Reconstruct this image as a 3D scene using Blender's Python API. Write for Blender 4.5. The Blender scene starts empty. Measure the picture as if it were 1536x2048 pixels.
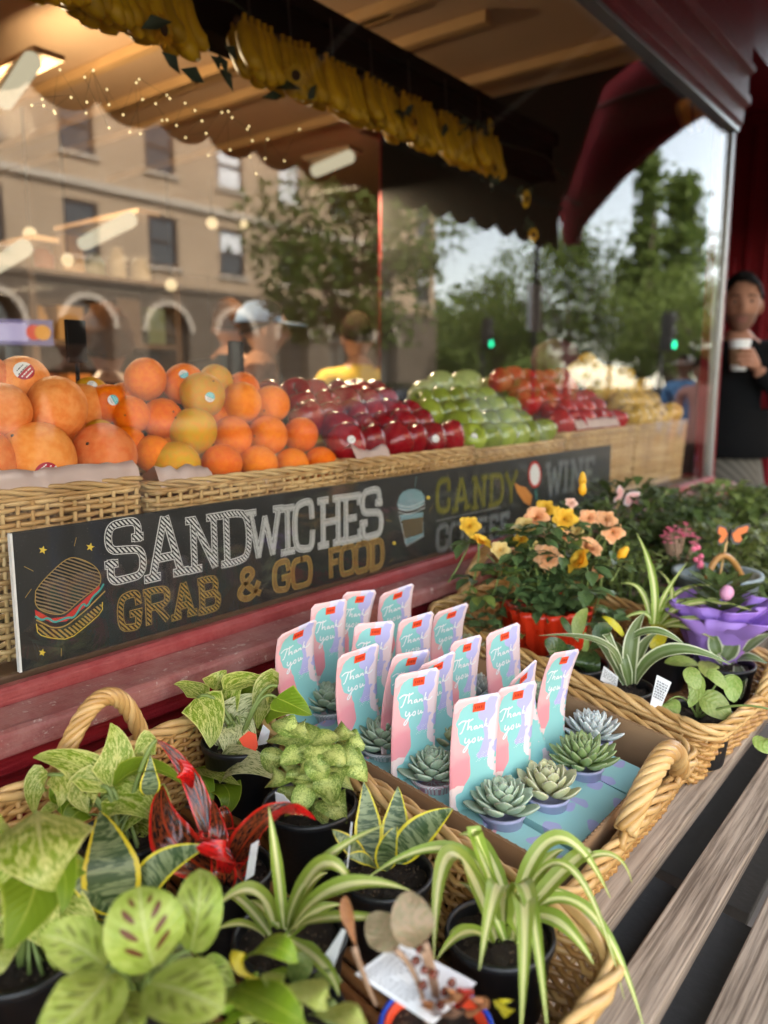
import bpy, bmesh, math, random
from mathutils import Vector as V, Matrix, Euler, noise as mnoise
from math import sin, cos, pi, radians, sqrt, atan2
random.seed(7)
scene = bpy.context.scene
COL = scene.collection
# ---------------------------------------------------------------- camera
CAM = V((0.0, -0.9, 1.38)); TH = radians(9.0); PH = radians(38.0); FPX = 1600.0
FW = V((cos(PH)*cos(TH), sin(PH)*cos(TH), -sin(TH))); RT = V((sin(PH), -cos(PH), 0)); UP = RT.cross(FW)
cd = bpy.data.cameras.new('camera'); cam = bpy.data.objects.new('camera', cd); COL.objects.link(cam)
cam.location = CAM; cam.rotation_euler = (radians(90)-TH, 0, PH-radians(90))
cd.sensor_fit = 'VERTICAL'; cd.sensor_height = 24.0; cd.lens = 24.0*FPX/2048; cd.clip_start = 0.02; cd.clip_end = 3000
cd.dof.use_dof = True; cd.dof.focus_distance = 0.98; cd.dof.aperture_fstop = 2.1
scene.camera = cam
# ---------------------------------------------------------------- world, sun, exposure
w = bpy.data.worlds.new('World'); scene.world = w; w.use_nodes = True
nt = w.node_tree; nt.nodes.clear()
SUN_EL, SUN_ROT = radians(50), radians(-14)
sky = nt.nodes.new('ShaderNodeTexSky'); sky.sky_type = 'NISHITA'; sky.sun_disc = False
sky.sun_elevation = SUN_EL; sky.sun_rotation = SUN_ROT; sky.air_density = 1.0; sky.dust_density = 0.6; sky.ozone_density = 1.0
bg = nt.nodes.new('ShaderNodeBackground'); bg.inputs[1].default_value = 0.15
out = nt.nodes.new('ShaderNodeOutputWorld')
hs = nt.nodes.new('ShaderNodeHueSaturation'); hs.inputs['Saturation'].default_value = 0.55; hs.inputs['Value'].default_value = 0.95   # thin even cloud
wm = nt.nodes.new('ShaderNodeMix'); wm.data_type = 'RGBA'; wm.blend_type = 'MULTIPLY'; wm.inputs[0].default_value = 1.0; wm.inputs[7].default_value = (1.0, 0.945, 0.85, 1)
nt.links.new(sky.outputs[0], hs.inputs['Color']); nt.links.new(hs.outputs[0], wm.inputs[6]); nt.links.new(wm.outputs[2], bg.inputs[0]); nt.links.new(bg.outputs[0], out.inputs[0])
sd = bpy.data.lights.new('sun', 'SUN'); sd.energy = 2.6; sd.angle = radians(4); sd.color = (1.0, 0.88, 0.72)
sun = bpy.data.objects.new('sun', sd); COL.objects.link(sun)
sdir = V((sin(SUN_ROT)*cos(SUN_EL), cos(SUN_ROT)*cos(SUN_EL), sin(SUN_EL)))
sun.rotation_euler = sdir.to_track_quat('Z', 'Y').to_euler(); sun.location = (0, 0, 30)
vs = scene.view_settings; vs.view_transform = 'Standard'; vs.look = 'None'; vs.gamma = 1.0; vs.use_curve_mapping = False
vs.exposure = 3.45
cy = scene.cycles
try:
    cy.use_denoising = True; cy.denoiser = 'OPENIMAGEDENOISE'
    cy.max_bounces = 8; cy.diffuse_bounces = 3; cy.glossy_bounces = 4; cy.transmission_bounces = 6; cy.transparent_max_bounces = 16
    cy.sample_clamp_indirect = 6.0; cy.caustics_reflective = False; cy.caustics_refractive = False
except Exception: pass
# ---------------------------------------------------------------- helpers
def ray(px, py): return (FW*FPX + RT*(px-768) + UP*(1024-py))/FPX
def gz(px, py, z): r = ray(px, py); return CAM + r*((z-CAM.z)/r.z)      # point on the level z under a line of sight
def gy(px, py, y): r = ray(px, py); return CAM + r*((y-CAM.y)/r.y)
def gd(px, py, d): return CAM + ray(px, py)*d
def depth(p): return (V(p)-CAM).dot(FW)
def R(a, b): return random.uniform(a, b)

class MB:
    def __init__(s): s.v = []; s.f = []; s.uv = []; s.mi = []; s.m = 0
    def face(s, idx, uv=None): s.f.append(tuple(idx)); s.uv.append(uv); s.mi.append(s.m)
    def box(s, lo, hi, M=None):
        x0, y0, z0 = lo; x1, y1, z1 = hi; n = len(s.v)
        for p in ((x0,y0,z0),(x1,y0,z0),(x1,y1,z0),(x0,y1,z0),(x0,y0,z1),(x1,y0,z1),(x1,y1,z1),(x0,y1,z1)):
            s.v.append(M @ V(p) if M else V(p))
        for q in ((0,3,2,1),(4,5,6,7),(0,1,5,4),(1,2,6,5),(2,3,7,6),(3,0,4,7)): s.face([n+i for i in q])
        return s
    def cbox(s, c, sz, M=None): return s.box([c[i]-sz[i]/2 for i in range(3)], [c[i]+sz[i]/2 for i in range(3)], M)
    def tube(s, pts, r, n=6, closed=False, cap=True):
        pts = [V(p) for p in pts]; N = len(pts); rr = r if isinstance(r, (list, tuple)) else [r]*N
        up = None; base = len(s.v); L = 0.0
        for i in range(N):
            if closed: t = pts[(i+1) % N]-pts[i-1]
            else: t = pts[min(i+1, N-1)]-pts[max(i-1, 0)]
            if t.length < 1e-9: t = V((0, 0, 1))
            t.normalize()
            if up is None:
                up = V((0, 0, 1)) if abs(t.z) < 0.9 else V((1, 0, 0))
            a = up - t*up.dot(t)
            if a.length < 1e-6: a = t.orthogonal()
            a.normalize(); b = t.cross(a); up = a
            for k in range(n):
                an = 2*pi*k/n; s.v.append(pts[i] + (a*cos(an)+b*sin(an))*rr[i])
        M = N if closed else N-1
        for i in range(M):
            j = (i+1) % N
            for k in range(n):
                k2 = (k+1) % n
                s.face((base+i*n+k, base+i*n+k2, base+j*n+k2, base+j*n+k), ((k/n, i/N), ((k+1)/n, i/N), ((k+1)/n, (i+1)/N), (k/n, (i+1)/N)))
        if cap and not closed:
            s.face([base+k for k in range(n)][::-1]); s.face([base+(N-1)*n+k for k in range(n)])
        return s
    def lathe(s, prof, n=24, c=(0, 0, 0), M=None, ruffle=None):
        base = len(s.v); c = V(c)
        for i, (r, z) in enumerate(prof):
            for k in range(n):
                a = 2*pi*k/n; rr = r if not ruffle else r*(1+ruffle(i/len(prof), a))
                p = V((rr*cos(a), rr*sin(a), z)); s.v.append((M @ p if M else p)+c)
        for i in range(len(prof)-1):
            for k in range(n):
                k2 = (k+1) % n
                s.face((base+i*n+k, base+i*n+k2, base+(i+1)*n+k2, base+(i+1)*n+k), ((k/n, i/len(prof)), ((k+1)/n, i/len(prof)), ((k+1)/n, (i+1)/len(prof)), (k/n, (i+1)/len(prof))))
        return s
    def disc(s, c, r, n=20, axis=None):
        c = V(c); ax = V(axis).normalized() if axis else V((0, 0, 1)); a = ax.orthogonal().normalized(); b = ax.cross(a); base = len(s.v)
        for k in range(n): s.v.append(c+(a*cos(2*pi*k/n)+b*sin(2*pi*k/n))*r)
        s.face([base+k for k in range(n)], [(.5+.5*cos(2*pi*k/n), .5+.5*sin(2*pi*k/n)) for k in range(n)]); return s
    def prism(s, poly, ax, a0, a1):
        # poly: 2D outline in the two other axes, extruded along axis index ax
        n = len(poly); base = len(s.v)
        def mk(p, a):
            q = list(p); q.insert(ax, a); return V(q)
        for p in poly: s.v.append(mk(p, a0))
        for p in poly: s.v.append(mk(p, a1))
        s.face([base+i for i in range(n)][::-1]); s.face([base+n+i for i in range(n)])
        for i in range(n): j = (i+1) % n; s.face((base+i, base+j, base+n+j, base+n+i))
        return s
    def ball(s, c, r, n=12, m=8, M=None):
        c = V(c); rr = V(r) if hasattr(r, '__len__') else V((r, r, r)); base = len(s.v)
        for i in range(m+1):
            t = pi*i/m
            for k in range(n):
                p = V((sin(t)*cos(2*pi*k/n)*rr.x, sin(t)*sin(2*pi*k/n)*rr.y, cos(t)*rr.z)); s.v.append((M @ p if M else p)+c)
        for i in range(m):
            for k in range(n):
                k2 = (k+1) % n; s.face((base+i*n+k, base+(i+1)*n+k, base+(i+1)*n+k2, base+i*n+k2), ((k/n, i/m), (k/n, (i+1)/m), ((k+1)/n, (i+1)/m), ((k+1)/n, i/m)))
        return s
    def mesh(s, name, mats, smooth=True):
        me = bpy.data.meshes.new(name); me.from_pydata([tuple(p) for p in s.v], [], s.f)
        for m in (mats if isinstance(mats, (list, tuple)) else [mats]): me.materials.append(m)
        me.polygons.foreach_set('material_index', s.mi); me.polygons.foreach_set('use_smooth', [smooth]*len(s.f))
        if any(u for u in s.uv):
            ul = me.uv_layers.new(name='UVMap'); d = []
            for f, u in zip(s.f, s.uv):
                for i in range(len(f)): d.extend(u[i] if u else (0.0, 0.0))
            ul.data.foreach_set('uv', d)
        me.update(); return me
    def build(s, name, mats, parent=None, smooth=True):
        return link(name, s.mesh(name, mats, smooth), parent)

def link(name, me, parent=None, loc=None, rot=None, sc=None):
    o = bpy.data.objects.new(name, me); COL.objects.link(o)
    if parent: o.parent = parent
    if loc is not None: o.location = loc
    if rot is not None: o.rotation_euler = rot
    if sc is not None: o.scale = sc if hasattr(sc, '__len__') else (sc, sc, sc)
    return o
def tag(o, label=None, cat=None, group=None, kind=None):
    if label: o['label'] = label
    if cat: o['category'] = cat
    if group: o['group'] = group
    if kind: o['kind'] = kind
    return o
def thing(name, label, cat, group=None, loc=(0, 0, 0)):
    o = bpy.data.objects.new(name, None); COL.objects.link(o); o.location = loc; o.empty_display_size = .02
    return tag(o, label, cat, group)
def flat(o):
    o.data.polygons.foreach_set('use_smooth', [False]*len(o.data.polygons)); return o
def bevel(o, wd=.003, seg=2):
    m = o.modifiers.new('bevel', 'BEVEL'); m.width = wd; m.segments = seg; m.limit_method = 'ANGLE'; return o
# bezier through three points
def bez3(b, m, t, n):
    c = m*2-(b+t)*.5; return [b*(1-s)**2+c*2*s*(1-s)+t*s*s for s in [i/n for i in range(n+1)]]
def leaf_bm(mb, spine, wid, N=V((0, 0, 1)), fold=.15, nu=4, wav=0., tw=0., thick=0):
    """a leaf blade along a spine; wid(t) half width; N the way the blade faces; fold lifts the margins; wav ripples them"""
    n = len(spine); base = len(mb.v); ph = R(0, 6)
    for i, p in enumerate(spine):
        t = (spine[min(i+1, n-1)]-spine[max(i-1, 0)]).normalized()
        s = t.cross(N)
        if s.length < .1: s = t.cross(N+V((.3, .5, .1)))
        s.normalize(); nn = s.cross(t).normalized(); v = i/(n-1)
        if tw:
            s, nn = s*cos(tw*v)+nn*sin(tw*v), nn*cos(tw*v)-s*sin(tw*v)
        hw = wid(v)
        for k in range(nu+1):
            u = k/nu*2-1
            mb.v.append(p + s*(u*hw) + nn*(abs(u)**1.3*fold*hw + wav*hw*abs(u)*sin(v*13+ph+(2 if u > 0 else 0))))
    for i in range(n-1):
        for k in range(nu):
            a = base+i*(nu+1)+k
            mb.face((a, a+1, a+nu+2, a+nu+1), ((k/nu, i/(n-1)), ((k+1)/nu, i/(n-1)), ((k+1)/nu, (i+1)/(n-1)), (k/nu, (i+1)/(n-1))))
def W_heart(w): return lambda t: 1.14*w*max(.02, (min(1, t/.16)**.6)*(1-t)**.72*1.35*(1 if t < .985 else .3)) if t > 0 else w*.25
def W_petal(w): return lambda t: w*max(.25, min(1, .3+t*1.3)*min(1, sqrt(max(0, (1-t)*4.5)))*1.05)
def W_lance(w): return lambda t: w*max(.015, sin(pi*min(1, t**.75))**.8)
def W_strap(w): return lambda t: w*max(.06, min(1, .55+t*2.2)*min(1, ((1-t)*2.1)**.8))
def W_oval(w): return lambda t: w*max(.03, sin(pi*min(.999, max(.02, t**.85)))**.55)
def W_sword(w): return lambda t: w*max(.02, min(1, .6+t*1.4)*min(1, ((1-t)*1.9)**.75))
# ---------------------------------------------------------------- materials
class NT:
    def __init__(s, name):
        s.mat = bpy.data.materials.new(name); s.mat.use_nodes = True; s.t = s.mat.node_tree; s.t.nodes.clear()
        s.out = s.n('ShaderNodeOutputMaterial')
    def n(s, ty, **kw):
        nd = s.t.nodes.new(ty)
        for k, v in kw.items(): setattr(nd, k, v)
        return nd
    def put(s, sock, v):
        if isinstance(v, bpy.types.NodeSocket): s.t.links.new(v, sock)
        elif hasattr(v, '__len__'): sock.default_value = tuple(v)+(1,)*(len(sock.default_value)-len(v))
        else: sock.default_value = v
    def ma(s, op, a, b=0., c=0., clamp=False):
        nd = s.n('ShaderNodeMath', operation=op, use_clamp=clamp)
        for i, v in enumerate((a, b, c)): s.put(nd.inputs[i], v)
        return nd.outputs[0]
    def mix(s, f, a, b, mode='MIX'):
        nd = s.n('ShaderNodeMix', data_type='RGBA', blend_type=mode); s.put(nd.inputs[0], f); s.put(nd.inputs[6], a); s.put(nd.inputs[7], b); return nd.outputs[2]
    def coord(s, k='Object'): return s.n('ShaderNodeTexCoord').outputs[k]
    def uv(s):
        x = s.n('ShaderNodeSeparateXYZ'); s.t.links.new(s.coord('UV'), x.inputs[0]); return x.outputs[0], x.outputs[1]
    def comb(s, x, y, z=0.):
        nd = s.n('ShaderNodeCombineXYZ'); s.put(nd.inputs[0], x); s.put(nd.inputs[1], y); s.put(nd.inputs[2], z); return nd.outputs[0]
    def noise(s, sc, vec=None, det=3., rough=.5, dist=0.):
        nd = s.n('ShaderNodeTexNoise'); s.put(nd.inputs['Scale'], sc); nd.inputs['Detail'].default_value = det; nd.inputs['Roughness'].default_value = rough; nd.inputs['Distortion'].default_value = dist
        s.t.links.new(vec if vec is not None else s.coord(), nd.inputs['Vector']); return nd.outputs[0]
    def vor(s, sc, vec=None, feat='F1'):
        nd = s.n('ShaderNodeTexVoronoi', feature=feat); s.put(nd.inputs['Scale'], sc); s.t.links.new(vec if vec is not None else s.coord(), nd.inputs['Vector']); return nd.outputs[0]
    def scale(s, vec, k):
        nd = s.n('ShaderNodeMapping'); s.t.links.new(vec, nd.inputs[0]); nd.inputs['Scale'].default_value = k; return nd.outputs[0]
    def step(s, x, a, b):
        nd = s.n('ShaderNodeMapRange', interpolation_type='SMOOTHSTEP'); s.put(nd.inputs[0], x); nd.inputs[1].default_value = a; nd.inputs[2].default_value = b; return nd.outputs[0]
    def rnd(s): return s.n('ShaderNodeObjectInfo').outputs['Random']
    def ocol(s): return s.n('ShaderNodeObjectInfo').outputs['Color']
    def attr(s, nm): return s.n('ShaderNodeAttribute', attribute_name=nm).outputs[0]
    def bump(s, h, st=.3, d=.01):
        nd = s.n('ShaderNodeBump'); nd.inputs[0].default_value = st; nd.inputs['Distance'].default_value = d; s.put(nd.inputs['Height'], h); return nd.outputs[0]
    def hsv(s, col, h=.5, sa=1., v=1.):
        nd = s.n('ShaderNodeHueSaturation'); s.put(nd.inputs[0], h); s.put(nd.inputs[1], sa); s.put(nd.inputs[2], v); s.put(nd.inputs[4], col); return nd.outputs[0]
    def pr(s, col, rough=.6, normal=None, spec=.5, metal=0., trans=0., emit=None, es=0., coat=0., sss=0.):
        p = s.n('ShaderNodeBsdfPrincipled'); s.put(p.inputs['Base Color'], col); s.put(p.inputs['Roughness'], rough)
        p.inputs['Specular IOR Level'].default_value = spec; p.inputs['Metallic'].default_value = metal
        if coat: p.inputs['Coat Weight'].default_value = coat; p.inputs['Coat Roughness'].default_value = .08
        if sss: p.inputs['Subsurface Weight'].default_value = sss; p.inputs['Subsurface Radius'].default_value = (.02, .008, .003); p.inputs['Subsurface Scale'].default_value = .3
        if normal is not None: s.t.links.new(normal, p.inputs['Normal'])
        if emit is not None: s.put(p.inputs['Emission Color'], emit); p.inputs['Emission Strength'].default_value = es
        sh = p.outputs[0]
        if trans:
            t = s.n('ShaderNodeBsdfTranslucent'); s.put(t.inputs[0], col); m = s.n('ShaderNodeMixShader'); m.inputs[0].default_value = trans
            s.t.links.new(sh, m.inputs[1]); s.t.links.new(t.outputs[0], m.inputs[2]); sh = m.outputs[0]
        s.t.links.new(sh, s.out.inputs[0]); return s.mat
def plain(name, c, rough=.6, var=.12, sc=30., bump=.0, spec=.5, metal=0., emit=None, es=0., coat=0., rv=0.):
    k = NT(name); nz = k.noise(sc, det=4)
    v = k.ma('MULTIPLY_ADD', nz, var*2, 1-var)
    if rv: v = k.ma('MULTIPLY', v, k.ma('MULTIPLY_ADD', k.rnd(), rv*2, 1-rv))
    col = k.hsv(c, .5, 1., v)
    rg = k.ma('MULTIPLY_ADD', nz, .2, rough-.1, clamp=True)
    return k.pr(col, rg, k.bump(k.noise(sc*4, det=5), bump) if bump else None, spec, metal, 0., emit, es, coat)
def paint_wood(name, c, chip, amt=.62, dust=None):
    k = NT(name); co = k.coord(); st = k.scale(co, (1.2, 14, 14))
    a = k.noise(6, k.scale(co, (2.4, 9, 9)), 6, .7); b = k.noise(90, co, 4, .7); g = k.noise(38, k.scale(co, (.35, 9, 9)), 4)
    col = k.mix(k.step(a, .35, .75), c, tuple(x*.72 for x in c)); 
    if dust: col = k.mix(k.ma('MULTIPLY', k.step(k.noise(22, co, 6, .75), .3, .7), .75), col, dust)
    m = k.step(k.ma('ADD', k.ma('MULTIPLY', b, .6), k.ma('MULTIPLY', a, .4)), amt, amt+.05)
    col = k.mix(m, col, chip)
    return k.pr(col, k.ma('MULTIPLY_ADD', b, .35, .3), k.bump(k.ma('ADD', g, k.ma('MULTIPLY', b, .6)), .35, .004), .22)
M = {}
M['red'] = paint_wood('red_paint', (.23, .011, .016), (.38, .16, .14), .69)
M['red_dark'] = paint_wood('dark_red_paint', (.19, .006, .011), (.24, .04, .04), .74)
M['red_sill'] = paint_wood('worn_red_paint', (.27, .075, .068), (.44, .30, .26), .57, (.36, .18, .155))
M['red_rail'] = paint_wood('faded_red_paint', (.24, .035, .036), (.42, .24, .21), .64, (.29, .075, .07))
M['black'] = plain('black_paint', (.006, .0055, .005), .7, .3, 12, spec=.1)
M['black_plastic'] = plain('black_pot_plastic', (.012, .012, .013), .38, .35, 40, .05)
M['metal'] = plain('brushed_metal', (.30, .30, .295), .4, .1, 60, metal=.9)
M['iron'] = plain('dark_iron', (.02, .019, .018), .5, .2, 40)
M['ceiling'] = plain('cream_ceiling', (.50, .33, .20), .8, .05, 3)
M['wall_in'] = plain('tan_inner_wall', (.34, .21, .11), .8, .15, 3)
M['wood_in'] = plain('brown_shelf_wood', (.10, .055, .028), .6, .3, 8)
M['floor_in'] = plain('shop_floor_tile', (.14, .11, .085), .5, .2, 5)
M['asphalt'] = plain('asphalt', (.03, .028, .026), .95, .25, 8, .3, spec=.05)
M['paving'] = plain('concrete_paving', (.14, .125, .11), .9, .15, 4, .2, spec=.05)
M['kerb'] = plain('granite_kerb', (.24, .235, .225), .8, .15, 12, .2)
M['white'] = plain('white_paint', (.75, .74, .72), .5, .05, 10)
M['stone'] = plain('dark_stone', (.15, .125, .10), .9, .25, 1.5, .3, spec=.1)
M['trim'] = plain('pale_limestone', (.50, .44, .37), .8, .1, 3)
M['glass_dark'] = plain('dark_window_glass', (.05, .047, .045), .06, .2, 2, spec=.9)
M['blind'] = plain('white_blind', (.78, .80, .84), .6, .04, 3)
M['win_frame'] = plain('brown_window_frame', (.09, .065, .05), .6, .2, 6)
k = NT('beige_brick'); br = k.n('ShaderNodeTexBrick'); k.t.links.new(k.n('ShaderNodeMapping').outputs[0], br.inputs[0])
mp = [n for n in k.t.nodes if n.type == 'MAPPING'][0]; mp.inputs['Rotation'].default_value = (radians(90), 0, 0); k.t.links.new(k.coord(), mp.inputs[0])
br.inputs['Scale'].default_value = 4.0; k.put(br.inputs['Color1'], (.46, .34, .23)); k.put(br.inputs['Color2'], (.40, .29, .19)); k.put(br.inputs['Mortar'], (.44, .36, .28))
M['brick'] = k.pr(k.hsv(br.outputs[0], .5, 1., k.ma('MULTIPLY_ADD', k.noise(.5, det=5), .5, .75)), .85)
# shop glass: thin clear sheet whose mirror share rises towards grazing view (Schlick)
k = NT('shop_glass'); ge = k.n('ShaderNodeNewGeometry'); dt = k.n('ShaderNodeVectorMath', operation='DOT_PRODUCT')
k.t.links.new(ge.outputs['Normal'], dt.inputs[0]); k.t.links.new(ge.outputs['Incoming'], dt.inputs[1])
om = k.ma('SUBTRACT', 1., k.ma('ABSOLUTE', dt.outputs['Value']), clamp=True); F = k.ma('MULTIPLY_ADD', k.ma('POWER', om, 5.6), .32, .047)
tr = k.n('ShaderNodeBsdfTransparent'); tr.inputs[0].default_value = (.97, .97, .965, 1)
gl = k.n('ShaderNodeBsdfGlossy'); gl.inputs['Roughness'].default_value = 0.0; gl.inputs[0].default_value = (1, 1, 1, 1)
ms = k.n('ShaderNodeMixShader'); k.t.links.new(F, ms.inputs[0]); k.t.links.new(tr.outputs[0], ms.inputs[1]); k.t.links.new(gl.outputs[0], ms.inputs[2]); k.t.links.new(ms.outputs[0], k.out.inputs[0])
M['glass'] = k.mat
k = NT('awning_cloth'); nz = k.noise(60, det=3); M['awning'] = k.pr(k.mix(nz, (.15, .075, .045), (.18, .095, .055)), .85, k.bump(k.noise(400), .2, .001), .2, trans=.25)
def glow(name, c, s):
    k = NT(name); e = k.n('ShaderNodeEmission'); e.inputs[0].default_value = (*c, 1); e.inputs[1].default_value = s; k.t.links.new(e.outputs[0], k.out.inputs[0]); return k.mat
M['tube_light'] = glow('lit_tube', (1, .88, .6), .06)
M['bulb'] = glow('lit_fairy_bulb', (1, .75, .35), .16)
M['bulb_warm'] = glow('lit_warm_bulb', (1, .75, .4), .09)
M['green_lamp'] = glow('green_signal_lamp', (.02, 1, .45), 2.5)
# ---------------------------------------------------------------- ground
flat(tag(MB().box((-40, -3.0, -.3), (120, 12, 0)).build('pavement', M['paving']), kind='structure'))
flat(tag(MB().box((-40, -3.18, -.3), (120, -3.004, .002)).build('kerb', M['kerb']), kind='structure'))
flat(tag(MB().box((-300, -400, -.5), (600, -3.184, -.13)).build('road', M['asphalt']), kind='structure'))
flat(tag(MB().box((-60, -60, -.4), (43, -21.5, 0)).build('far_pavement', M['paving']), kind='structure'))
mk = MB()
for i in range(22): mk.box((-30+i*6, -12.3, -.126), (-27+i*6, -12.15, -.122))
flat(tag(mk.build('road_markings', M['white']), kind='structure'))
# ---------------------------------------------------------------- our shop front
shop = thing('shop_front', 'dark red painted wooden shop front with one wide display window', 'shop front', loc=(1.2, 0, 0))
def part(mb, name, mat, parent, bv=0., smooth=False, label=None):
    o = mb.build(name, mat, None, smooth); o.parent = parent; o.matrix_parent_inverse = Matrix.Translation(-parent.location)
    if bv: bevel(o, bv)
    if label: o['label'] = label
    return o
part(MB().box((-2.5, -.003, 1.034), (3.166, .003, 2.292)), 'window_pane', M['glass'], shop)
part(MB().prism([(-.022, 1.0), (-.004, 1.0), (-.004, 1.037), (-.016, 1.037), (-.022, 1.031)], 0, -2.5, 3.19), 'window_rail', M['red_rail'], shop, .0015)
part(MB().prism([(-.086, .985), (-.024, .985), (-.024, 1.0185), (-.080, 1.013), (-.086, 1.008)], 0, -2.5, 3.24), 'sill', M['red_sill'], shop, .0025)
part(MB().prism([(-.066, .955), (-.03, .955), (-.03, .9835), (-.066, .9835)], 0, -2.5, 3.24), 'sill_moulding', M['red'], shop, .003)
part(MB().box((-2.5, -.034, 0), (3.24, .03, .983)), 'lower_panel', M['red'], shop)
for x in (-.55, .72, 1.95, 3.1): part(MB().box((x, -.046, .02), (x+.09, -.0345, .953)), 'panel_stile', M['red'], shop, .003)
part(MB().box((-2.5, -.05, 0), (3.24, -.0465, .12)), 'skirting', M['red_dark'], shop, .003)
part(MB().prism([(.02, 2.292), (-.02, 2.292), (-.02, 2.31), (-.03, 2.315), (-.03, 2.36), (-.052, 2.375), (-.052, 2.40), (-.040, 2.41), (-.040, 2.47), (-.06, 2.48), (-.06, 2.50), (-.046, 2.51), (-.046, 2.66), (.02, 2.66)], 0, -2.5, 3.225), 'header_moulding', M['red'], shop, .002)
part(MB().box((-2.5, -.026, 2.2795), (3.19, .01, 2.2915)), 'header_edge', M['metal'], shop, .001)
part(MB().box((3.168, -.012, 1.0), (3.186, .02, 2.2785)), 'corner_post', M['metal'], shop, .003)
part(MB().box((3.189, .03, 0), (3.36, 1.62, 2.66)), 'return_wall', M['red_dark'], shop)
part(MB().box((3.176, .06, 1.98), (3.1885, 1.60, 2.598)), 'return_lining', M['black'], shop)  # both sheets added in black, standing in for interior darkness behind the reflections
part(MB().box((3.170, .06, 1.04), (3.1885, 1.60, 1.978)), 'return_lining', M['black'], shop)
part(MB().box((3.36, 1.6, 0), (4.3, 1.7, 2.66)), 'recess_wall', M['red_dark'], shop)
part(MB().box((4.3, .0, 0), (6.2, 1.75, 2.66)), 'pilaster', M['red'], shop)
for zz in (.35, 1.25): part(MB().box((4.285, .25, zz), (4.299, 1.35, zz+.75)), 'pilaster_panel', M['red'], shop, .006)
for yy in (.03, .11, .19): part(MB().box((4.284, yy, .3), (4.299, yy+.022, 2.6)), 'pilaster_bead', M['red_dark'], shop, .003)
part(MB().box((-2.5, .021, 2.663), (6.2, 1.75, 3.3)), 'fascia', M['red_dark'], shop)
part(MB().box((-7, .0, 3.303), (14, 8.5, 10)), 'upper_storeys', M['brick'], shop)  # out of view, added tall enough to keep the sun off the bench
part(MB().box((6.203, .0, 0), (14, 8.5, 3.3)), 'next_front', M['brick'], shop)
part(MB().box((-7, .0, 0), (-2.503, 8.5, 3.3)), 'end_front', M['brick'], shop)
# interior shell (the fascia block fills the space over the window as far back as 1.75 m: keep the room's ceiling below it)
part(MB().box((-2.5, .03, -.02), (3.187, 8.5, .005)), 'inner_floor', M['floor_in'], shop)
part(MB().box((-2.5, .022, 2.60), (3.188, 6.5, 2.66)), 'inner_ceiling', M['ceiling'], shop)
part(MB().box((-2.5, 6.5, .006), (3.188, 6.6, 2.66)), 'inner_back_wall', M['wall_in'], shop)
part(MB().box((3.36, 1.703, .006), (9.0, 1.75, 2.66)), 'inner_partition', M['wall_in'], shop)
part(MB().box((3.19, 1.753, -.02), (9.0, 8.5, .005)), 'inner_floor', M['floor_in'], shop)
part(MB().box((3.19, 1.753, 2.60), (9.0, 6.5, 2.66)), 'inner_ceiling', M['ceiling'], shop)
part(MB().box((3.19, 6.5, .006), (9.0, 6.6, 2.66)), 'inner_back_wall', M['wall_in'], shop)
part(MB().box((9.0, 1.7, .006), (9.1, 6.6, 2.66)), 'inner_end_wall', M['wall_in'], shop)
part(MB().box((-2.502, .03, .006), (-2.5, 6.5, 2.6)), 'inner_end_wall', M['wall_in'], shop)
# ---------------------------------------------------------------- awning over the window (seen in the glass)
aw = thing('awning', 'brown cloth shop awning with a scalloped front valance, seen from below in the glass', 'awning', loc=(1, -.6, 2.7))
mb = MB(); n0 = 60
for i in range(n0+1):
    x = -3.0+7.3*i/n0
    for (y, z) in ((-.02, 3.24), (-.55, 3.18+.012*sin(x*2.1)), (-.98, 2.95), (-1.22, 2.36)): mb.v.append(V((x, y, z)))
for i in range(n0):
    for j in range(3): a = i*4+j; mb.face((a, a+1, a+5, a+4))
o = part(mb, 'canopy', M['awning'], aw, smooth=True); so = o.modifiers.new('thickness', 'SOLIDIFY'); so.thickness = .004
mb = MB(); nn = 7.3/.2*10; nn = int(nn)
for i in range(nn+1):
    x = -3.0+7.3*i/nn; ph = (x/.2) % 1
    zb = 2.17-.045*abs(sin(pi*ph))**.7
    yy = -1.222+.006*sin(x*9)
    mb.v += [V((x, yy, 2.362)), V((x, yy, 2.25)), V((x, yy, zb))]
for i in range(nn):
    for j in range(2): a = i*3+j; mb.face((a, a+1, a+4, a+3))
o = part(mb, 'valance', M['awning'], aw, smooth=True); so = o.modifiers.new('thickness', 'SOLIDIFY'); so.thickness = .004
mb = None
for x in (-.9, .1, 1.1, 2.1, 3.1): part(MB().tube([(x, -.03, 2.9), (x, -.6, 2.64), (x, -1.19, 2.34)], .013, 8), 'arm', M['trim'], aw, smooth=True)
part(MB().tube([(-3, -1.2, 2.355), (4.3, -1.2, 2.355)], .016, 8), 'front_bar', M['iron'], aw, smooth=True)
M['red_bracket'] = paint_wood('bracket_red_paint', (.40, .012, .022), (.5, .14, .12), .76)
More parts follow.
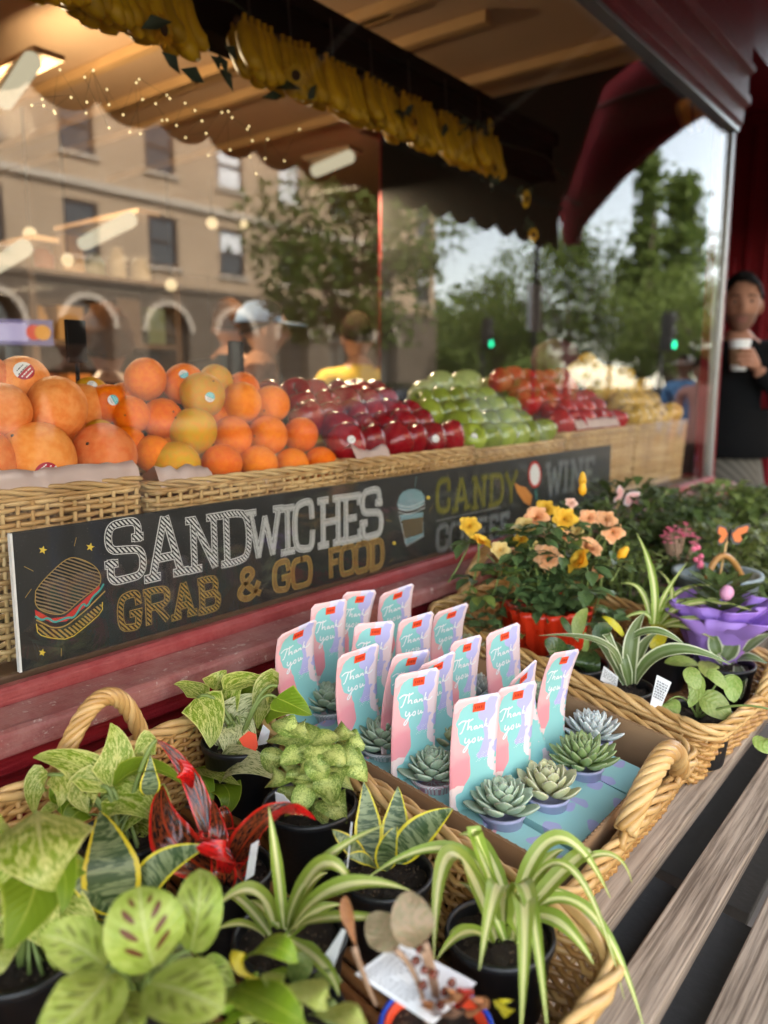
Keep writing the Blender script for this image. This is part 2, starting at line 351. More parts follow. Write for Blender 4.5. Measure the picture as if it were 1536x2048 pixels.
# arched wooden end bracket beyond the doorway, mirrored in the glass
def mir(px, py, x=4.36): r = ray(px, py); s = x/r.x; return (-(CAM.y+r.y*s), CAM.z+r.z*s)
br_ = thing('awning_bracket', 'dark red arched wooden bracket closing the far end of the awning', 'bracket', loc=(4.36, -.6, 2.6))
out1 = [mir(*p) for p in [(1128, 490), (1150, 486), (1156, 452), (1190, 410), (1240, 352), (1300, 297), (1360, 250), (1440, 200)]] + [(0.0, 3.05), (0.0, 3.3)] + [mir(*p) for p in [(1200, -20), (1075, 150), (1070, 290), (1098, 330)]]
part(MB().prism(out1, 0, 4.36, 4.44), 'bracket_board', M['red_bracket'], br_, .006)
part(MB().prism([mir(*p) for p in [(1048, 95), (1195, 12), (1196, -30), (1040, 60)]], 0, 4.33, 4.47), 'cornice', M['red_bracket'], br_, .01)
def stripx(ps, wdt, x0=4.352):
    pts = [V((x0, *mir(*p))) for p in ps]; return MB().tube(pts, wdt, 6)
part(stripx([(1128, 392), (1160, 300), (1186, 218), (1260, 190), (1345, 165)], .011), 'raised_moulding', M['red_sill'], br_, smooth=True)
part(stripx([(1085, 360), (1130, 395), (1162, 410)], .010), 'raised_moulding', M['red_sill'], br_, smooth=True)
# ---------------------------------------------------------------- across the street, all of it seen mirrored in the glass
FY = -27.0
hall = thing('brick_building', 'beige brick building with sash windows over a dark arched ground floor', 'building', loc=(18, FY, 0))
cols = [17.5+3.65*k for k in range(-5, 7)]; X0, X1 = cols[0]-1.8, 40.6
rows = [(6.15, 8.15), (9.8, 11.75), (13.4, 15.3), (17.0, 18.9)]; WW = 1.45; TOP = 21.0
mb = MB(); zc = 5.25
for (a, b) in rows:
    mb.box((X0, FY-.5, zc), (X1, FY, a)); xs = X0
    for c in cols:
        if c+WW/2 < X1-.2: mb.box((xs, FY-.5, a), (c-WW/2, FY, b)); xs = c+WW/2
    mb.box((xs, FY-.5, a), (X1, FY, b)); zc = b
mb.box((X0, FY-.5, zc), (X1, FY, TOP)); mb.box((X0, FY-14, 0), (X1, FY-.5, TOP))
part(mb, 'wall', M['brick'], hall)
mb = MB(); AW = 1.05; sp = 3.55; xs = X0
def arch(c, r, z, n=10): return [(c-r*cos(pi*i/n), z+r*sin(pi*i/n)) for i in range(n+1)]
for c in cols:
    if c+AW > X1-.3: continue
    mb.box((xs, FY-.5, 0), (c-AW, FY+.12, 5.2)); xs = c+AW
    pts = arch(c, AW, sp)
    for i in range(10):
        (xa, za), (xb, zb) = pts[i], pts[i+1]; mb.prism([(xa, za), (xb, zb), (xb, 5.2), (xa, 5.2)], 1, FY-.5, FY+.12)
mb.box((xs, FY-.5, 0), (X1+.1, FY+.12, 5.2)); part(mb, 'stone_base', M['stone'], hall)
part(MB().box((X0, FY+.003, 8.62), (X1+.1, FY+.16, 8.88)), 'string_course', M['trim'], hall)
part(MB().box((X0, FY+.003, 5.203), (X1+.1, FY+.2, 5.42)), 'string_course', M['stone'], hall)
part(MB().box((X0, FY+.003, 20.3), (X1+.4, FY+.5, 21.1)), 'cornice', M['trim'], hall)
wf = MB()
for s in (-1, 1): wf.box((s*WW/2-.06, -.06, 0), (s*WW/2+.06, .0, 2.0)) if False else wf.box((s*(WW/2-.05)-.05, -.1, 0), (s*(WW/2-.05)+.05, -.02, 1.98))
wf.box((-WW/2+.1, -.1, 0), (WW/2-.1, -.02, .1)); wf.box((-WW/2+.1, -.1, 1.88), (WW/2-.1, -.02, 1.98)); wf.box((-WW/2+.1, -.1, .96), (WW/2-.1, -.03, 1.04))
wf = wf.mesh('window', M['win_frame'], False); wp = MB().box((-WW/2+.09, -.14, .05), (WW/2-.09, -.11, 1.93)).mesh('pane', M['glass_dark'], False)
wl = MB().box((-WW/2+.09, -.138, .05), (WW/2-.09, -.105, 1.93)).mesh('blind', M['blind'], False)
ws = MB().box((-WW/2-.12, .004, -.14), (WW/2+.12, .12, -.005)).mesh('window_sill', M['trim'], False)
half = MB().box((-WW/2+.1, -.108, 1.05), (WW/2-.1, -.102, 1.87)).mesh('blind', M['blind'], False)
for ri, (a, b) in enumerate(rows):
    for ci, c in enumerate(cols):
        if c+WW/2 > X1-.2: continue
        f = link('window', wf, hall, (c-18, 0, a)); link('window_sill', ws, f)
        if ri == 1 and ci in (7, 8): link('blind', wl, f)
        else:
            link('pane', wp, f)
            if (ri*5+ci*3) % 4 == 1: link('half_blind', half, f)
dk = M['glass_dark']
for c in cols:
    if c+AW > X1-.3: continue
    pts = [(c-AW, .05)] + arch(c, AW, sp) + [(c+AW, .05)]
    d = part(MB().prism(pts, 1, FY-.42, FY-.36), 'arched_door', dk, hall)
    r = MB(); po = arch(c, AW+.22, sp); pi_ = arch(c, AW+.02, sp)
    for i in range(10): r.prism([pi_[i], pi_[i+1], po[i+1], po[i]], 1, FY+.122, FY+.2)
    part(r, 'arch_moulding', M['trim'], hall)
    part(MB().box((c-AW, FY-.355, sp-.06), (c+AW, FY-.28, sp+.06)), 'transom', M['win_frame'], hall)
    part(MB().box((c-.04, FY-.355, .05), (c+.04, FY-.28, sp-.062)), 'door_bar', M['win_frame'], hall)
# leafy trees
def leafmat(name, c, c2, tr=.35):
    k = NT(name); nz = k.noise(.9, det=2); r = k.attr('tone')
    return k.pr(k.mix(k.ma('MULTIPLY_ADD', nz, .8, .1), c, c2), .55, None, .35, trans=tr)
M['tree_leaf'] = leafmat('street_tree_leaf', (.075, .125, .02), (.15, .205, .04))
M['tree_leaf2'] = leafmat('light_tree_leaf', (.11, .17, .03), (.19, .245, .055))
M['bark'] = plain('bark', (.09, .065, .045), .9, .3, 10, .4)
def tree(name, label, x, y, h, w, lm, narrow=False, nl=5200, seed=1):
    rs = random.Random(seed); t = thing(name, label, 'tree', 'street trees across the road', (x, y, 0)); th = h*(.3 if not narrow else .2)
    mb = MB(); mb.tube([(0, 0, -.1), (.08, .03, th*.6), (0, .1, th), (.1, 0, h*.75)], [.2*h/8, .16*h/8, .13*h/8, .03], 8)
    ends = []
    for i in range(9):
        a = i*2.4+rs.random(); z0 = th*(.8+.6*rs.random()); e = V((cos(a)*w*.36, sin(a)*w*.36, z0+(h-z0)*(.3+.5*rs.random()))); ends.append(e)
        mb.tube([(0, 0, z0), V((0, 0, z0))*.5+e*.5+V((0, 0, .2)), e], [.07*h/8, .05*h/8, .015], 6)
    mb.build('trunk', M['bark'], t)
    cl = [(e, w*.26*(.7+.6*rs.random())) for e in ends]
    for i in range(16):
        a = rs.random()*2*pi; zz = rs.random(); rr = w*.42*sqrt(max(.05, 1-(2*zz-.85)**2))*rs.random()**.5
        cl.append((V((cos(a)*rr, sin(a)*rr, th+(h-th)*(.12+.8*zz))), w*(.12+.13*rs.random())))
    if narrow:
        cl = [(e, w*.1) for e in ends]
        for i in range(90): zz = rs.random()**.8; a = rs.random()*6.28; rr = w*.5*(1.05-zz)**.6*(.6+.4*sin(zz*19+seed))*sqrt(rs.random()); cl.append((V((cos(a)*rr, sin(a)*rr, th*.8+(h-th*.8)*zz)), w*(.05+.09*rs.random())))
    mb = MB(); sz = .20*h/8
    for i in range(nl):
        c, r = rs.choice(cl); d = V((rs.gauss(0, 1), rs.gauss(0, 1), rs.gauss(0, 1))).normalized()*r*(2.1*rs.random()**.9 if narrow else rs.random()**.4); d.z *= .75
        p = c+d; a = V((rs.gauss(0, 1), rs.gauss(0, 1), rs.gauss(0, .6))).normalized()*sz*(.6+.8*rs.random()); b = a.orthogonal().normalized()*sz*.45; b = b*cos(i)+a.normalized().cross(b)*sin(i)
        n = len(mb.v); mb.v += [p-a*.5, p+b, p+a*.6, p-b]; mb.face((n, n+1, n+2, n+3))
    tag(mb.build('crown', lm, t, False), kind='stuff')
def vp(px, d): r = ray(px, 770); q = CAM+r*d; return q.x, -q.y
for i, (px, d, h, w_, lm, nar, lb) in enumerate([
    (705, 21, 7.2, 5.0, 'tree_leaf', False, 'round green street tree in front of the beige brick building'),
    (985, 48, 7.6, 6.5, 'tree_leaf2', False, 'low light green tree just past the corner of the brick building'),
    (1130, 42, 8.8, 8.5, 'tree_leaf', False, 'broad darker green tree behind the thin sign pole'),
    (1215, 50, 8.0, 7.5, 'tree_leaf2', False, 'bushy yellow green tree beside the tall thin trees'),
    (1278, 40, 12.2, 2.9, 'tree_leaf', True, 'slim tall tree, the thinner of the tall pair'),
    (1345, 42, 12.0, 4.6, 'tree_leaf', True, 'tall airy tree, the wider of the tall pair'),
    (1330, 34, 6.2, 5.2, 'tree_leaf2', False, 'short yellow green tree at the foot of the tall pair'),
    (1420, 30, 5.4, 4.0, 'tree_leaf2', False, 'small light tree next to the metal corner post of the window')]):
    x, y = vp(px, d); tree('street_tree', lb, x, y, h, w_, M[lm], nar, 5200 if nar else 5000, i+3)
mb = MB(); rs = random.Random(77)
for i in range(26000):
    u = rs.random(); x, y = 43+150*u, -30-75*u+rs.gauss(0, 4); hh = (5.5+2.2*sin(u*31)+1.4*sin(u*77))*(1+.9*u); p = V((x, y, hh*rs.random()**1.3)); sz = .55*(1+u)
    a = V((rs.gauss(0, 1), rs.gauss(0, 1), rs.gauss(0, .6))).normalized()*sz; b = a.orthogonal().normalized()*sz*.5; n = len(mb.v); mb.v += [p-a*.5, p+b, p+a*.6, p-b]; mb.face((n, n+1, n+2, n+3))
tag(mb.build('far_trees', M['tree_leaf'], None, False), 'distant belt of green trees closing the end of the street', 'trees', kind='stuff')
# a far pale house past the corner
hs = thing('pale_house', 'small pale house far behind the light green trees', 'house', loc=(52, -38, 0))
part(MB().box((48, -46, 0), (58, -38, 5.4)), 'wall', M['brick'], hs); part(MB().prism([(47.6, 5.4), (58.4, 5.4), (53, 8.2)], 1, -46.3, -37.7), 'roof', M['stone'], hs)
for xx in (50, 53, 56): part(MB().box((xx-.5, -37.99, 2.6), (xx+.5, -37.9, 4.3)), 'window', M['glass_dark'], hs)
# traffic lights
def signal(px, py, d, lb):
    r = ray(px, py); q = CAM+r*d; x, y, z = q.x, -q.y, q.z
    t = thing('traffic_light', lb, 'traffic light', 'traffic lights', (x, y, 0))
    MB().tube([(0, 0, -.15), (0, 0, z+.9)], [.07, .05], 8).build('pole', M['iron'], t)
    h = flat(MB().box((-.17, .06, z-.18), (.17, .34, z+.95)).build('signal_head', M['iron'], t)); bevel(h, .02)
    for i, m in enumerate((M['green_lamp'], M['glass_dark'], M['glass_dark'])):
        MB().lathe([(0.001, .07), (.06, .06), (.1, .035), (.115, 0)], 16, (0, .35, z+i*.36), Matrix.Rotation(-pi/2, 3, 'X')).build('lens', m, h)
        MB().lathe([(.13, -.02), (.135, .045)], 14, (0, .345, z+i*.36), Matrix.Rotation(-pi/2, 3, 'X')).build('visor', M['iron'], h)
signal(965, 688, 30, 'traffic light showing green in front of the low light green tree')
signal(1323, 690, 24, 'traffic light showing green below the tall pair of trees')
# sign pole
q = CAM+ray(1068, 700)*7.5
t = thing('sign_pole', 'thin dark street pole carrying a small pale notice', 'sign pole', loc=(q.x, -q.y, 0))
MB().tube([(0, 0, 0), (0, 0, 2.75)], .025, 8).build('pole', M['iron'], t)
flat(MB().box((-.10, -.03, 1.88), (.10, .012, 2.3)).build('notice', M['white'], t))
# ---------------------------------------------------------------- parked car, mirrored low in the window
def car(loc, rot):
    c = thing('parked_car', 'dark grey parked car mirrored faintly behind the red apples', 'car', loc=loc); c.rotation_euler.z = rot
    paint = plain('dark_car_paint', (.008, .0085, .010), .22, .1, 20, spec=.18); gls = M['glass_dark']
    prof = [(-2.25, .35), (-2.28, .62), (-2.2, .88), (-1.75, .98), (-1.05, 1.02), (-.35, 1.44), (.35, 1.52), (1.1, 1.48), (1.75, 1.2), (2.1, .98), (2.22, .7), (2.18, .35)]
    mb = MB(); ys = [(-.86, .93), (-.84, 1.0), (-.4, 1.015), (.4, 1.015), (.84, 1.0), (.86, .93)]
    for (y, s) in ys:
        for (x, z) in prof:
            inn = max(0, (z-1.0)/.5)*.2; mb.v.append(V((x*s, y*(1-inn), .35+(z-.35)*(s if z > 1 else 1))))
    n = len(prof)
    for j in range(len(ys)-1):
        for i in range(n): k2 = (i+1) % n; mb.face((j*n+i, j*n+k2, (j+1)*n+k2, (j+1)*n+i))
    mb.face(list(range(n))[::-1]); mb.face([(len(ys)-1)*n+i for i in range(n)])
    b = mb.build('body', paint, c); bevel(b, .05, 3)
    for s in (-1, 1):
        for pl in ([(-.9, 1.05), (-.32, 1.39), (.25, 1.45), (.25, 1.05)], [(.33, 1.05), (.33, 1.45), (1.02, 1.41), (1.5, 1.2), (1.55, 1.05)]):
            mb = MB(); 
            for (x, z) in pl: mb.v.append(V((x, s*(.868-(z-1.0)*.33), z)))
            for (x, z) in pl: mb.v.append(V((x, s*(.84-(z-1.0)*.33), z)))
            m = len(pl); mb.face(range(m)); mb.face([m+i for i in range(m)][::-1])
            for i in range(m): j = (i+1) % m; mb.face((i, j, m+j, m+i))
            flat(mb.build('side_window', gls, c))
    mb = MB(); mb.v = [V((-1.06, -.68, 1.04)), V((-1.06, .68, 1.04)), V((-.4, .6, 1.43)), V((-.4, -.6, 1.43))]; mb.face((0, 1, 2, 3)); o = mb.build('windscreen', gls, c); so = o.modifiers.new('t', 'SOLIDIFY'); so.thickness = .02
    for x in (-1.42, 1.4):
        for s in (-1, 1):
            wl_ = MB().lathe([(.2, -.11), (.31, -.11), (.335, -.07), (.335, .07), (.31, .11), (.2, .11)], 24, (x, s*.8, .335), Matrix.Rotation(pi/2, 3, 'X')).build('tyre', M['iron'], c)
            MB().lathe([(.02, .10), (.06, .115), (.19, .09), (.21, .11)], 16, (x, s*.8, .335), Matrix.Rotation(-s*pi/2, 3, 'X')).build('rim', M['metal'], wl_)
    for s in (-1, 1):
        MB().ball((-2.16, s*.62, .74), (.1, .2, .08)).build('headlight', M['blind'], c); MB().ball((2.12, s*.66, .8), (.07, .16, .1)).build('tail_light', M['red_rail'], c)
        MB().ball((-.72, s*.98, 1.06), (.07, .1, .07)).build('wing_mirror', paint, c)
car((6.6, -4.3, -.13), 0.0)
# ---------------------------------------------------------------- wicker
def wicker(name, c1, c2, c3, sc=60):
    k = NT(name); u, v = k.uv(); r = k.rnd(); co = k.coord()
    n1 = k.noise(sc, co, 4, .6); n2 = k.noise(9, co, 2)
    col = k.mix(k.step(k.ma('ADD', k.ma('MULTIPLY', n1, .5), k.ma('MULTIPLY', r, .5)), .25, .75), c1, c2)
    col = k.mix(k.ma('MULTIPLY', k.step(n2, .5, .75), .7), col, c3)
    return k.pr(col, .42, k.bump(k.noise(sc*3, co, 4), .25, .002), .5)
M['wicker'] = wicker('golden_wicker', (.36, .17, .045), (.58, .33, .11), (.20, .08, .02))
M['wicker_rim'] = wicker('pale_wicker', (.47, .26, .08), (.66, .42, .17), (.32, .15, .045))
M['wicker_dark'] = wicker('brown_wicker', (.27, .10, .03), (.40, .18, .06), (.13, .045, .015))
M['wicker_in'] = wicker('straw_wicker', (.46, .27, .10), (.62, .42, .19), (.30, .16, .06))
def rounded(cs, rc, per=5):
    out_ = []
    for i in range(4):
        p, a, b = V(cs[i]).to_2d(), V(cs[i-1]).to_2d(), V(cs[(i+1) % 4]).to_2d()
        p0 = p+(a-p).normalized()*rc; p1 = p+(b-p).normalized()*rc
        out_ += [p0*(1-s)**2+p*2*s*(1-s)+p1*s*s for s in [j/per for j in range(per+1)]]
    return out_
def resample(pts, n):
    m = len(pts); L = [0]
    for i in range(m): L.append(L[-1]+(pts[(i+1) % m]-pts[i]).length)
    res = []; j = 0
    for i in range(n):
        d = L[-1]*i/n
        while L[j+1] < d: j += 1
        res.append(pts[j].lerp(pts[(j+1) % m], (d-L[j])/(L[j+1]-L[j]+1e-9)))
    return res
def helix(path, closed, rad, turns, phase):
    n = len(path); res = []
    for i, p in enumerate(path):
        t = (path[(i+1) % n]-path[i-1]) if closed else (path[min(i+1, n-1)]-path[max(i-1, 0)])
        t.normalize(); a = t.cross(V((0, 0, 1)))
        if a.length < .05: a = t.orthogonal()
        a.normalize(); b = t.cross(a); an = 2*pi*turns*i/n+phase
        res.append(p+(a*cos(an)+b*sin(an))*rad)
    return res
def basket(name, label, group, cs, z0, z1, inset, rows, spacing, r, mat='wicker', rim='wicker_rim', rc=.045, handles=(), rods=True, rim_r=.007, floor='wicker_dark', sides=6):
    t = thing(name, label, 'basket', group, (sum(c[0] for c in cs)/4, sum(c[1] for c in cs)/4, z0)); o0 = t.location
    cen = V((o0.x, o0.y)); per = rounded(cs, rc); L = sum((per[i]-per[i-1]).length for i in range(len(per)))
    n = int(L/spacing/2)*2; base = resample(per, n*2)
    def at(i, h, off):
        p = base[i % (2*n)]; tg = base[(i+1) % (2*n)]-base[i-1]; nr = V((tg.y, -tg.x)).normalized()
        q = p-nr*inset*(1-h)+nr*off; return V((q.x-o0.x, q.y-o0.y, (z1-z0)*h))
    for k in range(rows):
        h = (k+.6)/(rows+.3); ph = k % 2; pts = []
        jit = R(-.15, .15)
        for i in range(2*n):
            off = 0 if i % 2 else (r*1.15 if (i//2+ph) % 2 else -r*1.15)
            p = at(i, h, off*R(.85, 1.15)); p.z += r*(.35*sin(i*.21+k*1.7)+jit+R(-.12, .12)); pts.append(p)
        MB().tube(pts, r*R(.9, 1.08), sides, True).build('weaver', M[mat], t)
    sm = None
    for i in range(0, 2*n, 2):
        a = at(i, 0, 0); b = at(i, 1, 0); d = b-a
        if sm is None: sm = MB().tube([(0, 0, 0), (0, 0, d.length)], r*.85, 5).mesh('stake', M[mat])
        link('stake', sm, t, a, d.to_track_quat('Z', 'Y').to_euler())
    pth = [at(i, 1.03, 0) for i in range(2*n)]
    for s in range(3):
        MB().tube(helix(pth, True, rim_r*.95, max(3, int(L/.11)), s*2*pi/3), rim_r*R(.72, .85), 6, True).build('rim_strand', M[rim], t)
    MB().tube([p-V((0, 0, rim_r*1.9))+V((p.x, p.y, 0)).normalized()*rim_r*.5 for p in pth], rim_r*.7, 6, True).build('rim_strand', M[rim], t)
    if rods:
        fl, fr, bR, bl = [V((c[0]-o0.x, c[1]-o0.y, .006)) for c in cs]; sh = 1-inset/.16
        nr_ = int((fr-fl).length/.021)
        for i in range(1, nr_):
            f = i/nr_; a = fl.lerp(fr, f)*sh; b = bl.lerp(bR, f)*sh; a.z = b.z = .008
            MB().tube([a, a.lerp(b, .3)+V((R(-.004, .004), 0, .002)), a.lerp(b, .7)+V((R(-.004, .004), 0, 0)), b], .0062, 6).build('base_rod', M[floor], t)
        for i in range(1, 7):
            f = i/7; a = fl.lerp(bl, f)*sh; b = fr.lerp(bR, f)*sh; a.z = b.z = 0
            MB().tube([a, b], .006, 6).build('base_cross_rod', M[floor], t)
    for (pa, pm, pb, rr) in handles:
        a, m_, b = [V(p)-o0 for p in (pa, pm, pb)]
        pth = bez3(a, m_, b, 56)
        for s in range(6): MB().tube(helix(pth, False, rr*.66, 2.6, s*pi/3), rr*.42, 7).build('handle_strand', M[rim], t)
        for e in (a, b):
            lp = [e+V((cos(q*2*pi/10)*rr*1.5, cos(q*2*pi/10)*rr*.4, -.006+sin(q*2*pi/10)*rr*.7)) for q in range(10)]
            MB().tube(lp, rr*.35, 6, True).build('handle_binding', M[rim], t)
    return t
# ---------------------------------------------------------------- display inside the window
cnt = thing('display_counter', 'brown wooden counter under the fruit baskets inside the window', 'counter', loc=(1.5, .3, 0))
part(MB().box((-.6, .02, 1.005), (3.12, .62, 1.036)), 'counter_top', M['wood_in'], cnt, .003)
part(MB().box((-.55, .07, .006), (3.1, .6, 1.004)), 'counter_front', M['wood_in'], cnt)
BX = [(.06, .672), (.69, 1.118), (1.13, 1.562), (1.575, 2.025), (2.04, 2.54), (2.555, 3.06)]
BL_ = ['straw wicker basket of grapefruit', 'straw wicker basket heaped with oranges', 'straw wicker basket heaped with dark red apples', 'straw wicker basket heaped with green apples',
       'straw wicker basket heaped with bright red apples', 'straw wicker basket of golden pears next to the metal corner post']
ZR = [1.243, 1.232, 1.233, 1.225, 1.24, 1.243]
for (a, b), l, zr in zip(BX, BL_, ZR):
    basket('fruit_basket', l, 'wicker baskets of fruit in the window', [(a, .055), (b, .055), (b, .40), (a, .40)], 1.037, zr, .012, 23, .019, .0037, 'wicker_in', 'wicker_in', .02, rods=False, rim_r=.0042, sides=5)
# fruit skins
def peel(name, c, c2, gl=.5, pore=420, st=.35, spots=0.):
    k = NT(name); co = k.coord(); n = k.noise(5, co, 3); v = k.vor(pore, co)
    col = k.mix(k.step(n, .3, .7), c, c2); col = k.hsv(col, k.ma('MULTIPLY_ADD', k.rnd(), .018, .491), 1., k.ma('MULTIPLY_ADD', k.rnd(), .2, .88))
    if spots: col = k.mix(k.ma('MULTIPLY', k.step(k.noise(16, co, 6, .7), .62, .72), spots), col, (.22, .09, .02))
    return k.pr(col, gl, k.bump(v, st, .0015), .16, sss=.05)
M['orange'] = peel('orange_peel', (.90, .165, .001), (.95, .23, .002))
M['orange_pale'] = peel('green_tinged_orange_peel', (.80, .32, .01), (.66, .38, .015))
M['grapefruit'] = peel('grapefruit_peel', (.86, .22, .045), (.92, .31, .085), .4, 330, .4, .5)
def applemat(name, c, c2, fleck):
    k = NT(name); co = k.coord(); st = k.scale(co, (26, 26, 3)); n = k.noise(1.0, st, 4, .6); f = k.noise(300, co, 2)
    col = k.mix(k.step(n, .42, .68), c, c2); col = k.mix(k.ma('MULTIPLY', k.step(f, .66, .72), .5), col, fleck); col = k.hsv(col, .5, 1., k.ma('MULTIPLY_ADD', k.rnd(), .5, .75))
    return k.pr(col, .2, None, .4, coat=.2)
M['apple_dark'] = applemat('dark_red_apple_skin', (.20, .002, .006), (.32, .006, .010), (.5, .14, .06))
M['apple_red'] = applemat('bright_red_apple_skin', (.34, .005, .010), (.46, .02, .016), (.65, .25, .1))
M['apple_green'] = applemat('green_apple_skin', (.20, .26, .018), (.28, .33, .035), (.5, .5, .2))
M['pear_gold'] = applemat('golden_fruit_skin', (.52, .30, .045), (.58, .38, .08), (.3, .2, .05))
M['melon'] = applemat('pale_green_rind', (.30, .36, .11), (.45, .48, .22), (.5, .52, .3))
M['sticker_w'] = plain('white_sticker', (.78, .76, .72), .4, .03)
M['sticker_t'] = plain('turquoise_sticker', (.05, .48, .52), .4, .05)
M['sticker_r'] = plain('red_sticker', (.40, .01, .03), .4, .05)
M['stem'] = plain('brown_stem', (.07, .04, .018), .7, .2, 90)
M['print'] = plain('dark_print', (.06, .055, .05), .6, .05)
def citrus_mesh(name, mat, seed, el=1.0):
    rs = random.Random(seed); mb = MB(); mb.ball((0, 0, 0), 1, 30, 20)
    for p in mb.v:
        q = V(p); r = 1+.022*mnoise.noise(q*1.3+V((seed*3.1, 0, 0)))+.008*mnoise.noise(q*5+V((0, seed, 0)))
        d = max(0, q.z)**14; r -= .05*d*(1 if el == 1 else -1.2); p *= r; p.z *= el*.96
    st = len(mb.f); mb.m = 1; mb.ball((0, 0, .945*el if el == 1 else 1.06*el*.96), (.05, .05, .03), 8, 4)
    return mb.mesh(name, [mat, M['stem']])
ORM = [citrus_mesh('orange', M['orange'], i) for i in range(4)]; ORP = citrus_mesh('orange', M['orange_pale'], 9); ORE = citrus_mesh('orange', M['orange_pale'], 11, 1.1)
GFM = [citrus_mesh('grapefruit', M['grapefruit'], 20+i, 1.0 if i else 1.04) for i in range(3)]
def stickpatch(o, r, d, size, mats, rows=4):
    # small round paper label lying on the skin
    d = V(d).normalized(); a = d.cross(V((0, 0, 1))).normalized(); b = a.cross(d); mb = MB()
    n = 16; rings = 4; mb.v.append(d*r*1.006)
    for j in range(1, rings+1):
        for k in range(n):
            x, y = cos(2*pi*k/n)*size*j/rings, sin(2*pi*k/n)*size*j/rings
            mb.v.append((d*r+a*x+b*y).normalized()*r*1.006)
    for j in range(rings):
        for k in range(n):
            k2 = (k+1) % n; mb.m = 1 if (sin(2*pi*(k+.5)/n) > 0.05) else 0
            if j == 0: mb.face((0, 1+k, 1+k2))
            else: mb.face((1+(j-1)*n+k, 1+j*n+k, 1+j*n+k2, 1+(j-1)*n+k2))
    s = mb.build('sticker', mats, o)
    mb = MB()
    for row in range(rows):
        yy = size*(.62-.42*row/(rows/3.3)); wd = size*(.5 if row in (0, rows-1) else .72)
        for q in range(5):
            xa, xb = -wd+2*wd*q/5, -wd+2*wd*(q+R(.55, .9))/5
            n = len(mb.v)
            for (x, y) in ((xa, yy-.05*size), (xb, yy-.05*size), (xb, yy+.06*size), (xa, yy+.06*size)): mb.v.append((d*r+a*x+b*y).normalized()*r*1.010)
            mb.m = 1 if yy > 0 else 0; mb.face((n, n+1, n+2, n+3))
    mb.build('sticker_print', [M['print'], M['sticker_w']], s)
def fruit(me, nm, cat, lab, grp, p, r, rot=None, stick=None):
    o = link(nm, me, None, p, rot or (R(0, 6), R(0, 6), R(0, 6)), r); tag(o, lab, cat, grp)
    if stick:
        e = bpy.data.objects.new('tmp', None)
        Rm = o.rotation_euler.to_matrix().inverted(); d = V(CAM)-V(p); d.normalize(); d = (d+RT*stick[0]+V((0, 0, 1))*stick[1]).normalized()
        bpy.data.objects.remove(e); stickpatch(o, 1.03, Rm @ d, stick[2]/r, [M['sticker_w'], M[stick[3]]])
    return o
def fpx(px, py, rp, y):
    p = gy(px, py, y); return p, rp*depth(p)/1600
gl_ = 'grapefruit piled in the window'
for i, (px, py, rp, y, st, lb) in enumerate([
    (75, 918, 75, .125, (.25, -.42, .0155, 'sticker_r'), 'large grapefruit at the basket front with a red and white sticker low on it'),
    (207, 912, 66, .125, None, 'grapefruit with brown scarring at the front corner of its basket'),
    (112, 815, 63, .155, None, 'smooth pale orange grapefruit resting on top of the front two'),
    (5, 822, 56, .15, None, 'grapefruit cut by the picture edge beside the smooth pale one'),
    (45, 768, 56, .215, (.1, .55, .0145, 'sticker_r'), 'grapefruit at the back of the pile with a red and white sticker near its top'),
    (-35, 760, 56, .23, None, 'grapefruit at the back edge of the pile, mostly out of the picture'),
    (-40, 925, 70, .13, None, 'grapefruit at the front edge of the pile, mostly out of the picture'),
    (165, 815, 48, .25, None, 'grapefruit hidden behind the smooth pale one'), (140, 880, 50, .24, None, 'grapefruit filling the middle of the pile')]):
    p, r = fpx(px, py, rp, y); fruit(GFM[i % 3], 'grapefruit', 'grapefruit', lb, gl_, p, r, (R(-.4, .4)+1.2, R(-.3, .3), R(-2.2, -1.2)) if i in (0, 1) else None, st)
ol = 'plain round orange half hidden inside the heap of oranges'
OLB = {1+j: 'plain orange, %s in the front row of the orange heap' % w_ for j, w_ in enumerate(('second from the left', 'third from the left', 'second from the right', 'rightmost'))}
OLB.update({6: 'plain orange right next to the green tinged one', 7: 'plain orange, second from the right in the second row of the heap', 8: 'plain orange at the right end of the second row of the heap', 10: 'plain orange in the third row beside the stickered yellowish one', 11: 'plain orange at the right end of the third row of the heap', 15: 'plain orange at the right end of the top row of the heap', 18: 'plain orange between the turquoise stickered one and the green tinged one', 22: 'plain orange behind the long lemon-shaped one'})
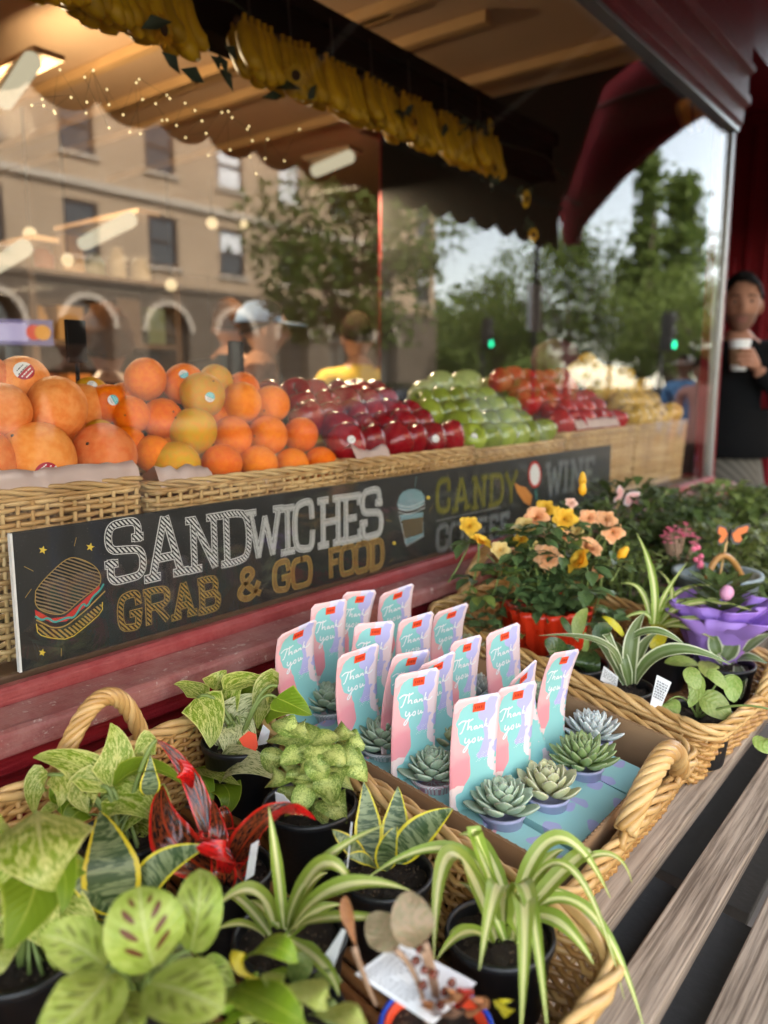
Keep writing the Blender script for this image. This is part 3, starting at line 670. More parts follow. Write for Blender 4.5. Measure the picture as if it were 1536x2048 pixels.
for i, (px, py, rp, y, me, st, lb) in enumerate([
    (352, 930, 47, .115, ORE, None, 'long lemon-shaped orange at the front corner of the orange basket'),
    (443, 929, 42, .115, None, None, None), (517, 930, 40, .115, None, None, None), (583, 931, 36, .115, None, None, None), (641, 926, 33, .115, None, None, None),
    (387, 862, 48, .145, ORP, None, 'yellow green tinged orange with a starry stem end'), (465, 873, 41, .15, None, None, None), (536, 871, 40, .15, None, None, None), (601, 870, 36, .15, None, None, None),
    (405, 790, 46, .185, ORP, (.35, -.1, .0085, 'sticker_t'), 'yellowish orange with a turquoise and white sticker above the green tinged one'), (483, 805, 41, .19, None, None, None), (543, 808, 37, .19, None, None, None),
    (291, 759, 43, .25, None, None, 'topmost orange of the heap, bright and plain'), (368, 768, 42, .24, None, (.0, .5, .008, 'sticker_t'), 'top orange of the heap with a turquoise sticker on its crown'), (432, 766, 37, .25, ORP, None, 'yellowish top orange next to the black price holder'), (486, 780, 36, .25, None, None, None),
    (182, 788, 35, .27, ORP, (.1, .6, .008, 'sticker_w'), 'yellowish orange with a white sticker behind the grapefruit'), (216, 807, 39, .23, None, (.3, .2, .0085, 'sticker_t'), 'orange with a turquoise sticker next to the grapefruit pile'),
    (262, 830, 38, .2, None, None, None), (325, 838, 42, .19, None, None, None), (199, 872, 34, .2, ORP, None, 'yellowish orange peeping out over the scarred grapefruit'), (256, 888, 36, .17, None, None, None), (306, 908, 38, .14, None, None, None),
    (330, 880, 36, .2, None, None, None), (250, 800, 36, .29, None, None, None), (430, 830, 38, .23, None, None, None), (510, 840, 36, .23, None, None, None)]):
    p, r = fpx(px, py, rp, y); fruit(me or ORM[i % 4], 'orange', 'orange', lb or OLB.get(i, ol), 'oranges heaped in the window', p, r, (.9, .2, -2.0) if me is ORP and i == 5 else ((1.5, .15, -2.6) if me is ORE else None), st)
# apples
def apple_mesh(name, mat, tall=1.0, seed=0):
    prof = [(.001, -.80), (.12, -.86), (.30, -.90), (.55, -.78), (.80, -.42), (.95, .02), (.98, .34), (.90, .66), (.66, .88), (.40, .90), (.2, .78), (.06, .64), (.001, .60)]
    mb = MB(); mb.lathe([(r, z*tall) for r, z in prof], 22, ruffle=lambda t, a: .02*cos(5*a+seed)*(1-abs(t*2-1))+.02*sin(a+seed))
    mb.m = 1; mb.tube([(0, 0, .6*tall), (.04, .02, .85*tall), (.1, .03, 1.08*tall)], [.03, .025, .04], 6); return mb.mesh(name, [mat, M['stem']])
ORD = ['first', 'second', 'third', 'fourth', 'fifth', 'sixth', 'seventh', 'eighth', 'ninth', 'tenth', 'eleventh', 'twelfth', 'thirteenth', 'fourteenth']
def heap(me, nm, cat, lab, grp, x0, x1, z0, r, nrow, ncol, dy, dz, y0=.1, stk=0, jit=.1):
    for j in range(nrow):
        for i in range(ncol-(j % 2)):
            x = x0+r+(x1-x0-2*r)*(i+.5*(j % 2))/(ncol-1)+R(-jit, jit)*r
            p = (x, y0+dy*j+R(-jit, jit)*r, z0+dz*j+R(-jit, jit)*r)
            fruit(me[(i+j) % len(me)], nm, cat, '%s, %s from the left in the %s row' % (lab, ORD[i], ORD[j].replace('first', 'front')), grp, p, r*R(.94, 1.05), (R(.2, 1.3), R(-.6, .6), R(0, 6.3)), (R(-.3, .3), R(-.1, .4), .008, 'sticker_w') if stk and (i*3+j*5) % stk == 0 else None)
AD = [apple_mesh('red_apple', M['apple_dark'], 1.05, s) for s in (0, 2)]; AR = [apple_mesh('red_apple', M['apple_red'], .98, s) for s in (1, 3)]
AG = [apple_mesh('green_apple', M['apple_green'], .95, s) for s in (1, 4)]; PG = [apple_mesh('golden_pear', M['pear_gold'], 1.15, s) for s in (1, 5)]
heap(AD, 'red_apple', 'apple', 'dark red apple beside the oranges', 'dark red apples in the window', 1.135, 1.56, 1.262, .0385, 5, 6, .052, .023, .105, 4)
heap(AG, 'green_apple', 'apple', 'green apple in the window', 'green apples in the window', 1.58, 2.02, 1.252, .038, 4, 6, .055, .028, .105, 9)
heap(AR, 'red_apple', 'apple', 'bright red apple beyond the green ones', 'bright red apples in the window', 2.05, 2.53, 1.268, .040, 5, 6, .05, .031, .105)
heap(PG, 'golden_pear', 'pear', 'golden pear by the corner post', 'golden pears in the window', 2.57, 3.05, 1.27, .038, 4, 6, .055, .045, .105)
for i, (px, py, rp) in enumerate([(1155, 745, 24), (1185, 740, 22), (1215, 752, 22), (1170, 728, 20), (1200, 765, 20)]):
    p, r = fpx(px, py, rp, .26); fruit(PG[i % 2], 'golden_pear', 'pear', 'golden fruit lying on top of the bright red apples', 'golden fruit on the red apples', p, r)
mb = MB(); mb.ball((0, 0, 0), (.8, .8, 1.25), 20, 14); mb.m = 1; mb.ball((0, 0, 1.24), (.07, .07, .05), 8, 4); MELON = mb.mesh('melon', [M['melon'], M['stem']])
for i, (px, py, rp) in enumerate([(850, 790, 38), (905, 788, 40), (960, 800, 38), (880, 768, 34), (930, 768, 36), (985, 778, 34), (1015, 800, 32)]):
    p, r = fpx(px, py, rp, .36); o = fruit(MELON, 'melon', 'melon', 'pale green oval melon behind the green apples', 'pale melons in the window', p, r, (R(-.3, .3), 1.4, R(-.4, .4)))
# tissue liners at the rims
k = NT('pink_tissue'); M['tissue'] = k.pr((.75, .58, .52), .7, k.bump(k.noise(60), .4, .003), .3, trans=.35)
for (a, b, z, l) in ((.09, .668, 1.262, 'pale pink tissue under the grapefruit'), (.70, .80, 1.247, 'scrap of pink tissue at the front corner of the orange basket'), (1.14, 1.24, 1.25, 'scrap of pale tissue at the corner of the dark red apples'), (2.1, 2.4, 1.27, 'white paper liner hanging over the rim under the bright red apples')):
    mb = MB(); n = 40
    for i in range(n+1):
        x = a+(b-a)*i/n; h = .012*mnoise.noise(V((x*18, 1, 2)))+.006*mnoise.noise(V((x*60, 1, 2)))
        mb.v += [V((x, .054+.003*sin(x*70), z-.012)), V((x, .060+.003*sin(x*90), z+.004+h*.5)), V((x, .068+.004*sin(x*50), z+.014+h)), V((x, .12, z-.01))]
    for i in range(n):
        for j in range(3): q = i*4+j; mb.face((q, q+4, q+5, q+1))
    tag(mb.build('tissue_paper', M['tissue']), l, 'tissue paper', 'tissue paper liners')
# black price-card holders among the fruit
for (px, py, y, l) in ((152, 683, .34, 'black price holder standing behind the grapefruit'), (472, 718, .33, 'crumpled black price tag behind the oranges')):
    p = gy(px, py, y); t = thing('price_holder', l, 'price holder', 'black price holders', (p.x, p.y, p.z))
    flat(bevel(MB().box((-.018, -.004, -.035), (.018, .004, .035)).build('price_card', M['black'], t), .002)); MB().tube([(0, 0, -.034), (0, .01, 1.05-p.z)], .004, 6).build('holder_stem', M['iron'], t)
# ---------------------------------------------------------------- chalkboard sign
sg = thing('chalk_sign', 'long black chalkboard reading SANDWICHES with a drawn sandwich and coffee cup', 'sign', loc=(1.35, .014, 1.12))
k = NT('chalkboard'); n1 = k.noise(8, det=5); n2 = k.noise(700, det=1)
M['board'] = k.pr(k.mix(k.step(n2, .74, .78), k.mix(n1, (.012, .012, .012), (.026, .026, .025)), (.12, .12, .11)), .5, None, .35)
SY = .0118
part(MB().box((.4585, .012, 1.0385), (2.24, .0165, 1.2075)), 'board', M['board'], sg)
part(MB().box((.4555, .0112, 1.0385), (.4583, .0175, 1.2085)), 'board_edge', M['white'], sg)
part(MB().box((.4585, .0121, 1.2077), (2.24, .0166, 1.2089)), 'board_edge', M['iron'], sg)
def chalk(name, c, hatch=0, dens=.75, bgc=(.018, .018, .018), freq=1350., ang=.75):
    k = NT(name); co = k.coord(); col = c
    n = k.noise(900, co, 3, .7)
    m = k.step(n, 1-dens-.1, 1-dens+.12)
    if hatch:
        x = k.n('ShaderNodeSeparateXYZ'); k.t.links.new(co, x.inputs[0])
        ph = k.ma('ADD', k.ma('MULTIPLY', x.outputs[0], freq*cos(ang)), k.ma('MULTIPLY', x.outputs[2], freq*sin(ang)))
        ph = k.ma('ADD', ph, k.ma('MULTIPLY', k.noise(60, co), 2.5)); s = k.ma('SINE', ph); m = k.ma('MULTIPLY', m, k.step(s, -.35+hatch, .2+hatch))
    return k.pr(k.mix(m, bgc, c), .9, None, .1)
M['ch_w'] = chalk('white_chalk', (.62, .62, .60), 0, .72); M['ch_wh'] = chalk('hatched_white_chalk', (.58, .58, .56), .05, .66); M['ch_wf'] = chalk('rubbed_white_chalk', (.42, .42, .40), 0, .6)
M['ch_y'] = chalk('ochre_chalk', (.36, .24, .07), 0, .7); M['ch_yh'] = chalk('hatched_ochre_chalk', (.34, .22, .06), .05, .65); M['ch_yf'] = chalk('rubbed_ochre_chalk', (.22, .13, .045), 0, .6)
M['ch_star'] = chalk('yellow_chalk', (.62, .45, .06), 0, .8); M['ch_r'] = chalk('red_chalk', (.45, .04, .03), 0, .8); M['ch_t'] = chalk('teal_chalk', (.06, .30, .27), 0, .8)
M['ch_b'] = chalk('pale_blue_chalk', (.30, .48, .52), .1, .8, freq=1500); M['ch_br'] = chalk('hatched_brown_chalk', (.22, .16, .085), .25, .75, freq=1500, ang=1.1); M['ch_o'] = chalk('orange_chalk', (.50, .20, .05), 0, .8)
M['ch_g'] = chalk('dim_green_chalk', (.14, .13, .03), 0, .66); M['ch_gr'] = chalk('dim_grey_chalk', (.16, .17, .17), 0, .62); M['ch_k'] = M['board']
LAY = [0]
def ribbon(mb, pts, wd, y):
    n = len(pts); b = len(mb.v)
    for i, p in enumerate(pts):
        p = V(p).to_2d(); q0 = V(pts[max(i-1, 0)]).to_2d(); q1 = V(pts[min(i+1, n-1)]).to_2d(); t = (q1-q0)
        if t.length < 1e-9: t = V((1, 0))
        t.normalize(); nr = V((-t.y, t.x)); e = V((0, 0))
        if i == 0: e = -t*wd*.3
        if i == n-1: e = t*wd*.3
        for s in (-1, 1): q = p+e+nr*wd*.5*s; mb.v.append(V((q.x, y, q.y)))
    for i in range(n-1): a = b+2*i; mb.face((a, a+2, a+3, a+1))
def smooth2(pts, k=3):
    for _ in range(k):
        q = [pts[0]]
        for a, b in zip(pts, pts[1:]): q += [(a[0]*.75+b[0]*.25, a[1]*.75+b[1]*.25), (a[0]*.25+b[0]*.75, a[1]*.25+b[1]*.75)]
        pts = q+[pts[-1]]
    return pts
GL = {
 'S': [('c', (.86, .66), (.88, .97), (.5, .99), (.08, .95), (.06, .55), (.5, .52), (.98, .48), (.96, .04), (.5, .02), (.08, .02), (.1, .36)), ('l', (.74, .70), (.96, .70)), ('l', (.0, .32), (.24, .32))],
 'A': [('l', (.47, .97), (.16, .04)), ('l', (.53, .97), (.84, .04)), ('l', (.27, .34), (.73, .34)), ('l', (.02, .04), (.3, .04)), ('l', (.7, .04), (.98, .04))],
 'N': [('l', (.2, .04), (.2, .96)), ('l', (.22, .96), (.78, .04)), ('l', (.8, .04), (.8, .96)), ('l', (.04, .04), (.36, .04)), ('l', (.64, .96), (.96, .96)), ('l', (.04, .96), (.22, .96))],
 'D': [('l', (.2, .04), (.2, .96)), ('c', (.06, .96), (.5, .97), (.96, .9), (.96, .1), (.5, .03), (.06, .04))],
 'W': [('l', (.1, .96), (.3, .04)), ('l', (.3, .04), (.5, .8)), ('l', (.5, .8), (.7, .04)), ('l', (.7, .04), (.9, .96)), ('l', (.0, .96), (.22, .96)), ('l', (.78, .96), (1, .96))],
 'I': [('l', (.5, .04), (.5, .96)), ('l', (.15, .04), (.85, .04)), ('l', (.15, .96), (.85, .96))],
 'C': [('c', (.88, .66), (.86, .97), (.5, .99), (.04, .9), (.04, .1), (.5, .02), (.86, .03), (.9, .34))],
 'H': [('l', (.2, .04), (.2, .96)), ('l', (.8, .04), (.8, .96)), ('l', (.2, .5), (.8, .5)), ('l', (.04, .04), (.36, .04)), ('l', (.64, .04), (.96, .04)), ('l', (.04, .96), (.36, .96)), ('l', (.64, .96), (.96, .96))],
 'E': [('l', (.2, .04), (.2, .96)), ('l', (.06, .96), (.88, .96)), ('l', (.06, .04), (.9, .04)), ('l', (.2, .5), (.68, .5)), ('l', (.88, .8), (.88, .96)), ('l', (.9, .04), (.9, .2))],
 'G': [('c', (.88, .70), (.84, .97), (.5, .99), (.06, .9), (.04, .1), (.5, .02), (.84, .02), (.86, .42)), ('l', (.55, .42), (.95, .42))],
 'R': [('l', (.2, .04), (.2, .96)), ('c', (.1, .96), (.6, .97), (.92, .9), (.9, .5), (.5, .48), (.2, .48)), ('l', (.5, .48), (.86, .04))],
 'B': [('l', (.2, .04), (.2, .96)), ('c', (.1, .96), (.6, .97), (.86, .9), (.84, .54), (.5, .52), (.2, .52)), ('c', (.2, .52), (.6, .52), (.95, .46), (.95, .06), (.5, .03), (.1, .04))],
 'O': [('c', (.5, .98), (.05, .97), (.04, .03), (.5, .02), (.96, .03), (.95, .97), (.5, .98))],
 'F': [('l', (.2, .04), (.2, .96)), ('l', (.1, .96), (.9, .96)), ('l', (.2, .52), (.7, .52))],
 'Y': [('l', (.1, .96), (.5, .5)), ('l', (.9, .96), (.5, .5)), ('l', (.5, .5), (.5, .04))],
 '&': [('c', (.95, .1), (.6, .3), (.2, .7), (.3, .98), (.6, .98), (.72, .75), (.3, .5), (.05, .25), (.3, .0), (.7, .05), (.9, .45))],
}
def letter(ch, xl, xr, yt, yb, wd, m_out, m_in, m_gap='ch_k'):
    xm, ym = (xl+xr)/2, (yt+yb)/2; x0, x1 = gy(xl, ym, SY).x, gy(xr, ym, SY).x; z1, z0 = gy(xm, yt, SY).z, gy(xm, yb, SY).z
    h = z1-z0; mbs = [MB(), MB(), MB()]
    for si, st in enumerate(GL[ch]):
        ps = [(x0+(x1-x0)*p[0], z0+h*p[1]) for p in st[1:]]
        if st[0] == 'c': ps = smooth2(ps)
        for li, ww in enumerate((wd*1.62, wd*1.30, wd*1.0)): ribbon(mbs[li], ps, ww*h, SY-.00012-li*.0004-si*.00003)
    L = part(mbs[0], 'letter', M[m_out], sg)
    for m_, mt in ((mbs[1], m_gap), (mbs[2], m_in)):
        o = m_.build('letter_fill', M[mt], L, False)
def z3(*v): return [q/2 if i < 2 else 650+q/2 for i, q in enumerate(v)]
for ch, a in zip('SANDWICHES', [(424, 574, 785, 1022), (576, 746, 768, 1010), (746, 884, 765, 978), (882, 1000, 745, 955), (988, 1130, 735, 925), (1118, 1182, 725, 915), (1176, 1258, 705, 902), (1272, 1372, 690, 882), (1368, 1446, 678, 866), (1444, 1528, 658, 848)]):
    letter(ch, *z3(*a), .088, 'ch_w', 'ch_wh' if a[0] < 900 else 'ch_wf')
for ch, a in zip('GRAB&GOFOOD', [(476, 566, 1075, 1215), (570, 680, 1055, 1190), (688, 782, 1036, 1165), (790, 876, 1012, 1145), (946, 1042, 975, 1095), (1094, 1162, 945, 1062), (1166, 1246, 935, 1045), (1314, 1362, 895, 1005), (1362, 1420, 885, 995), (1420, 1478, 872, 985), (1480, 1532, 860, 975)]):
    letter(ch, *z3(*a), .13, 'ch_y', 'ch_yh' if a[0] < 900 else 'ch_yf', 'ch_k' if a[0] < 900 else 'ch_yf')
def z7(*v): return [760+q/3.2 if i < 2 else 900+q/3.2 for i, q in enumerate(v)]
for ch, a in zip('CANDY', [(362, 450, 190, 395), (462, 575, 185, 382), (588, 684, 172, 368), (694, 786, 158, 352), (796, 880, 140, 335)]): letter(ch, *z7(*a), .14, 'ch_g', 'ch_g', 'ch_k')
for ch, a in zip('COFFEE', [(362, 438, 482, 640), (444, 530, 470, 625), (545, 610, 455, 605), (622, 685, 440, 590), (695, 755, 425, 575), (765, 825, 410, 560)]): letter(ch, *z7(*a), .17, 'ch_gr', 'ch_gr', 'ch_k')
for ch, a in zip('WINE', [(1060, 1165, 85, 285), (1172, 1205, 75, 265), (1215, 1300, 62, 250), (1310, 1372, 50, 235)]): letter(ch, *z7(*a), .14, 'ch_gr', 'ch_gr', 'ch_k')
def S2(pts): return [(lambda p: (p.x, p.z))(gy(px, py, SY)) for px, py in pts]
def draw(pts, wpx, mat, lay=0, name='chalk_line', sm=0):
    ps = S2(pts); ps = smooth2(ps, sm) if sm else ps; mb = MB(); LAY[0] = (LAY[0]+1) % 9
    ribbon(mb, ps, wpx*.00062, SY-.0002-lay*.0004-LAY[0]*.00002); return part(mb, name, M[mat], sg)
def area(pts, mat, lay=0, name='chalk_area', sm=0):
    ps = S2(pts); 
    if sm: ps = smooth2(ps+[ps[0]], sm)[:-1]
    mb = MB(); LAY[0] = (LAY[0]+1) % 9; mb.v = [V((x, SY-.0002-lay*.0004-LAY[0]*.00002, z)) for x, z in ps]; mb.face(range(len(ps)))
    f = mb.build('tmp', M[mat]); bm = bmesh.new(); bm.from_mesh(f.data); bmesh.ops.triangulate(bm, faces=bm.faces); bm.to_mesh(f.data); bm.free()
    f.name = name; f.parent = sg; f.matrix_parent_inverse = Matrix.Translation(-sg.location); return f
def zs(pts): return [(20+x/3.657, 1040+y/3.657) for x, y in pts]
top = [(185, 520), (230, 450), (400, 285), (480, 270), (600, 320), (655, 380), (665, 450), (640, 490), (500, 590), (400, 690), (300, 690), (180, 640)]
area(zs(top), 'ch_br', 0, 'bread_top', 2); draw(zs(top+[top[0]]), 1.6, 'ch_y', 1, sm=2)
area(zs([(180, 655), (300, 720), (400, 705), (520, 600), (650, 480), (660, 510), (540, 640), (410, 740), (300, 750), (185, 700)]), 'ch_r', 1, 'tomato')
draw(zs([(185, 705), (230, 735), (270, 710), (320, 750), (370, 730), (420, 710), (470, 715), (530, 600), (560, 640), (600, 560), (650, 520), (680, 470)]), 4.2, 'ch_t', 2, 'lettuce', 2)
area(zs([(190, 760), (250, 770), (300, 800), (420, 800), (560, 690), (670, 600), (670, 660), (540, 780), (420, 870), (300, 860), (200, 830)]), 'ch_yh', 0, 'bread_base', 1)
draw(zs([(190, 730), (250, 760), (310, 790), (400, 780), (500, 700), (560, 650), (610, 600), (690, 520)]), 2.6, 'ch_y', 2, sm=2); draw(zs([(190, 760), (200, 835), (300, 865), (430, 872), (560, 770), (672, 670), (672, 600)]), 1.6, 'ch_star', 2, sm=1)
def star(px, py, r, m='ch_star'): area([(px+(r if i % 2 == 0 else r*.42)*sin(i*pi/5+.2), py-(r if i % 2 == 0 else r*.42)*cos(i*pi/5+.2)) for i in range(10)], m, 1, 'star')
star(85, 1100, 9); star(180, 1094, 9); star(84, 1305, 8)
for a in ([(152, 1075), (148, 1092)], [(48, 1133), (66, 1142)], [(62, 1178), (50, 1195)], [(122, 1297), (122, 1312)], [(785, 1118), (778, 1125)], [(865, 1010), (858, 1025)], [(772, 1040), (782, 1043)]): draw(a, 1.3, 'ch_y', 1)
cup = [(797, 1008), (848, 1003), (846, 1075), (812, 1092)]
area([(800, 1030), (846, 1024), (847, 1072), (811, 1090)], 'ch_b', 0, 'cup'); area([(803, 1040), (846, 1034), (845, 1066), (808, 1078)], 'ch_br', 1, 'cup_sleeve'); area([(793, 1012), (800, 985), (825, 976), (847, 984), (850, 1005), (835, 1018), (806, 1024)], 'ch_b', 1, 'cup_lid', 1)
for yy in (0, 7, 14): draw([(795, 1010+yy), (818, 1016+yy), (849, 1001+yy)], 1.6, 'ch_w', 2, sm=2)
draw([(797, 1030), (812, 1092), (846, 1072)], 1.6, 'ch_w', 2); draw([(829, 975), (832, 955)], 2.5, 'ch_b', 1)
star(856, 995, 5); star(788, 1086, 5)
draw([(872, 1042), (1000, 1014)], 4, 'ch_gr', 1)
area([(1069+13*cos(i*pi/8), 949+27*sin(i*pi/8)) for i in range(16)], 'ch_r', 1, 'lollipop'); area([(1069+10*cos(i*pi/8), 949+22*sin(i*pi/8)) for i in range(16)], 'ch_w', 2, 'lollipop'); draw([(1071, 978), (1073, 1000)], 6, 'ch_t', 1)
area([(1028, 965), (1040, 972), (1050, 974), (1064, 992), (1060, 1012), (1048, 1005), (1034, 985)], 'ch_o', 1, 'wrapped_sweet')
# ---------------------------------------------------------------- hanging rail, bananas, garland, lamps
YB = .6; zb, zt_ = gy(768, 213, YB).z, gy(768, 92, YB).z
bm_ = thing('hanging_rail', 'black boxed rail running along the window above the hanging bananas', 'rail', loc=(1.2, YB, zb))
part(MB().box((-1.2, YB, zb), (2.99, YB+.10, zt_)), 'rail_board', M['black'], bm_, .008)
part(MB().box((-1.2, YB-.022, zt_-.035), (2.99, YB-.001, zt_+.01)), 'rail_cap', M['black'], bm_, .006)
part(MB().box((-1.2, YB-.012, zb-.008), (2.99, YB-.001, zb+.02)), 'rail_lip', M['black'], bm_, .004)
k = NT('banana_skin'); co = k.coord(); M['banana'] = k.pr(k.hsv(k.mix(k.step(k.noise(14, co, 4), .55, .72), (.58, .34, .010), (.40, .22, .008)), .5, 1., k.ma('MULTIPLY_ADD', k.rnd(), .4, .8)), .45, None, .4)
def banana_mesh(L, bend):
    pts = []; rad = []
    for i in range(13):
        t = i/12; a = (t-.12)*bend; pts.append(V((0, -sin(a)*0-(1-cos(a))*L/bend*.55, -sin(a)*L/bend))); rad.append(L*.128*(.32 if t < .1 else min(1, .45+t*2.2)*min(1, .3+(1-t)*4.5)))
    return MB().tube(pts, rad, 7).mesh('banana', M['banana'])
BM = [banana_mesh(.165, 1.25), banana_mesh(.158, 1.5), banana_mesh(.152, 1.05)]
GRP = 'banana bunches hung under the black rail'
for i, (pa, pb, py, nb, lb) in enumerate([
    (-30, 75, -30, 8, 'banana bunch at the end of the rail beside the warm strip light'), (75, 190, 5, 9, 'large banana bunch, second along the rail'), (195, 285, 30, 7, 'banana bunch left of the sunflower with a red tag'), (290, 372, 55, 6, 'banana bunch right under the sunflower with a red tag'),
    (472, 545, 128, 6, 'banana bunch just after the bare stretch of rail'), (548, 630, 150, 7, 'banana bunch right of the one after the bare stretch'), (636, 710, 190, 7, 'banana bunch in the middle of the rail, curled forward'), (716, 785, 215, 6, 'banana bunch next to the round open sunflower'),
    (790, 860, 250, 7, 'banana bunch below the round open sunflower'), (866, 930, 280, 7, 'banana bunch below the half hidden sunflower'), (936, 992, 305, 6, 'banana bunch at the far end of the rail next to the red bracket')]):
    a, b = gy(pa, py, YB-.06), gy(pb, py+(pb-pa)*.42, YB-.06); c = (a+b)/2; c.z = zb+.012; wdt = (b-a).length
    t = thing('banana_bunch', lb, 'bananas', GRP, c)
    MB().tube([(-wdt*.45, 0, .0), (0, .01, .012), (wdt*.45, 0, 0)], .012, 8).build('crown_stalk', M['stem'], t); MB().tube([(0, .01, .01), (0, .02, .12)], .003, 5).build('hook', M['iron'], t)
    nb = max(4, nb-1)
    for j in range(nb):
        u = (j+.5)/nb-.5
        for lay in (0, 1): link('banana', BM[(i+j+lay) % 3], t, (u*wdt*.9+lay*.010, -.012+lay*.045, -.002-R(0, .01)), (R(-.04, .04)-lay*.15, -u*.35+R(-.06, .06), R(-.2, .2)+.75), R(.95, 1.05))
k = NT('sunflower_petal'); M['petal_y'] = k.pr(k.mix(k.rnd(), (.62, .38, .01), (.66, .30, .01)), .6, trans=.3)
M['disc'] = plain('sunflower_disc', (.05, .022, .008), .9, .3, 300, .5); M['leaf_dk'] = plain('dark_cloth_leaf', (.02, .035, .015), .6, .3, 30)
mb = MB(); mb.m = 0
for ring, (n, L) in enumerate(((13, .034), (11, .026))):
    for i in range(n):
        a = 2*pi*i/n+ring*.3; d = V((cos(a), 0, sin(a))); leaf_bm(mb, [d*.008+V((0, -.001-ring*.003, 0)), d*(L*.6)+V((0, -.007-ring*.004, 0)), d*L+V((0, -.003-ring*.004, 0))], W_lance(.0065), V((0, -1, 0)), .2, 2)
mb.m = 1; mb.ball((0, -.006, 0), (.013, .007, .013), 12, 6); SFL = mb.mesh('sunflower', [M['petal_y'], M['disc']])
mb = MB(); leaf_bm(mb, [V((0, 0, 0)), V((.015, -.01, -.012)), V((.034, -.012, -.034))], W_lance(.012), V((0, -1, 0)), .2, 2); SLF = mb.mesh('leaf', M['leaf_dk'])
gd_ = thing('sunflower_garland', 'garland of sunflowers and dark leaves draped along the black rail', 'garland', loc=(1.5, YB-.05, zb))
MB().tube([(-1.3+.1*i, -.005+.01*sin(i*2.1), .03+.015*sin(i*1.3)) for i in range(29)], .003, 5).build('garland_cord', M['leaf_dk'], gd_)
for (px, py, s, n) in ((322, 60, 1.0, 3), (590, 152, .95, 3), (825, 246, .95, 5), (978, 252, .8, 4), (985, 338, 1, 5), (1050, 398, 1, 8), (1065, 470, .8, 5), (428, 95, .01, 5), (915, 262, .01, 6)):
    p = gy(px, py, YB-.11)-gd_.location
    if s > .1: link('sunflower', SFL, gd_, p, (R(-.3, .3), R(0, 1), R(-.5, .5)), s)
    for i in range(n): link('leaf', SLF, gd_, p+V((R(-.05, .05), R(0, .03), R(-.06, .03))), (R(-.6, .6), R(0, 6.2), R(-.5, .5)), R(.8, 1.3))
fl_ = thing('fairy_lights', 'string of tiny warm fairy lights looped under the bananas', 'fairy lights', loc=(1, YB, zb))
bu = MB().ball((0, 0, 0), .0024, 8, 6).mesh('bulb', M['bulb']); wire = []
for i in range(46):
    px, py = 70+i*11.2+R(-30, 30), 150+i*3+R(-40, 75); p = gy(px, py, YB-.1+R(-.03, .08))-fl_.location; wire.append(p); wire.sort(key=lambda q: q.x); link('bulb', bu, fl_, p)
MB().tube([q+V((0, .004, .004)) for q in wire], .0004, 4).build('wire', M['leaf_dk'], fl_)
# tube lamps and globes inside
def tube_lamp(px, py, y, L, lb, watts=14, dx=.15):
    q = gy(px, py, y); t = thing('tube_lamp', lb, 'ceiling lamp', 'tube lamps on the shop ceiling', q)
    MB().tube([(-dx*L, -L/2, 0), (dx*L, L/2, 0)], .03, 10).build('tube', M['tube_light'], t); flat(MB().box((-.05, -L/2, .032), (.05, L/2, .05)).build('fitting', M['ceiling'], t))
    ld = bpy.data.lights.new('tube_lamp_light', 'AREA' if watts < 5 else 'POINT'); ld.energy = watts if watts < 5 else watts*.5
    if watts < 5: ld.shape = 'RECTANGLE'; ld.size = .12; ld.size_y = L
    else: ld.shadow_soft_size = .05
    ld.color = (1, .78, .48)
    lo = bpy.data.objects.new('tube_lamp_light', ld); COL.objects.link(lo); lo.parent = t; lo.location = (0, 0, -.12)
tube_lamp(210, 465, 2.1, .6, 'lit tube lamp in front of the dark sash windows', 1.1)
tube_lamp(15, 517, 2.1, .55, 'lit tube lamp at the picture edge above the payment screen', 1.1)
tube_lamp(664, 328, 1.8, .3, 'short lit tube lamp under the middle bananas', 3.5)
tube_lamp(35, 165, 1.75, .4, 'warm lit strip lamp at the upper corner beside the bananas', 6)
for (px, py, y, r_) in ((424, 446, 3.0, .035), (488, 448, 3.2, .028), (342, 570, 3.1, .035), (60, 468, 2.6, .03), (135, 520, 2.8, .03)):
    p = gy(px, py, y); t = thing('pendant_bulb', 'small warm hanging bulb inside the shop', 'pendant bulb', 'warm bulbs hanging in the shop', p)
    MB().ball((0, 0, 0), r_, 12, 8).build('bulb', M['bulb_warm'], t); MB().tube([(0, 0, r_), (0, 0, 2.598-p.z)], .004, 5).build('cord', M['iron'], t)
# wooden ceiling battens
M['rod'] = plain('honey_wood', (.50, .30, .13), .6, .2, 8)
for px, py in ((200, 140), (470, 140), (640, 150), (760, 30), (985, 160)):
    q = gz(px, py, 2.565); o = flat(MB().box((-.018, -.75, -.018), (.018, 2.6, .018)).build('ceiling_batten', M['rod'])); o.location = (q.x, max(q.y, .85), 2.579); tag(o, 'honey coloured wooden batten fixed under the shop ceiling', 'batten', 'battens under the shop ceiling')
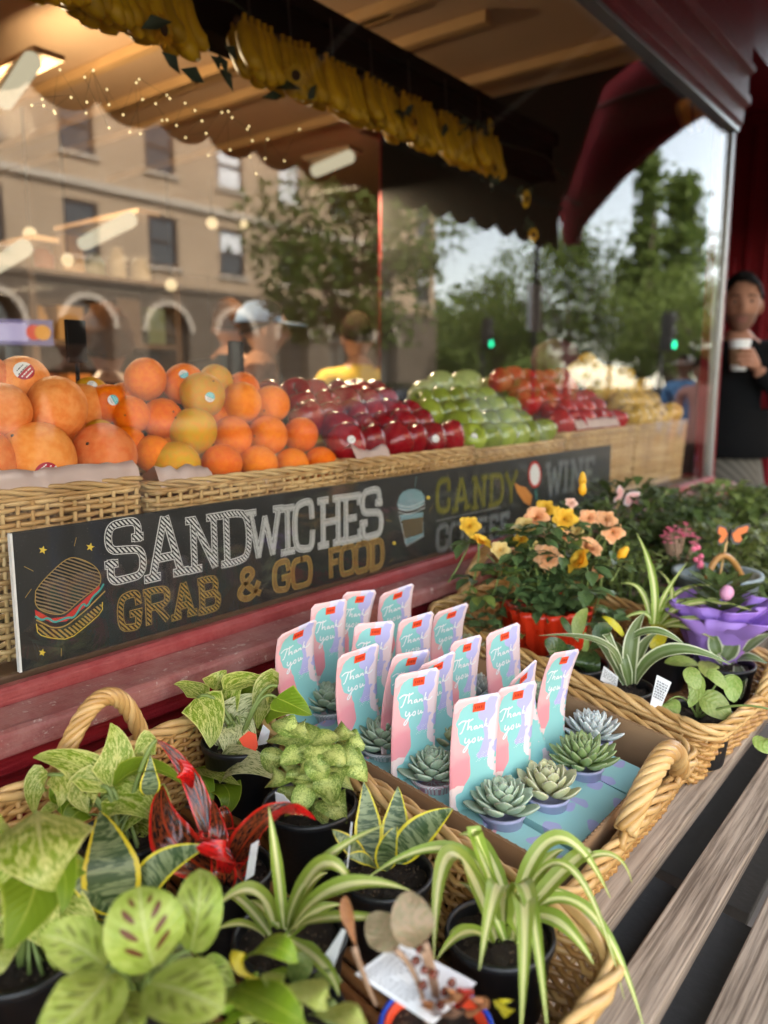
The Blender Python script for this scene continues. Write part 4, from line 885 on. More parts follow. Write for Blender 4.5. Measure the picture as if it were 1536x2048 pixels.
# shelves at the back, with goods
def shelf(x0, x1, y, lb, seed, sn):
    rs = random.Random(seed); t = thing('wall_shelf', lb, 'shelf', None, ((x0+x1)/2, y, 0)); w_ = (x1-x0)/2
    for x in (-w_, w_-.04): flat(MB().box((x, -.18, .006), (x+.04, .18, 2.1)).build('side_panel', M['wood_in'], t))
    flat(MB().box((-w_+.04, .16, .1), (w_-.04, .18, 2.1)).build('back_panel', M['wood_in'], t))
    for z in (.45, .85, 1.25, 1.62, 1.98):
        flat(MB().box((-w_+.041, -.18, z-.03), (w_-.041, .159, z)).build('shelf_board', M['wood_in'], t)); x = x0+.08; cnt_ = -1
        while x < x1-.12 and z > .9:
            cnt_ += 1; kd = rs.choice('bbj'); ww = rs.uniform(.10, .17); hh = rs.uniform(.12, .27); m = GOODS[rs.randrange(len(GOODS))]; lb_ = m.name[6:]+' %s on the '+{1.25: 'lower', 1.62: 'middle', 1.98: 'top'}[z]+' shelf, '+sn+' unit, '+ORD[min(cnt_, 13)]+' from the left'
            if kd == 'b': o = flat(MB().box((-ww/2, -.06, 0), (ww/2, .06, hh)).build('grocery_box', m)); bevel(o, .006); tag(o, lb_ % 'box', 'box', 'grocery boxes on the inner shelves')
            else: o = MB().lathe([(.001, 0), (ww*.42, 0), (ww*.45, .02), (ww*.45, hh*.7), (ww*.3, hh*.82), (ww*.3, hh*.95), (.001, hh)], 14).build('grocery_jar', m); tag(o, lb_ % 'jar', 'jar', 'grocery jars on the inner shelves')
            o.location = (x+ww/2, y-.02, z+.001); x += ww+rs.uniform(.01, .05)
GOODS = [plain('goods_'+n, c, .5, .1) for n, c in (('amber', (.42, .22, .06)), ('cream', (.5, .42, .28)), ('rust', (.32, .09, .04)), ('brown', (.12, .07, .04)), ('ochre', (.4, .28, .07)), ('olive', (.14, .16, .07)), ('orange', (.55, .18, .03)))]
shelf(.3, 2.0, 3.3, 'brown wooden shelf unit of groceries behind the cap wearer', 5, 'cap wearer side'); shelf(2.2, 3.15, 3.3, 'brown wooden shelf unit of groceries near the end of the shop', 6, 'narrow')
# small payment screen, hanging lantern basket
t = thing('payment_screen', 'lit purple payment screen with overlapping red and orange discs', 'screen', loc=gy(25, 664, 1.1)); t.rotation_euler.z = -.5
flat(MB().box((-.10, 0, -.032), (.095, .02, .032)).build('screen_case', plain('purple_case', (.10, .06, .26), .4), t)); flat(MB().box((-.095, -.003, -.022), (.035, -.0005, .022)).build('screen_glass', glow('lit_screen', (.72, .62, .9), .06), t))
for x, c, n_ in ((.05, (.8, .05, .02), 'red_disc'), (.07, (.9, .36, .02), 'orange_disc')): MB().disc((x, -.004-(.0006 if x > .06 else 0), 0), .019, 20, (0, -1, 0)).build('disc', glow(n_, c, .07), t)
flat(MB().box((-.02, .02, -1.0), (.02, .05, -.02)).build('screen_stand', M['iron'], t))
t = thing('hanging_basket', 'small orange lantern basket with dark bands by the corner post', 'lantern basket', loc=gy(1398, 222, .12))
MB().lathe([(.004, -.075), (.03, -.074), (.062, -.04), (.078, .0), (.082, .03), (.079, .03), (.074, 0), (.055, -.04), (.004, -.068)], 24).build('liner', plain('orange_liner', (.42, .19, .04), .7, .2, 40), t)
for i in range(8):
    a = i*pi/4; MB().tube([(cos(a)*r, sin(a)*r, z) for r, z in ((.02, -.078), (.034, -.076), (.066, -.041), (.081, 0), (.085, .031))], .0035, 5).build('band', M['iron'], t)
MB().tube([(0, 0, .03), (0, 0, .13)], .002, 5).build('cord', M['iron'], t)
t = thing('wooden_frame', 'thin yellow wooden frame hanging inside over the green street tree', 'frame', loc=gy(825, 540, 1.6))
for lo, hi in (((-.16, -.01, -.3), (-.125, .01, .3)), ((.125, -.01, -.3), (.16, .01, .3)), ((-.124, -.01, .265), (.124, .01, .3)), ((-.124, -.01, -.3), (.124, .01, -.265))): flat(MB().box(lo, hi).build('frame_bar', plain('yellow_wood', (.42, .28, .06), .5, .15), t))
MB().tube([(0, 0, .3), (0, 0, 2.598-t.location.z)], .003, 5).build('cord', M['iron'], t)
# ---------------------------------------------------------------- people
SKIN = plain('skin', (.36, .17, .105), .6, .22, 14, .1, spec=.3); SKIN2 = plain('tanned_skin', (.34, .16, .09), .5, .06, 25)
def cloth(n, c): return plain(n, c, .9, .12, 25, .15, spec=.08)
def head_bm(mb, c, yaw, sk, beard, lips, sc=1.0, eye=None, brow=None):
    """a head with brow, eyes, nose, mouth, chin and ears; faces -Y before yaw"""
    n, m = 36, 28; base = len(mb.v); Rz = Matrix.Rotation(yaw, 3, 'Z'); g = lambda x, s: math.exp(-(x/s)**2)
    loc = []
    for i in range(m+1):
        t = pi*i/m
        for k_ in range(n):
            a = 2*pi*k_/n; x, y, z = sin(t)*sin(a), -sin(t)*cos(a), cos(t)
            X, Y, Z = x*.076, y*.097, z*.120
            if Z < 0: q = min(1, -Z/.11); X *= 1-.22*q; Y *= 1-.10*q if y < 0 else 1-.35*q
            if y < 0:
                fr = max(0, -y)**1.5
                Y -= fr*(.026*g(X, .013)*g(Z+.022, .018)+.012*g(X, .011)*g(Z-.002, .022))      # nose
                Y += fr*.011*(g(X-.032, .016)+g(X+.032, .016))*g(Z-.008, .013)                # eye sockets
                Y -= fr*.006*g(Z-.034, .012)*g(X, .05)                                        # brow
                Y -= fr*.007*g(X, .022)*g(Z+.062, .010); Y += fr*.005*g(X, .03)*g(Z+.078, .008)  # lips, fold
                Y -= fr*.009*g(X, .026)*g(Z+.100, .016)                                       # chin
            loc.append(V((X, Y, Z)))
    for p in loc: mb.v.append(Rz @ (p*sc)+c)
    for i in range(m):
        for k_ in range(n):
            k2 = (k_+1) % n; p = (loc[i*n+k_]+loc[(i+1)*n+k2])/2; mb.m = sk
            if p.y < .02 and p.z < -.035 and beard is not None and not (abs(p.x) < .02 and -.072 < p.z < -.055): mb.m = beard
            if p.y < -.06 and abs(p.x) < .022 and -.070 < p.z < -.055: mb.m = lips
            mb.face((base+i*n+k_, base+(i+1)*n+k_, base+(i+1)*n+k2, base+i*n+k2))
    for s in (-1, 1):
        mb.m = sk; mb.ball(Rz @ (V((s*.077, .008, -.006))*sc)+c, (.010*sc, .02*sc, .032*sc), 10, 8)
        if eye is not None:
            mb.m = eye; mb.ball(Rz @ (V((s*.031, -.079, .008))*sc)+c, .0075*sc, 10, 8)
            mb.m = brow; mb.tube([Rz @ (V((s*x, y, z))*sc)+c for x, y, z in ((.014, -.094, .027), (.030, -.092, .033), (.048, -.080, .028))], .0032*sc, 5)
def hair_mesh(c, yaw, style, sc=1.0):
    mb = MB(); n, m = 30, 14; Rz = Matrix.Rotation(yaw, 3, 'Z'); lim = {'short': 1.75, 'long': 2.5, 'curly': 1.9}[style]; th = {'short': .011, 'long': .016, 'curly': .03}[style]
    for i in range(m+1):
        for k_ in range(n):
            a = 2*pi*k_/n; f = .5+.5*cos(a); t = lim*(1-.52*f**1.2 if style != 'short' else 1-(.50+.04*sin(a*9)+.03*sin(a*23))*f**1.5)*i/m
            q = V((sin(t)*sin(a)*.078, -sin(t)*cos(a)*.099, cos(t)*.121)); q *= 1+th/.09*(1+.5*mnoise.noise(q*70)+.5*mnoise.noise(q*190)); mb.v.append(Rz @ (q*sc)+c)
    for i in range(m):
        for k_ in range(n): k2 = (k_+1) % n; mb.face((i*n+k_, (i+1)*n+k_, (i+1)*n+k2, i*n+k2))
    return mb
def hand_bm(palm, fwd, up, curl, sc=1.0, side=1):
    """palm and five bent fingers of different lengths, as points for skinning; curl in radians per joint"""
    f, u = V(fwd).normalized(), V(up).normalized(); s = f.cross(u).normalized()*side; ch = []
    for i, (off, L) in enumerate(((-.030, .068), (-.010, .076), (.011, .072), (.030, .056))):
        p = V(palm)+f*.038*sc+s*off*sc; pts = [V(palm)+s*off*.5*sc, p]; d = f.copy(); ax = s
        for j, q in enumerate((.45, .32, .23)): d = Matrix.Rotation(-curl*side, 3, ax) @ d; p = p+d*L*q*sc; pts.append(p)
        ch.append((pts, [.012*sc, .0105*sc, .009*sc, .008*sc, .0065*sc]))
    p0 = V(palm)-f*.02*sc-s*.02*sc; p1 = p0-s*.03*sc+f*.02*sc-u*.01*sc; p2 = p1+f*.03*sc-u*.025*sc-s*.004*sc; p3 = p2+f*.022*sc-u*.018*sc+s*.008*sc
    ch.append(([V(palm), p0, p1, p2, p3], [.014*sc, .013*sc, .0115*sc, .010*sc, .0075*sc])); return ch
def skinned(chains, sub=2):
    """chains: list of (points, radii, first point index or None). The first point of later chains is tied to the nearest existing joint."""
    vs_, es, rr = [], [], []
    for pts, rad in chains:
        prev = None
        for p, r in zip(pts, rad):
            hit = next((i for i, q in enumerate(vs_) if (q-V(p)).length < 1e-4), None)
            if hit is None: vs_.append(V(p)); rr.append(r); hit = len(vs_)-1
            if prev is not None and prev != hit: es.append((prev, hit))
            prev = hit
    me = bpy.data.meshes.new('sk'); me.from_pydata([tuple(p) for p in vs_], es, []); ob = bpy.data.objects.new('sk', me); COL.objects.link(ob)
    m = ob.modifiers.new('skin', 'SKIN'); m.use_smooth_shade = True; m.branch_smoothing = .6
    if not me.skin_vertices: me.skin_vertices.new()
    for i, r in enumerate(rr): d = me.skin_vertices[0].data[i]; d.radius = r if hasattr(r, '__len__') else (r, r); d.use_root = i == 0
    sb = ob.modifiers.new('sub', 'SUBSURF'); sb.levels = sb.render_levels = sub
    dg = bpy.context.evaluated_depsgraph_get(); dg.update(); r = bpy.data.meshes.new_from_object(ob.evaluated_get(dg)); bpy.data.objects.remove(ob); bpy.data.meshes.remove(me); return r
def person(label, loc, yaw, shirt, trousers, skin=SKIN, hairmat=None, hair='short', H=1.75, armL=None, armR=None, head_yaw=0., beard=None, face=True, grp=None, sleeves=True, stride=0.0, extra=None, shoes=None, waist=.955):
    s = H/1.75; P = lambda x, y, z: V((x, y, z))*s
    t = thing('person', label, 'person', grp, loc); t.rotation_euler.z = yaw
    armL = armL or [(.195, .01, 1.445), (.25, .03, 1.13), (.25, -.06, .90)]; armR = armR or [(-.195, .01, 1.445), (-.25, .03, 1.13), (-.25, -.06, .90)]
    pel, sp_, ch = P(0, 0, .96), P(0, .01, 1.15), P(0, .01, 1.37); nk = P(0, .005, 1.50); hd = P(0, -.005, 1.56)
    B = [([pel, sp_, ch, nk, hd], [(.150*s, .105*s), (.135*s, .10*s), (.155*s, .112*s), .066*s, .052*s])]
    for sx in (-1, 1):
        st = stride*sx
        B.append(([pel, P(sx*.095, 0, .88), P(sx*.10, -.02+st*.5, .50), P(sx*.10, .03+st*(1 if st > 0 else .7), .09)], [.1, .092*s, .066*s, .047*s]))
    arms = []
    for a in (armL, armR):
        pts = [P(*q) for q in a]; B.append(([ch]+pts, [.1, .064*s, .047*s, .032*s])); d = (pts[2]-pts[1]).normalized(); arms.append((pts[2], d))
    body = skinned([(p, [(r if hasattr(r, '__len__') else (r, r)) for r in q]) for p, q in B], 2)
    # hands
    mb = MB(); mats = [shirt, trousers, skin, beard or skin, plain('lips', (.25, .10, .075), .6), plain('eye', (.02, .015, .012), .2), hairmat or M['iron']]
    bmm = bmesh.new(); bmm.from_mesh(body)
    wr = [a[0] for a in arms]
    for f in bmm.faces:
        c = f.calc_center_median(); f.smooth = True
        nearhand = min((c-w_).length for w_ in wr) < .035*s
        el = [P(*armL[1]), P(*armR[1])]; fore = any(((c-e).dot((w_-e).normalized()) > .02 and (c-(e+(w_-e)*max(0, min(1, (c-e).dot(w_-e)/(w_-e).length_squared)))).length < .07*s) for e, w_ in zip(el, wr))
        f.material_index = 2 if (c.z > 1.49*s and abs(c.x) < .085*s) or nearhand or (fore and not sleeves) else (1 if c.z < waist*s and abs(c.x) < .2*s and not fore else 0)
    bmm.normal_update()
    for v_ in bmm.verts:
        if all(f.material_index < 2 for f in v_.link_faces): q = v_.co; v_.co = q+v_.normal*(.009*mnoise.noise(q*9+V((0, 0, yaw*9)))+.005*mnoise.noise(V((q.x*24, q.y*24, q.z*9))))*s
    hm = []
    for (w_, d), sd_ in zip(arms, (1, -1)):
        up_ = V((sd_*1.0, 0, .1)); up_ = (up_-d*up_.dot(d)).normalized(); pal = w_+d*.045*s
        gr = extra.get('grip') if extra else None
        if gr and gr[0] == sd_:
            chains = gr[1](w_)
        else: chains = [([w_-d*.02, pal], [.030*s, (.036*s)])]+[([pal]+c_[0][1:], c_[1]) for c_ in hand_bm(pal, d, up_, .35, s, sd_)]
        h = skinned(chains, 1); bh = bmesh.new(); bh.from_mesh(h); n0 = len(bmm.faces)
        for f in bh.faces: f.material_index = 2; f.smooth = True
        bh.to_mesh(h); bh.free(); bmm.from_mesh(h); bpy.data.meshes.remove(h)
    mb = MB(); head_bm(mb, P(0, -.02, 1.635), head_yaw, 2, 3 if beard else None, 4, s*.98, 5 if face else None, 6)
    hmsh = mb.mesh('h', mats); bmm.from_mesh(hmsh); body.materials.clear()
    for m in mats: body.materials.append(m)
    bmm.to_mesh(body); bmm.free()
    body.name = 'body'; o = link('body', body, t)
    if hairmat: hair_mesh(P(0, -.02, 1.635), head_yaw, hair, s*.98).build('hair', hairmat, t)
    # hem of the shirt and shoes
    dz = (waist-.955)*s; MB().lathe([(.158*s, .90*s+dz), (.166*s, .905*s+dz), (.158*s, 1.0*s+dz), (.143*s, 1.1*s+dz)], 28, (0, .005, 0), Matrix.Diagonal((1, .74, 1))).build('shirt_hem', shirt, t)
    for sx in (-1, 1):
        st = stride*sx; MB().ball((sx*.10*s, (.03+st*(1 if st > 0 else .7)-.05)*s, .045*s), (.048*s, .135*s, .05*s), 14, 8).build('shoe', shoes or M['iron'], t)
    return t
tee_navy = cloth('navy_cloth', (.006, .007, .012)); tee_black = cloth('black_cloth', (.006, .006, .0065)); jeans = cloth('blue_denim', (.03, .05, .10)); khaki = cloth('khaki_cloth', (.36, .29, .2)); yel = cloth('mustard_cloth', (.55, .36, .06)); pinkc = cloth('pink_cloth', (.62, .30, .24)); bluec = cloth('sky_blue_cloth', (.16, .34, .62)); brownc = cloth('brown_cloth', (.09, .04, .03)); greyc = cloth('grey_cloth', (.2, .2, .19))
hblack = plain('black_hair', (.010, .008, .007), .8, .3, 60, spec=.1); hbrown = plain('brown_hair', (.018, .010, .006), .9, .3, 60, spec=.05); hblond = plain('ginger_hair', (.07, .028, .010), .9, .3, 60, spec=.05); beard_ = plain('stubble_skin', (.20, .095, .06), .6, .2, 200)
k = NT('grey_checked_cloth'); ck = k.n('ShaderNodeTexWave'); k.t.links.new(k.coord(), ck.inputs[0]); ck.inputs['Scale'].default_value = 14; ck.bands_direction = 'DIAGONAL'; M['check'] = k.pr(k.mix(ck.outputs[1], (.055, .048, .038), (.12, .105, .082)), .9)
# the man with a paper cup in the doorway recess
mp = V((3.74, .075, 0)); myaw = radians(-62); HS = 1.84/1.75
cp = gd(1478, 712, 3.3); Rm = Matrix.Rotation(-myaw, 3, 'Z'); cl_ = Rm @ (cp-mp)
def gripf(w_):
    c = cl_; ch = []
    pal = c+V((.052, .012, -.02)); ch.append(([w_, (w_+pal)/2, pal], [.03, .033, .034]))
    for i, zz in enumerate((.022, .002, -.018, -.037)):
        pts = [pal+V((0, 0, zz*.6))]+[c+V((cos(a)*.050, sin(a)*.050, zz)) for a in (-.05, -.65, -1.25, -1.8-(.25 if i in (1, 2) else 0))]; ch.append(([pal]+pts[1:], [.013, .0115, .0105, .0095, .0075]))
    ch.append(([pal, c+V((.05, .035, .01)), c+V((.02, .052, .026)), c+V((-.015, .05, .032))], [.016, .0135, .012, .009])); return ch
wl_ = (cl_+V((.085, .05, -.05)))/HS
man = person('man in a dark shirt holding a paper cup in the red doorway', mp, myaw, tee_black, M['check'], SKIN, hblack, 'short', 1.84, armL=[(.195, .01, 1.46), (.29, .02, 1.14), tuple(wl_)], head_yaw=radians(-8), beard=beard_, waist=1.07, extra={'grip': (1, gripf)})
t = thing('paper_cup', 'paper coffee cup with a white lid and brown sleeve held by the man', 'cup', loc=cp)
MB().lathe([(.001, -.06), (.03, -.06), (.041, .052), (.001, .052)], 24).build('cup_body', M['white'], t); MB().lathe([(.0345, -.038), (.0395, .03), (.0407, .03), (.0357, -.038)], 24).build('sleeve', plain('cup_sleeve_card', (.22, .12, .06), .8), t)
MB().lathe([(.043, .05), (.0435, .057), (.040, .066), (.036, .066), (.035, .06), (.001, .06)], 24).build('lid', M['white'], t)
# shoppers inside
def inside(px, py, d, hh=.115):
    q = gd(px, py, d); return V((q.x, q.y, 0)), (q.z+.0)/1.635*1.75
l, h = inside(520, 660, 3.4); pc = person('shopper inside wearing a pale blue peaked cap', l, radians(40), brownc, tee_black, SKIN2, hbrown, 'short', h, head_yaw=radians(15))
cap = thing('peaked_cap', 'pale blue peaked cap worn by the shopper inside', 'cap', loc=(l.x, l.y, h*1.635/1.75)); cap.rotation_euler.z = radians(48); bl = plain('pale_blue_cap', (.26, .38, .62), .8, .1, 25)
MB().lathe([(.001, .125), (.05, .115), (.085, .075), (.098, .03), (.095, .03)], 24, (0, .0, 0), Matrix.Diagonal((.9, 1.1, 1))).build('crown', bl, cap)
mb = MB()
for i in range(11):
    a = -pi/2+(i-5)/5*.95
    mb.v += [V((cos(a)*.086, sin(a)*.105, .036)), V((cos(a)*.10*1.1, sin(a)*.2, .022)), V((cos(a)*.10*1.1, sin(a)*.2, .017)), V((cos(a)*.086, sin(a)*.105, .031))]
for i in range(10):
    for j in range(4): a, b = i*4+j, i*4+(j+1) % 4; mb.face((a, b, b+4, a+4))
mb.build('peak', bl, cap)
l, h = inside(215, 692, 2.8); person('shopper inside with curly ginger hair and a dark top behind the grapefruit', l, radians(150), brownc, tee_black, SKIN2, hblond, 'curly', h)
l, h = inside(716, 676, 4.0); person('shopper inside in a mustard yellow shirt', l, radians(150), yel, tee_black, SKIN2, hbrown, 'short', h)
l, h = inside(458, 652, 3.9); person('shopper inside with ginger hair beside the cap wearer', l, radians(130), tee_black, tee_black, SKIN2, hblond, 'short', h)
# passers-by on the pavement, mirrored in the glass
q = CAM+ray(1402, 770)*7.6; person('passer-by in a pink top mirrored next to the corner post', V((q.x, -q.y, 0)), radians(-90), pinkc, brownc, SKIN, hbrown, 'long', 1.62, stride=.16)
q = CAM+ray(1368, 770)*8.3; pp = V((q.x, -q.y, 0)); person('passer-by in a white cap and pale trousers mirrored beside the pink one', pp, radians(-80), bluec, khaki, SKIN, hbrown, 'short', 1.68, stride=.14)
t = thing('white_cap', 'white peaked cap worn by the mirrored passer-by', 'cap', loc=(pp.x, pp.y, 1.635/1.75*1.68)); MB().lathe([(.001, .128), (.06, .11), (.09, .06), (.1, .03), (.095, .03)], 20).build('crown', M['white'], t); MB().prism([(-.07, -.08), (.07, -.08), (.06, -.19), (-.06, -.19)], 2, .025, .035).build('peak', M['white'], t); t.rotation_euler.z = radians(-80)
t = thing('tote_bag', 'bright blue bag hanging beside the mirrored passer-by', 'bag', loc=(pp.x-.12, pp.y+.27, .62)); bevel(MB().box((-.13, -.05, 0), (.13, .05, .34)).build('bag_body', bluec, t), .02); MB().tube(bez3(V((-.07, 0, .34)), V((0, 0, .62)), V((.07, 0, .34)), 10), .008, 6).build('strap', bluec, t)
q = CAM+ray(120, 770)*4.4; person('passer-by in blue jeans mirrored low in the chalkboard glass', V((q.x-.1, -q.y+.3, 0)), radians(20), tee_navy, jeans, SKIN, hbrown, 'short', 1.72, stride=.1)
# maroon sack behind the far apples
t = thing('maroon_sack', 'tied maroon cloth sack standing behind the bright red apples', 'sack', loc=(2.86, .50, 1.0365)); sm_ = plain('maroon_cloth', (.075, .012, .018), .8, .2, 14, .3)
MB().lathe([(.001, 0), (.12, .0), (.15, .1), (.145, .22), (.10, .31), (.045, .345), (.075, .39), (.09, .44), (.075, .49), (.03, .515), (.001, .518)], 30, ruffle=lambda u, a: .06*sin(7*a+u*9)*min(1, u*2)).build('cloth', sm_, t); MB().tube([(cos(i*pi/8)*.05, sin(i*pi/8)*.05, .345) for i in range(16)], .006, 6, True).build('tie', M['stem'], t)
# ---------------------------------------------------------------- sloping slatted bench on the pavement
TILT = .16; TA = math.atan(TILT)
def bz(y): return .80+TILT*(y+.6)
def gt(px, py, h): r = ray(px, py); s = (.80+h+TILT*(CAM.y+.6)-CAM.z)/(r.z-TILT*r.y); return CAM+r*s
k = NT('weathered_wood'); co = k.coord(); g = k.noise(1., k.scale(co, (5, 160, 160)), 6, .65); g2 = k.noise(1., k.scale(co, (1.6, 30, 30)), 4); b = k.noise(5, co, 4)
c_ = k.mix(k.step(g, .36, .64), (.12, .085, .06), (.38, .295, .22)); c_ = k.mix(k.ma('MULTIPLY', k.step(g2, .45, .7), .55), c_, (.43, .345, .265)); c_ = k.mix(k.ma('MULTIPLY', k.step(b, .55, .75), .4), c_, (.22, .15, .10))
c_ = k.hsv(c_, .5, 1., k.ma('MULTIPLY_ADD', k.rnd(), .4, .8))
M['slat'] = k.pr(c_, .8, k.bump(g, .6, .002), .25)
M['board_grey'] = plain('dark_grey_board', (.055, .05, .045), .8, .25, 18, .25)
bench = thing('slatted_bench', 'weathered grey wooden slatted bench holding the plant baskets', 'bench', loc=(1.4, -.6, .80)); bench.rotation_euler.x = TA
def bpart(lo, hi, nm, m): return bevel(flat(MB().box(lo, hi).build(nm, m, bench)), .002)
for i, (y0, y1) in enumerate(((-.258, -.212), (-.174, -.126))):
    bpart((-1.7, y0, -.034), (2.0, y1, -.0005), 'slat', M['slat'])
for y0 in (-.088, -.004, .080, .164, .248, .332, .416): bpart((-1.7, y0, -.034), (2.0, y0+.046, -.0005), 'slat', M['slat'])
for x in (-1.5, -.86, .62, 1.86): bpart((x-.05, -.24, -.075), (x+.05, .50, -.0345), 'cross_beam', M['slat'])
bpart((-.78, -.26, -.10), (-.39, .50, -.080), 'lower_board', M['board_grey']); bpart((-.28, -.1, -.16), (.3, .50, -.14), 'lower_board', M['board_grey'])
for x in (-1.45, 1.8):
    for y in (-.2, .42): flat(MB().box((x+1.4-.03, y-.6-.03, 0), (x+1.4+.03, y-.6+.03, .70+y*.16)).build('leg', M['slat'], bench)).matrix_parent_inverse = (Matrix.Translation(bench.location) @ Matrix.Rotation(TA, 4, 'X')).inverted()
def seat(t, h=0.): t.location.z = bz(t.location.y)+h; t.rotation_euler.x = TA; return t
def obasket(lb, cs, rows, handles, ztop=.098, **kw):
    t = basket('plant_basket', lb, 'wicker plant baskets on the bench', cs, 0.0, ztop, .022, rows+6, .0185, .0034, handles=handles, rim_r=.0058, **kw); return seat(t)
def bh(xa, ya, xb, yb, top=.085, rr=.0115): return ((xa, ya, .098), ((xa+xb)/2, (ya+yb)/2, .098+top), (xb, yb, .098), rr)
CA = [(.13, -.655), (.625, -.668), (.655, -.125), (.20, -.125)]; CB = [(.648, -.595), (1.072, -.597), (1.105, -.085), (.690, -.085)]; CC = [(1.108, -.605), (1.50, -.632), (1.545, -.085), (1.135, -.085)]
obasket('near wicker basket crowded with leafy potted plants', CA, 11, [bh(.405, -.128, .515, -.128, .078, .0095)])
obasket('wicker basket holding the cardboard tray of thank-you gift boxes', CB, 11, [bh(.80, -.597, .975, -.599, .06, .0125), bh(.83, -.083, .97, -.083, .06)], ztop=.086)
obasket('wicker basket of striped house plants beyond the gift boxes', CC, 11, [bh(1.30, -.620, 1.43, -.628, .07, .011), bh(1.26, -.085, 1.42, -.085, .085)])
# ---------------------------------------------------------------- cardboard tray with gift boxes
k = NT('brown_cardboard'); co = k.coord(); wv = k.noise(1., k.scale(co, (3, 3, 260)), 2); M['card'] = k.pr(k.mix(k.noise(20, co), (.26, .15, .075), (.36, .22, .12)), .85, k.bump(wv, .2, .001), .2)
tray = thing('cardboard_tray', 'brown corrugated cardboard tray around the gift boxes', 'cardboard tray', loc=(.87, -.36, 0)); seat(tray, .02)
x0, x1, y0, y1, hh = -.186, .186, -.218, .245, .078
for lo, hi, nm in (((x0, y0, 0), (x1, y1, .003), 'base'), ((x0, y0, .0031), (x0+.004, y1, hh), 'side_wall'), ((x1-.004, y0, .0031), (x1, y1, hh), 'side_wall'), ((x0+.0041, y0, .0031), (x1-.0041, y0+.004, hh), 'end_wall'), ((x0+.0041, y1-.004, .0031), (x1-.0041, y1, hh), 'end_wall')): flat(MB().box(lo, hi).build(nm, M['card'], tray))
for (a, b, c, d) in ((x0, y0, x0, y1), (x1, y0, x1, y1), (x0, y0, x1, y0)):   # wavy corrugation along the cut rims
    n = 90; mb = MB(); dx, dy = (1, 0) if c == a else (0, 1)
    pts = [V((a+(c-a)*i/n+(dx*.0012*(-1)**i)+(.002 if a == x0 and dx else (-.002 if dx else 0)), b+(d-b)*i/n+dy*.0012*(-1)**i+(.002 if dy else 0), hh+.0008)) for i in range(n+1)]
    mb.tube(pts, .0007, 4).build('corrugation', M['card'], tray)
fl = MB(); fl.v = [V(p) for p in ((x1-.004, .05, hh), (x1-.004, .19, hh), (x1-.05, .185, hh-.03), (x1-.05, .055, hh-.03))]; fl.face((0, 1, 2, 3)); f_ = flat(fl.build('flap', M['card'], tray)); f_.modifiers.new('t', 'SOLIDIFY').thickness = .003
# printed card: pink, white, turquoise and lavender patches
k = NT('printed_gift_card'); u, v = k.uv(); sx = k.comb(k.ma('MULTIPLY', u, .42), v, 3.3); d1 = k.ma('SUBTRACT', k.noise(8, sx, 1, .4), .5); d2 = k.ma('SUBTRACT', k.noise(7, k.comb(k.ma('MULTIPLY', u, .42), v, 8.1), 2), .5)
U = k.ma('MULTIPLY_ADD', d1, .5, u); V_ = k.ma('MULTIPLY_ADD', d2, .25, v)
edge = k.ma('MULTIPLY_ADD', k.ma('SINE', k.ma('MULTIPLY_ADD', v, 9.0, -2.75)), .17, .30)
teal = k.step(U, edge if False else .30, .31)
tq = k.step(k.ma('SUBTRACT', U, edge), -.005, .005)
col = k.mix(k.step(V_, .33, .335), (.82, .64, .60), (.80, .30, .33)); col = k.mix(k.ma('MULTIPLY', k.step(V_, .5, .62), .45), col, (.80, .55, .52)); col = k.mix(tq, col, (.27, .58, .56))
col = k.mix(k.ma('MULTIPLY', k.step(U, .64, .645), k.step(V_, .52, .525)), col, (.46, .44, .72)); col = k.mix(k.step(V_, .955, .96), col, k.mix(k.step(U, .5, .505), (.80, .50, .50), (.62, .58, .72)))
col = k.mix(k.ma('MULTIPLY', k.step(U, .87, .875), k.step(k.noise(4, sx), .5, .505)), col, (.78, .62, .64))
M['gift_card'] = k.pr(col, .45, None, .4)
k = NT('printed_gift_box'); co = k.coord(); n1 = k.noise(32, co, 1); col = k.mix(k.step(n1, .53, .535), (.34, .62, .60), (.44, .44, .68)); col = k.mix(k.step(k.noise(22, k.scale(co, (1, 1.3, .8)), 2), .67, .68), col, (.75, .38, .40)); M['gift_box'] = k.pr(col, .5, None, .35)
M['price'] = plain('orange_price_sticker', (.85, .075, .02), .5, .05); M['white_ink'] = plain('white_ink', (.82, .82, .82), .5, .02); M['price_ink'] = plain('faded_price_ink', (.42, .03, .01), .6, .02)
SCRIPT = [  # flowing hand lettering, u across, v up, in card widths
 [(.22, .78), (.30, .83), (.42, .80), (.50, .83)], [(.37, .82), (.33, .72), (.30, .64), (.26, .63)], [(.42, .84), (.41, .72), (.40, .66), (.44, .72), (.48, .71), (.47, .66), (.50, .66)], [(.58, .71), (.53, .70), (.53, .66), (.57, .67), (.59, .71), (.58, .66), (.62, .67)],
 [(.64, .71), (.63, .66), (.66, .70), (.69, .70), (.68, .66), (.71, .67)], [(.76, .80), (.73, .66), (.74, .69), (.79, .72), (.75, .69), (.80, .66), (.86, .67), (.90, .71)],
 [(.38, .55), (.36, .48), (.41, .46), (.46, .54), (.44, .42), (.38, .32), (.33, .34), (.42, .43), (.50, .48)], [(.56, .52), (.51, .50), (.52, .45), (.57, .46), (.57, .51), (.55, .52)], [(.63, .53), (.62, .46), (.66, .46), (.69, .53), (.68, .46), (.73, .48)]]
CW, CH = .064, .165
def card_xyz(u, v, off, bend): return V(((u-.5)*CW, -off-bend*(v-.35)**2*.055+bend*.02*sin(v*2.2), v*CH))
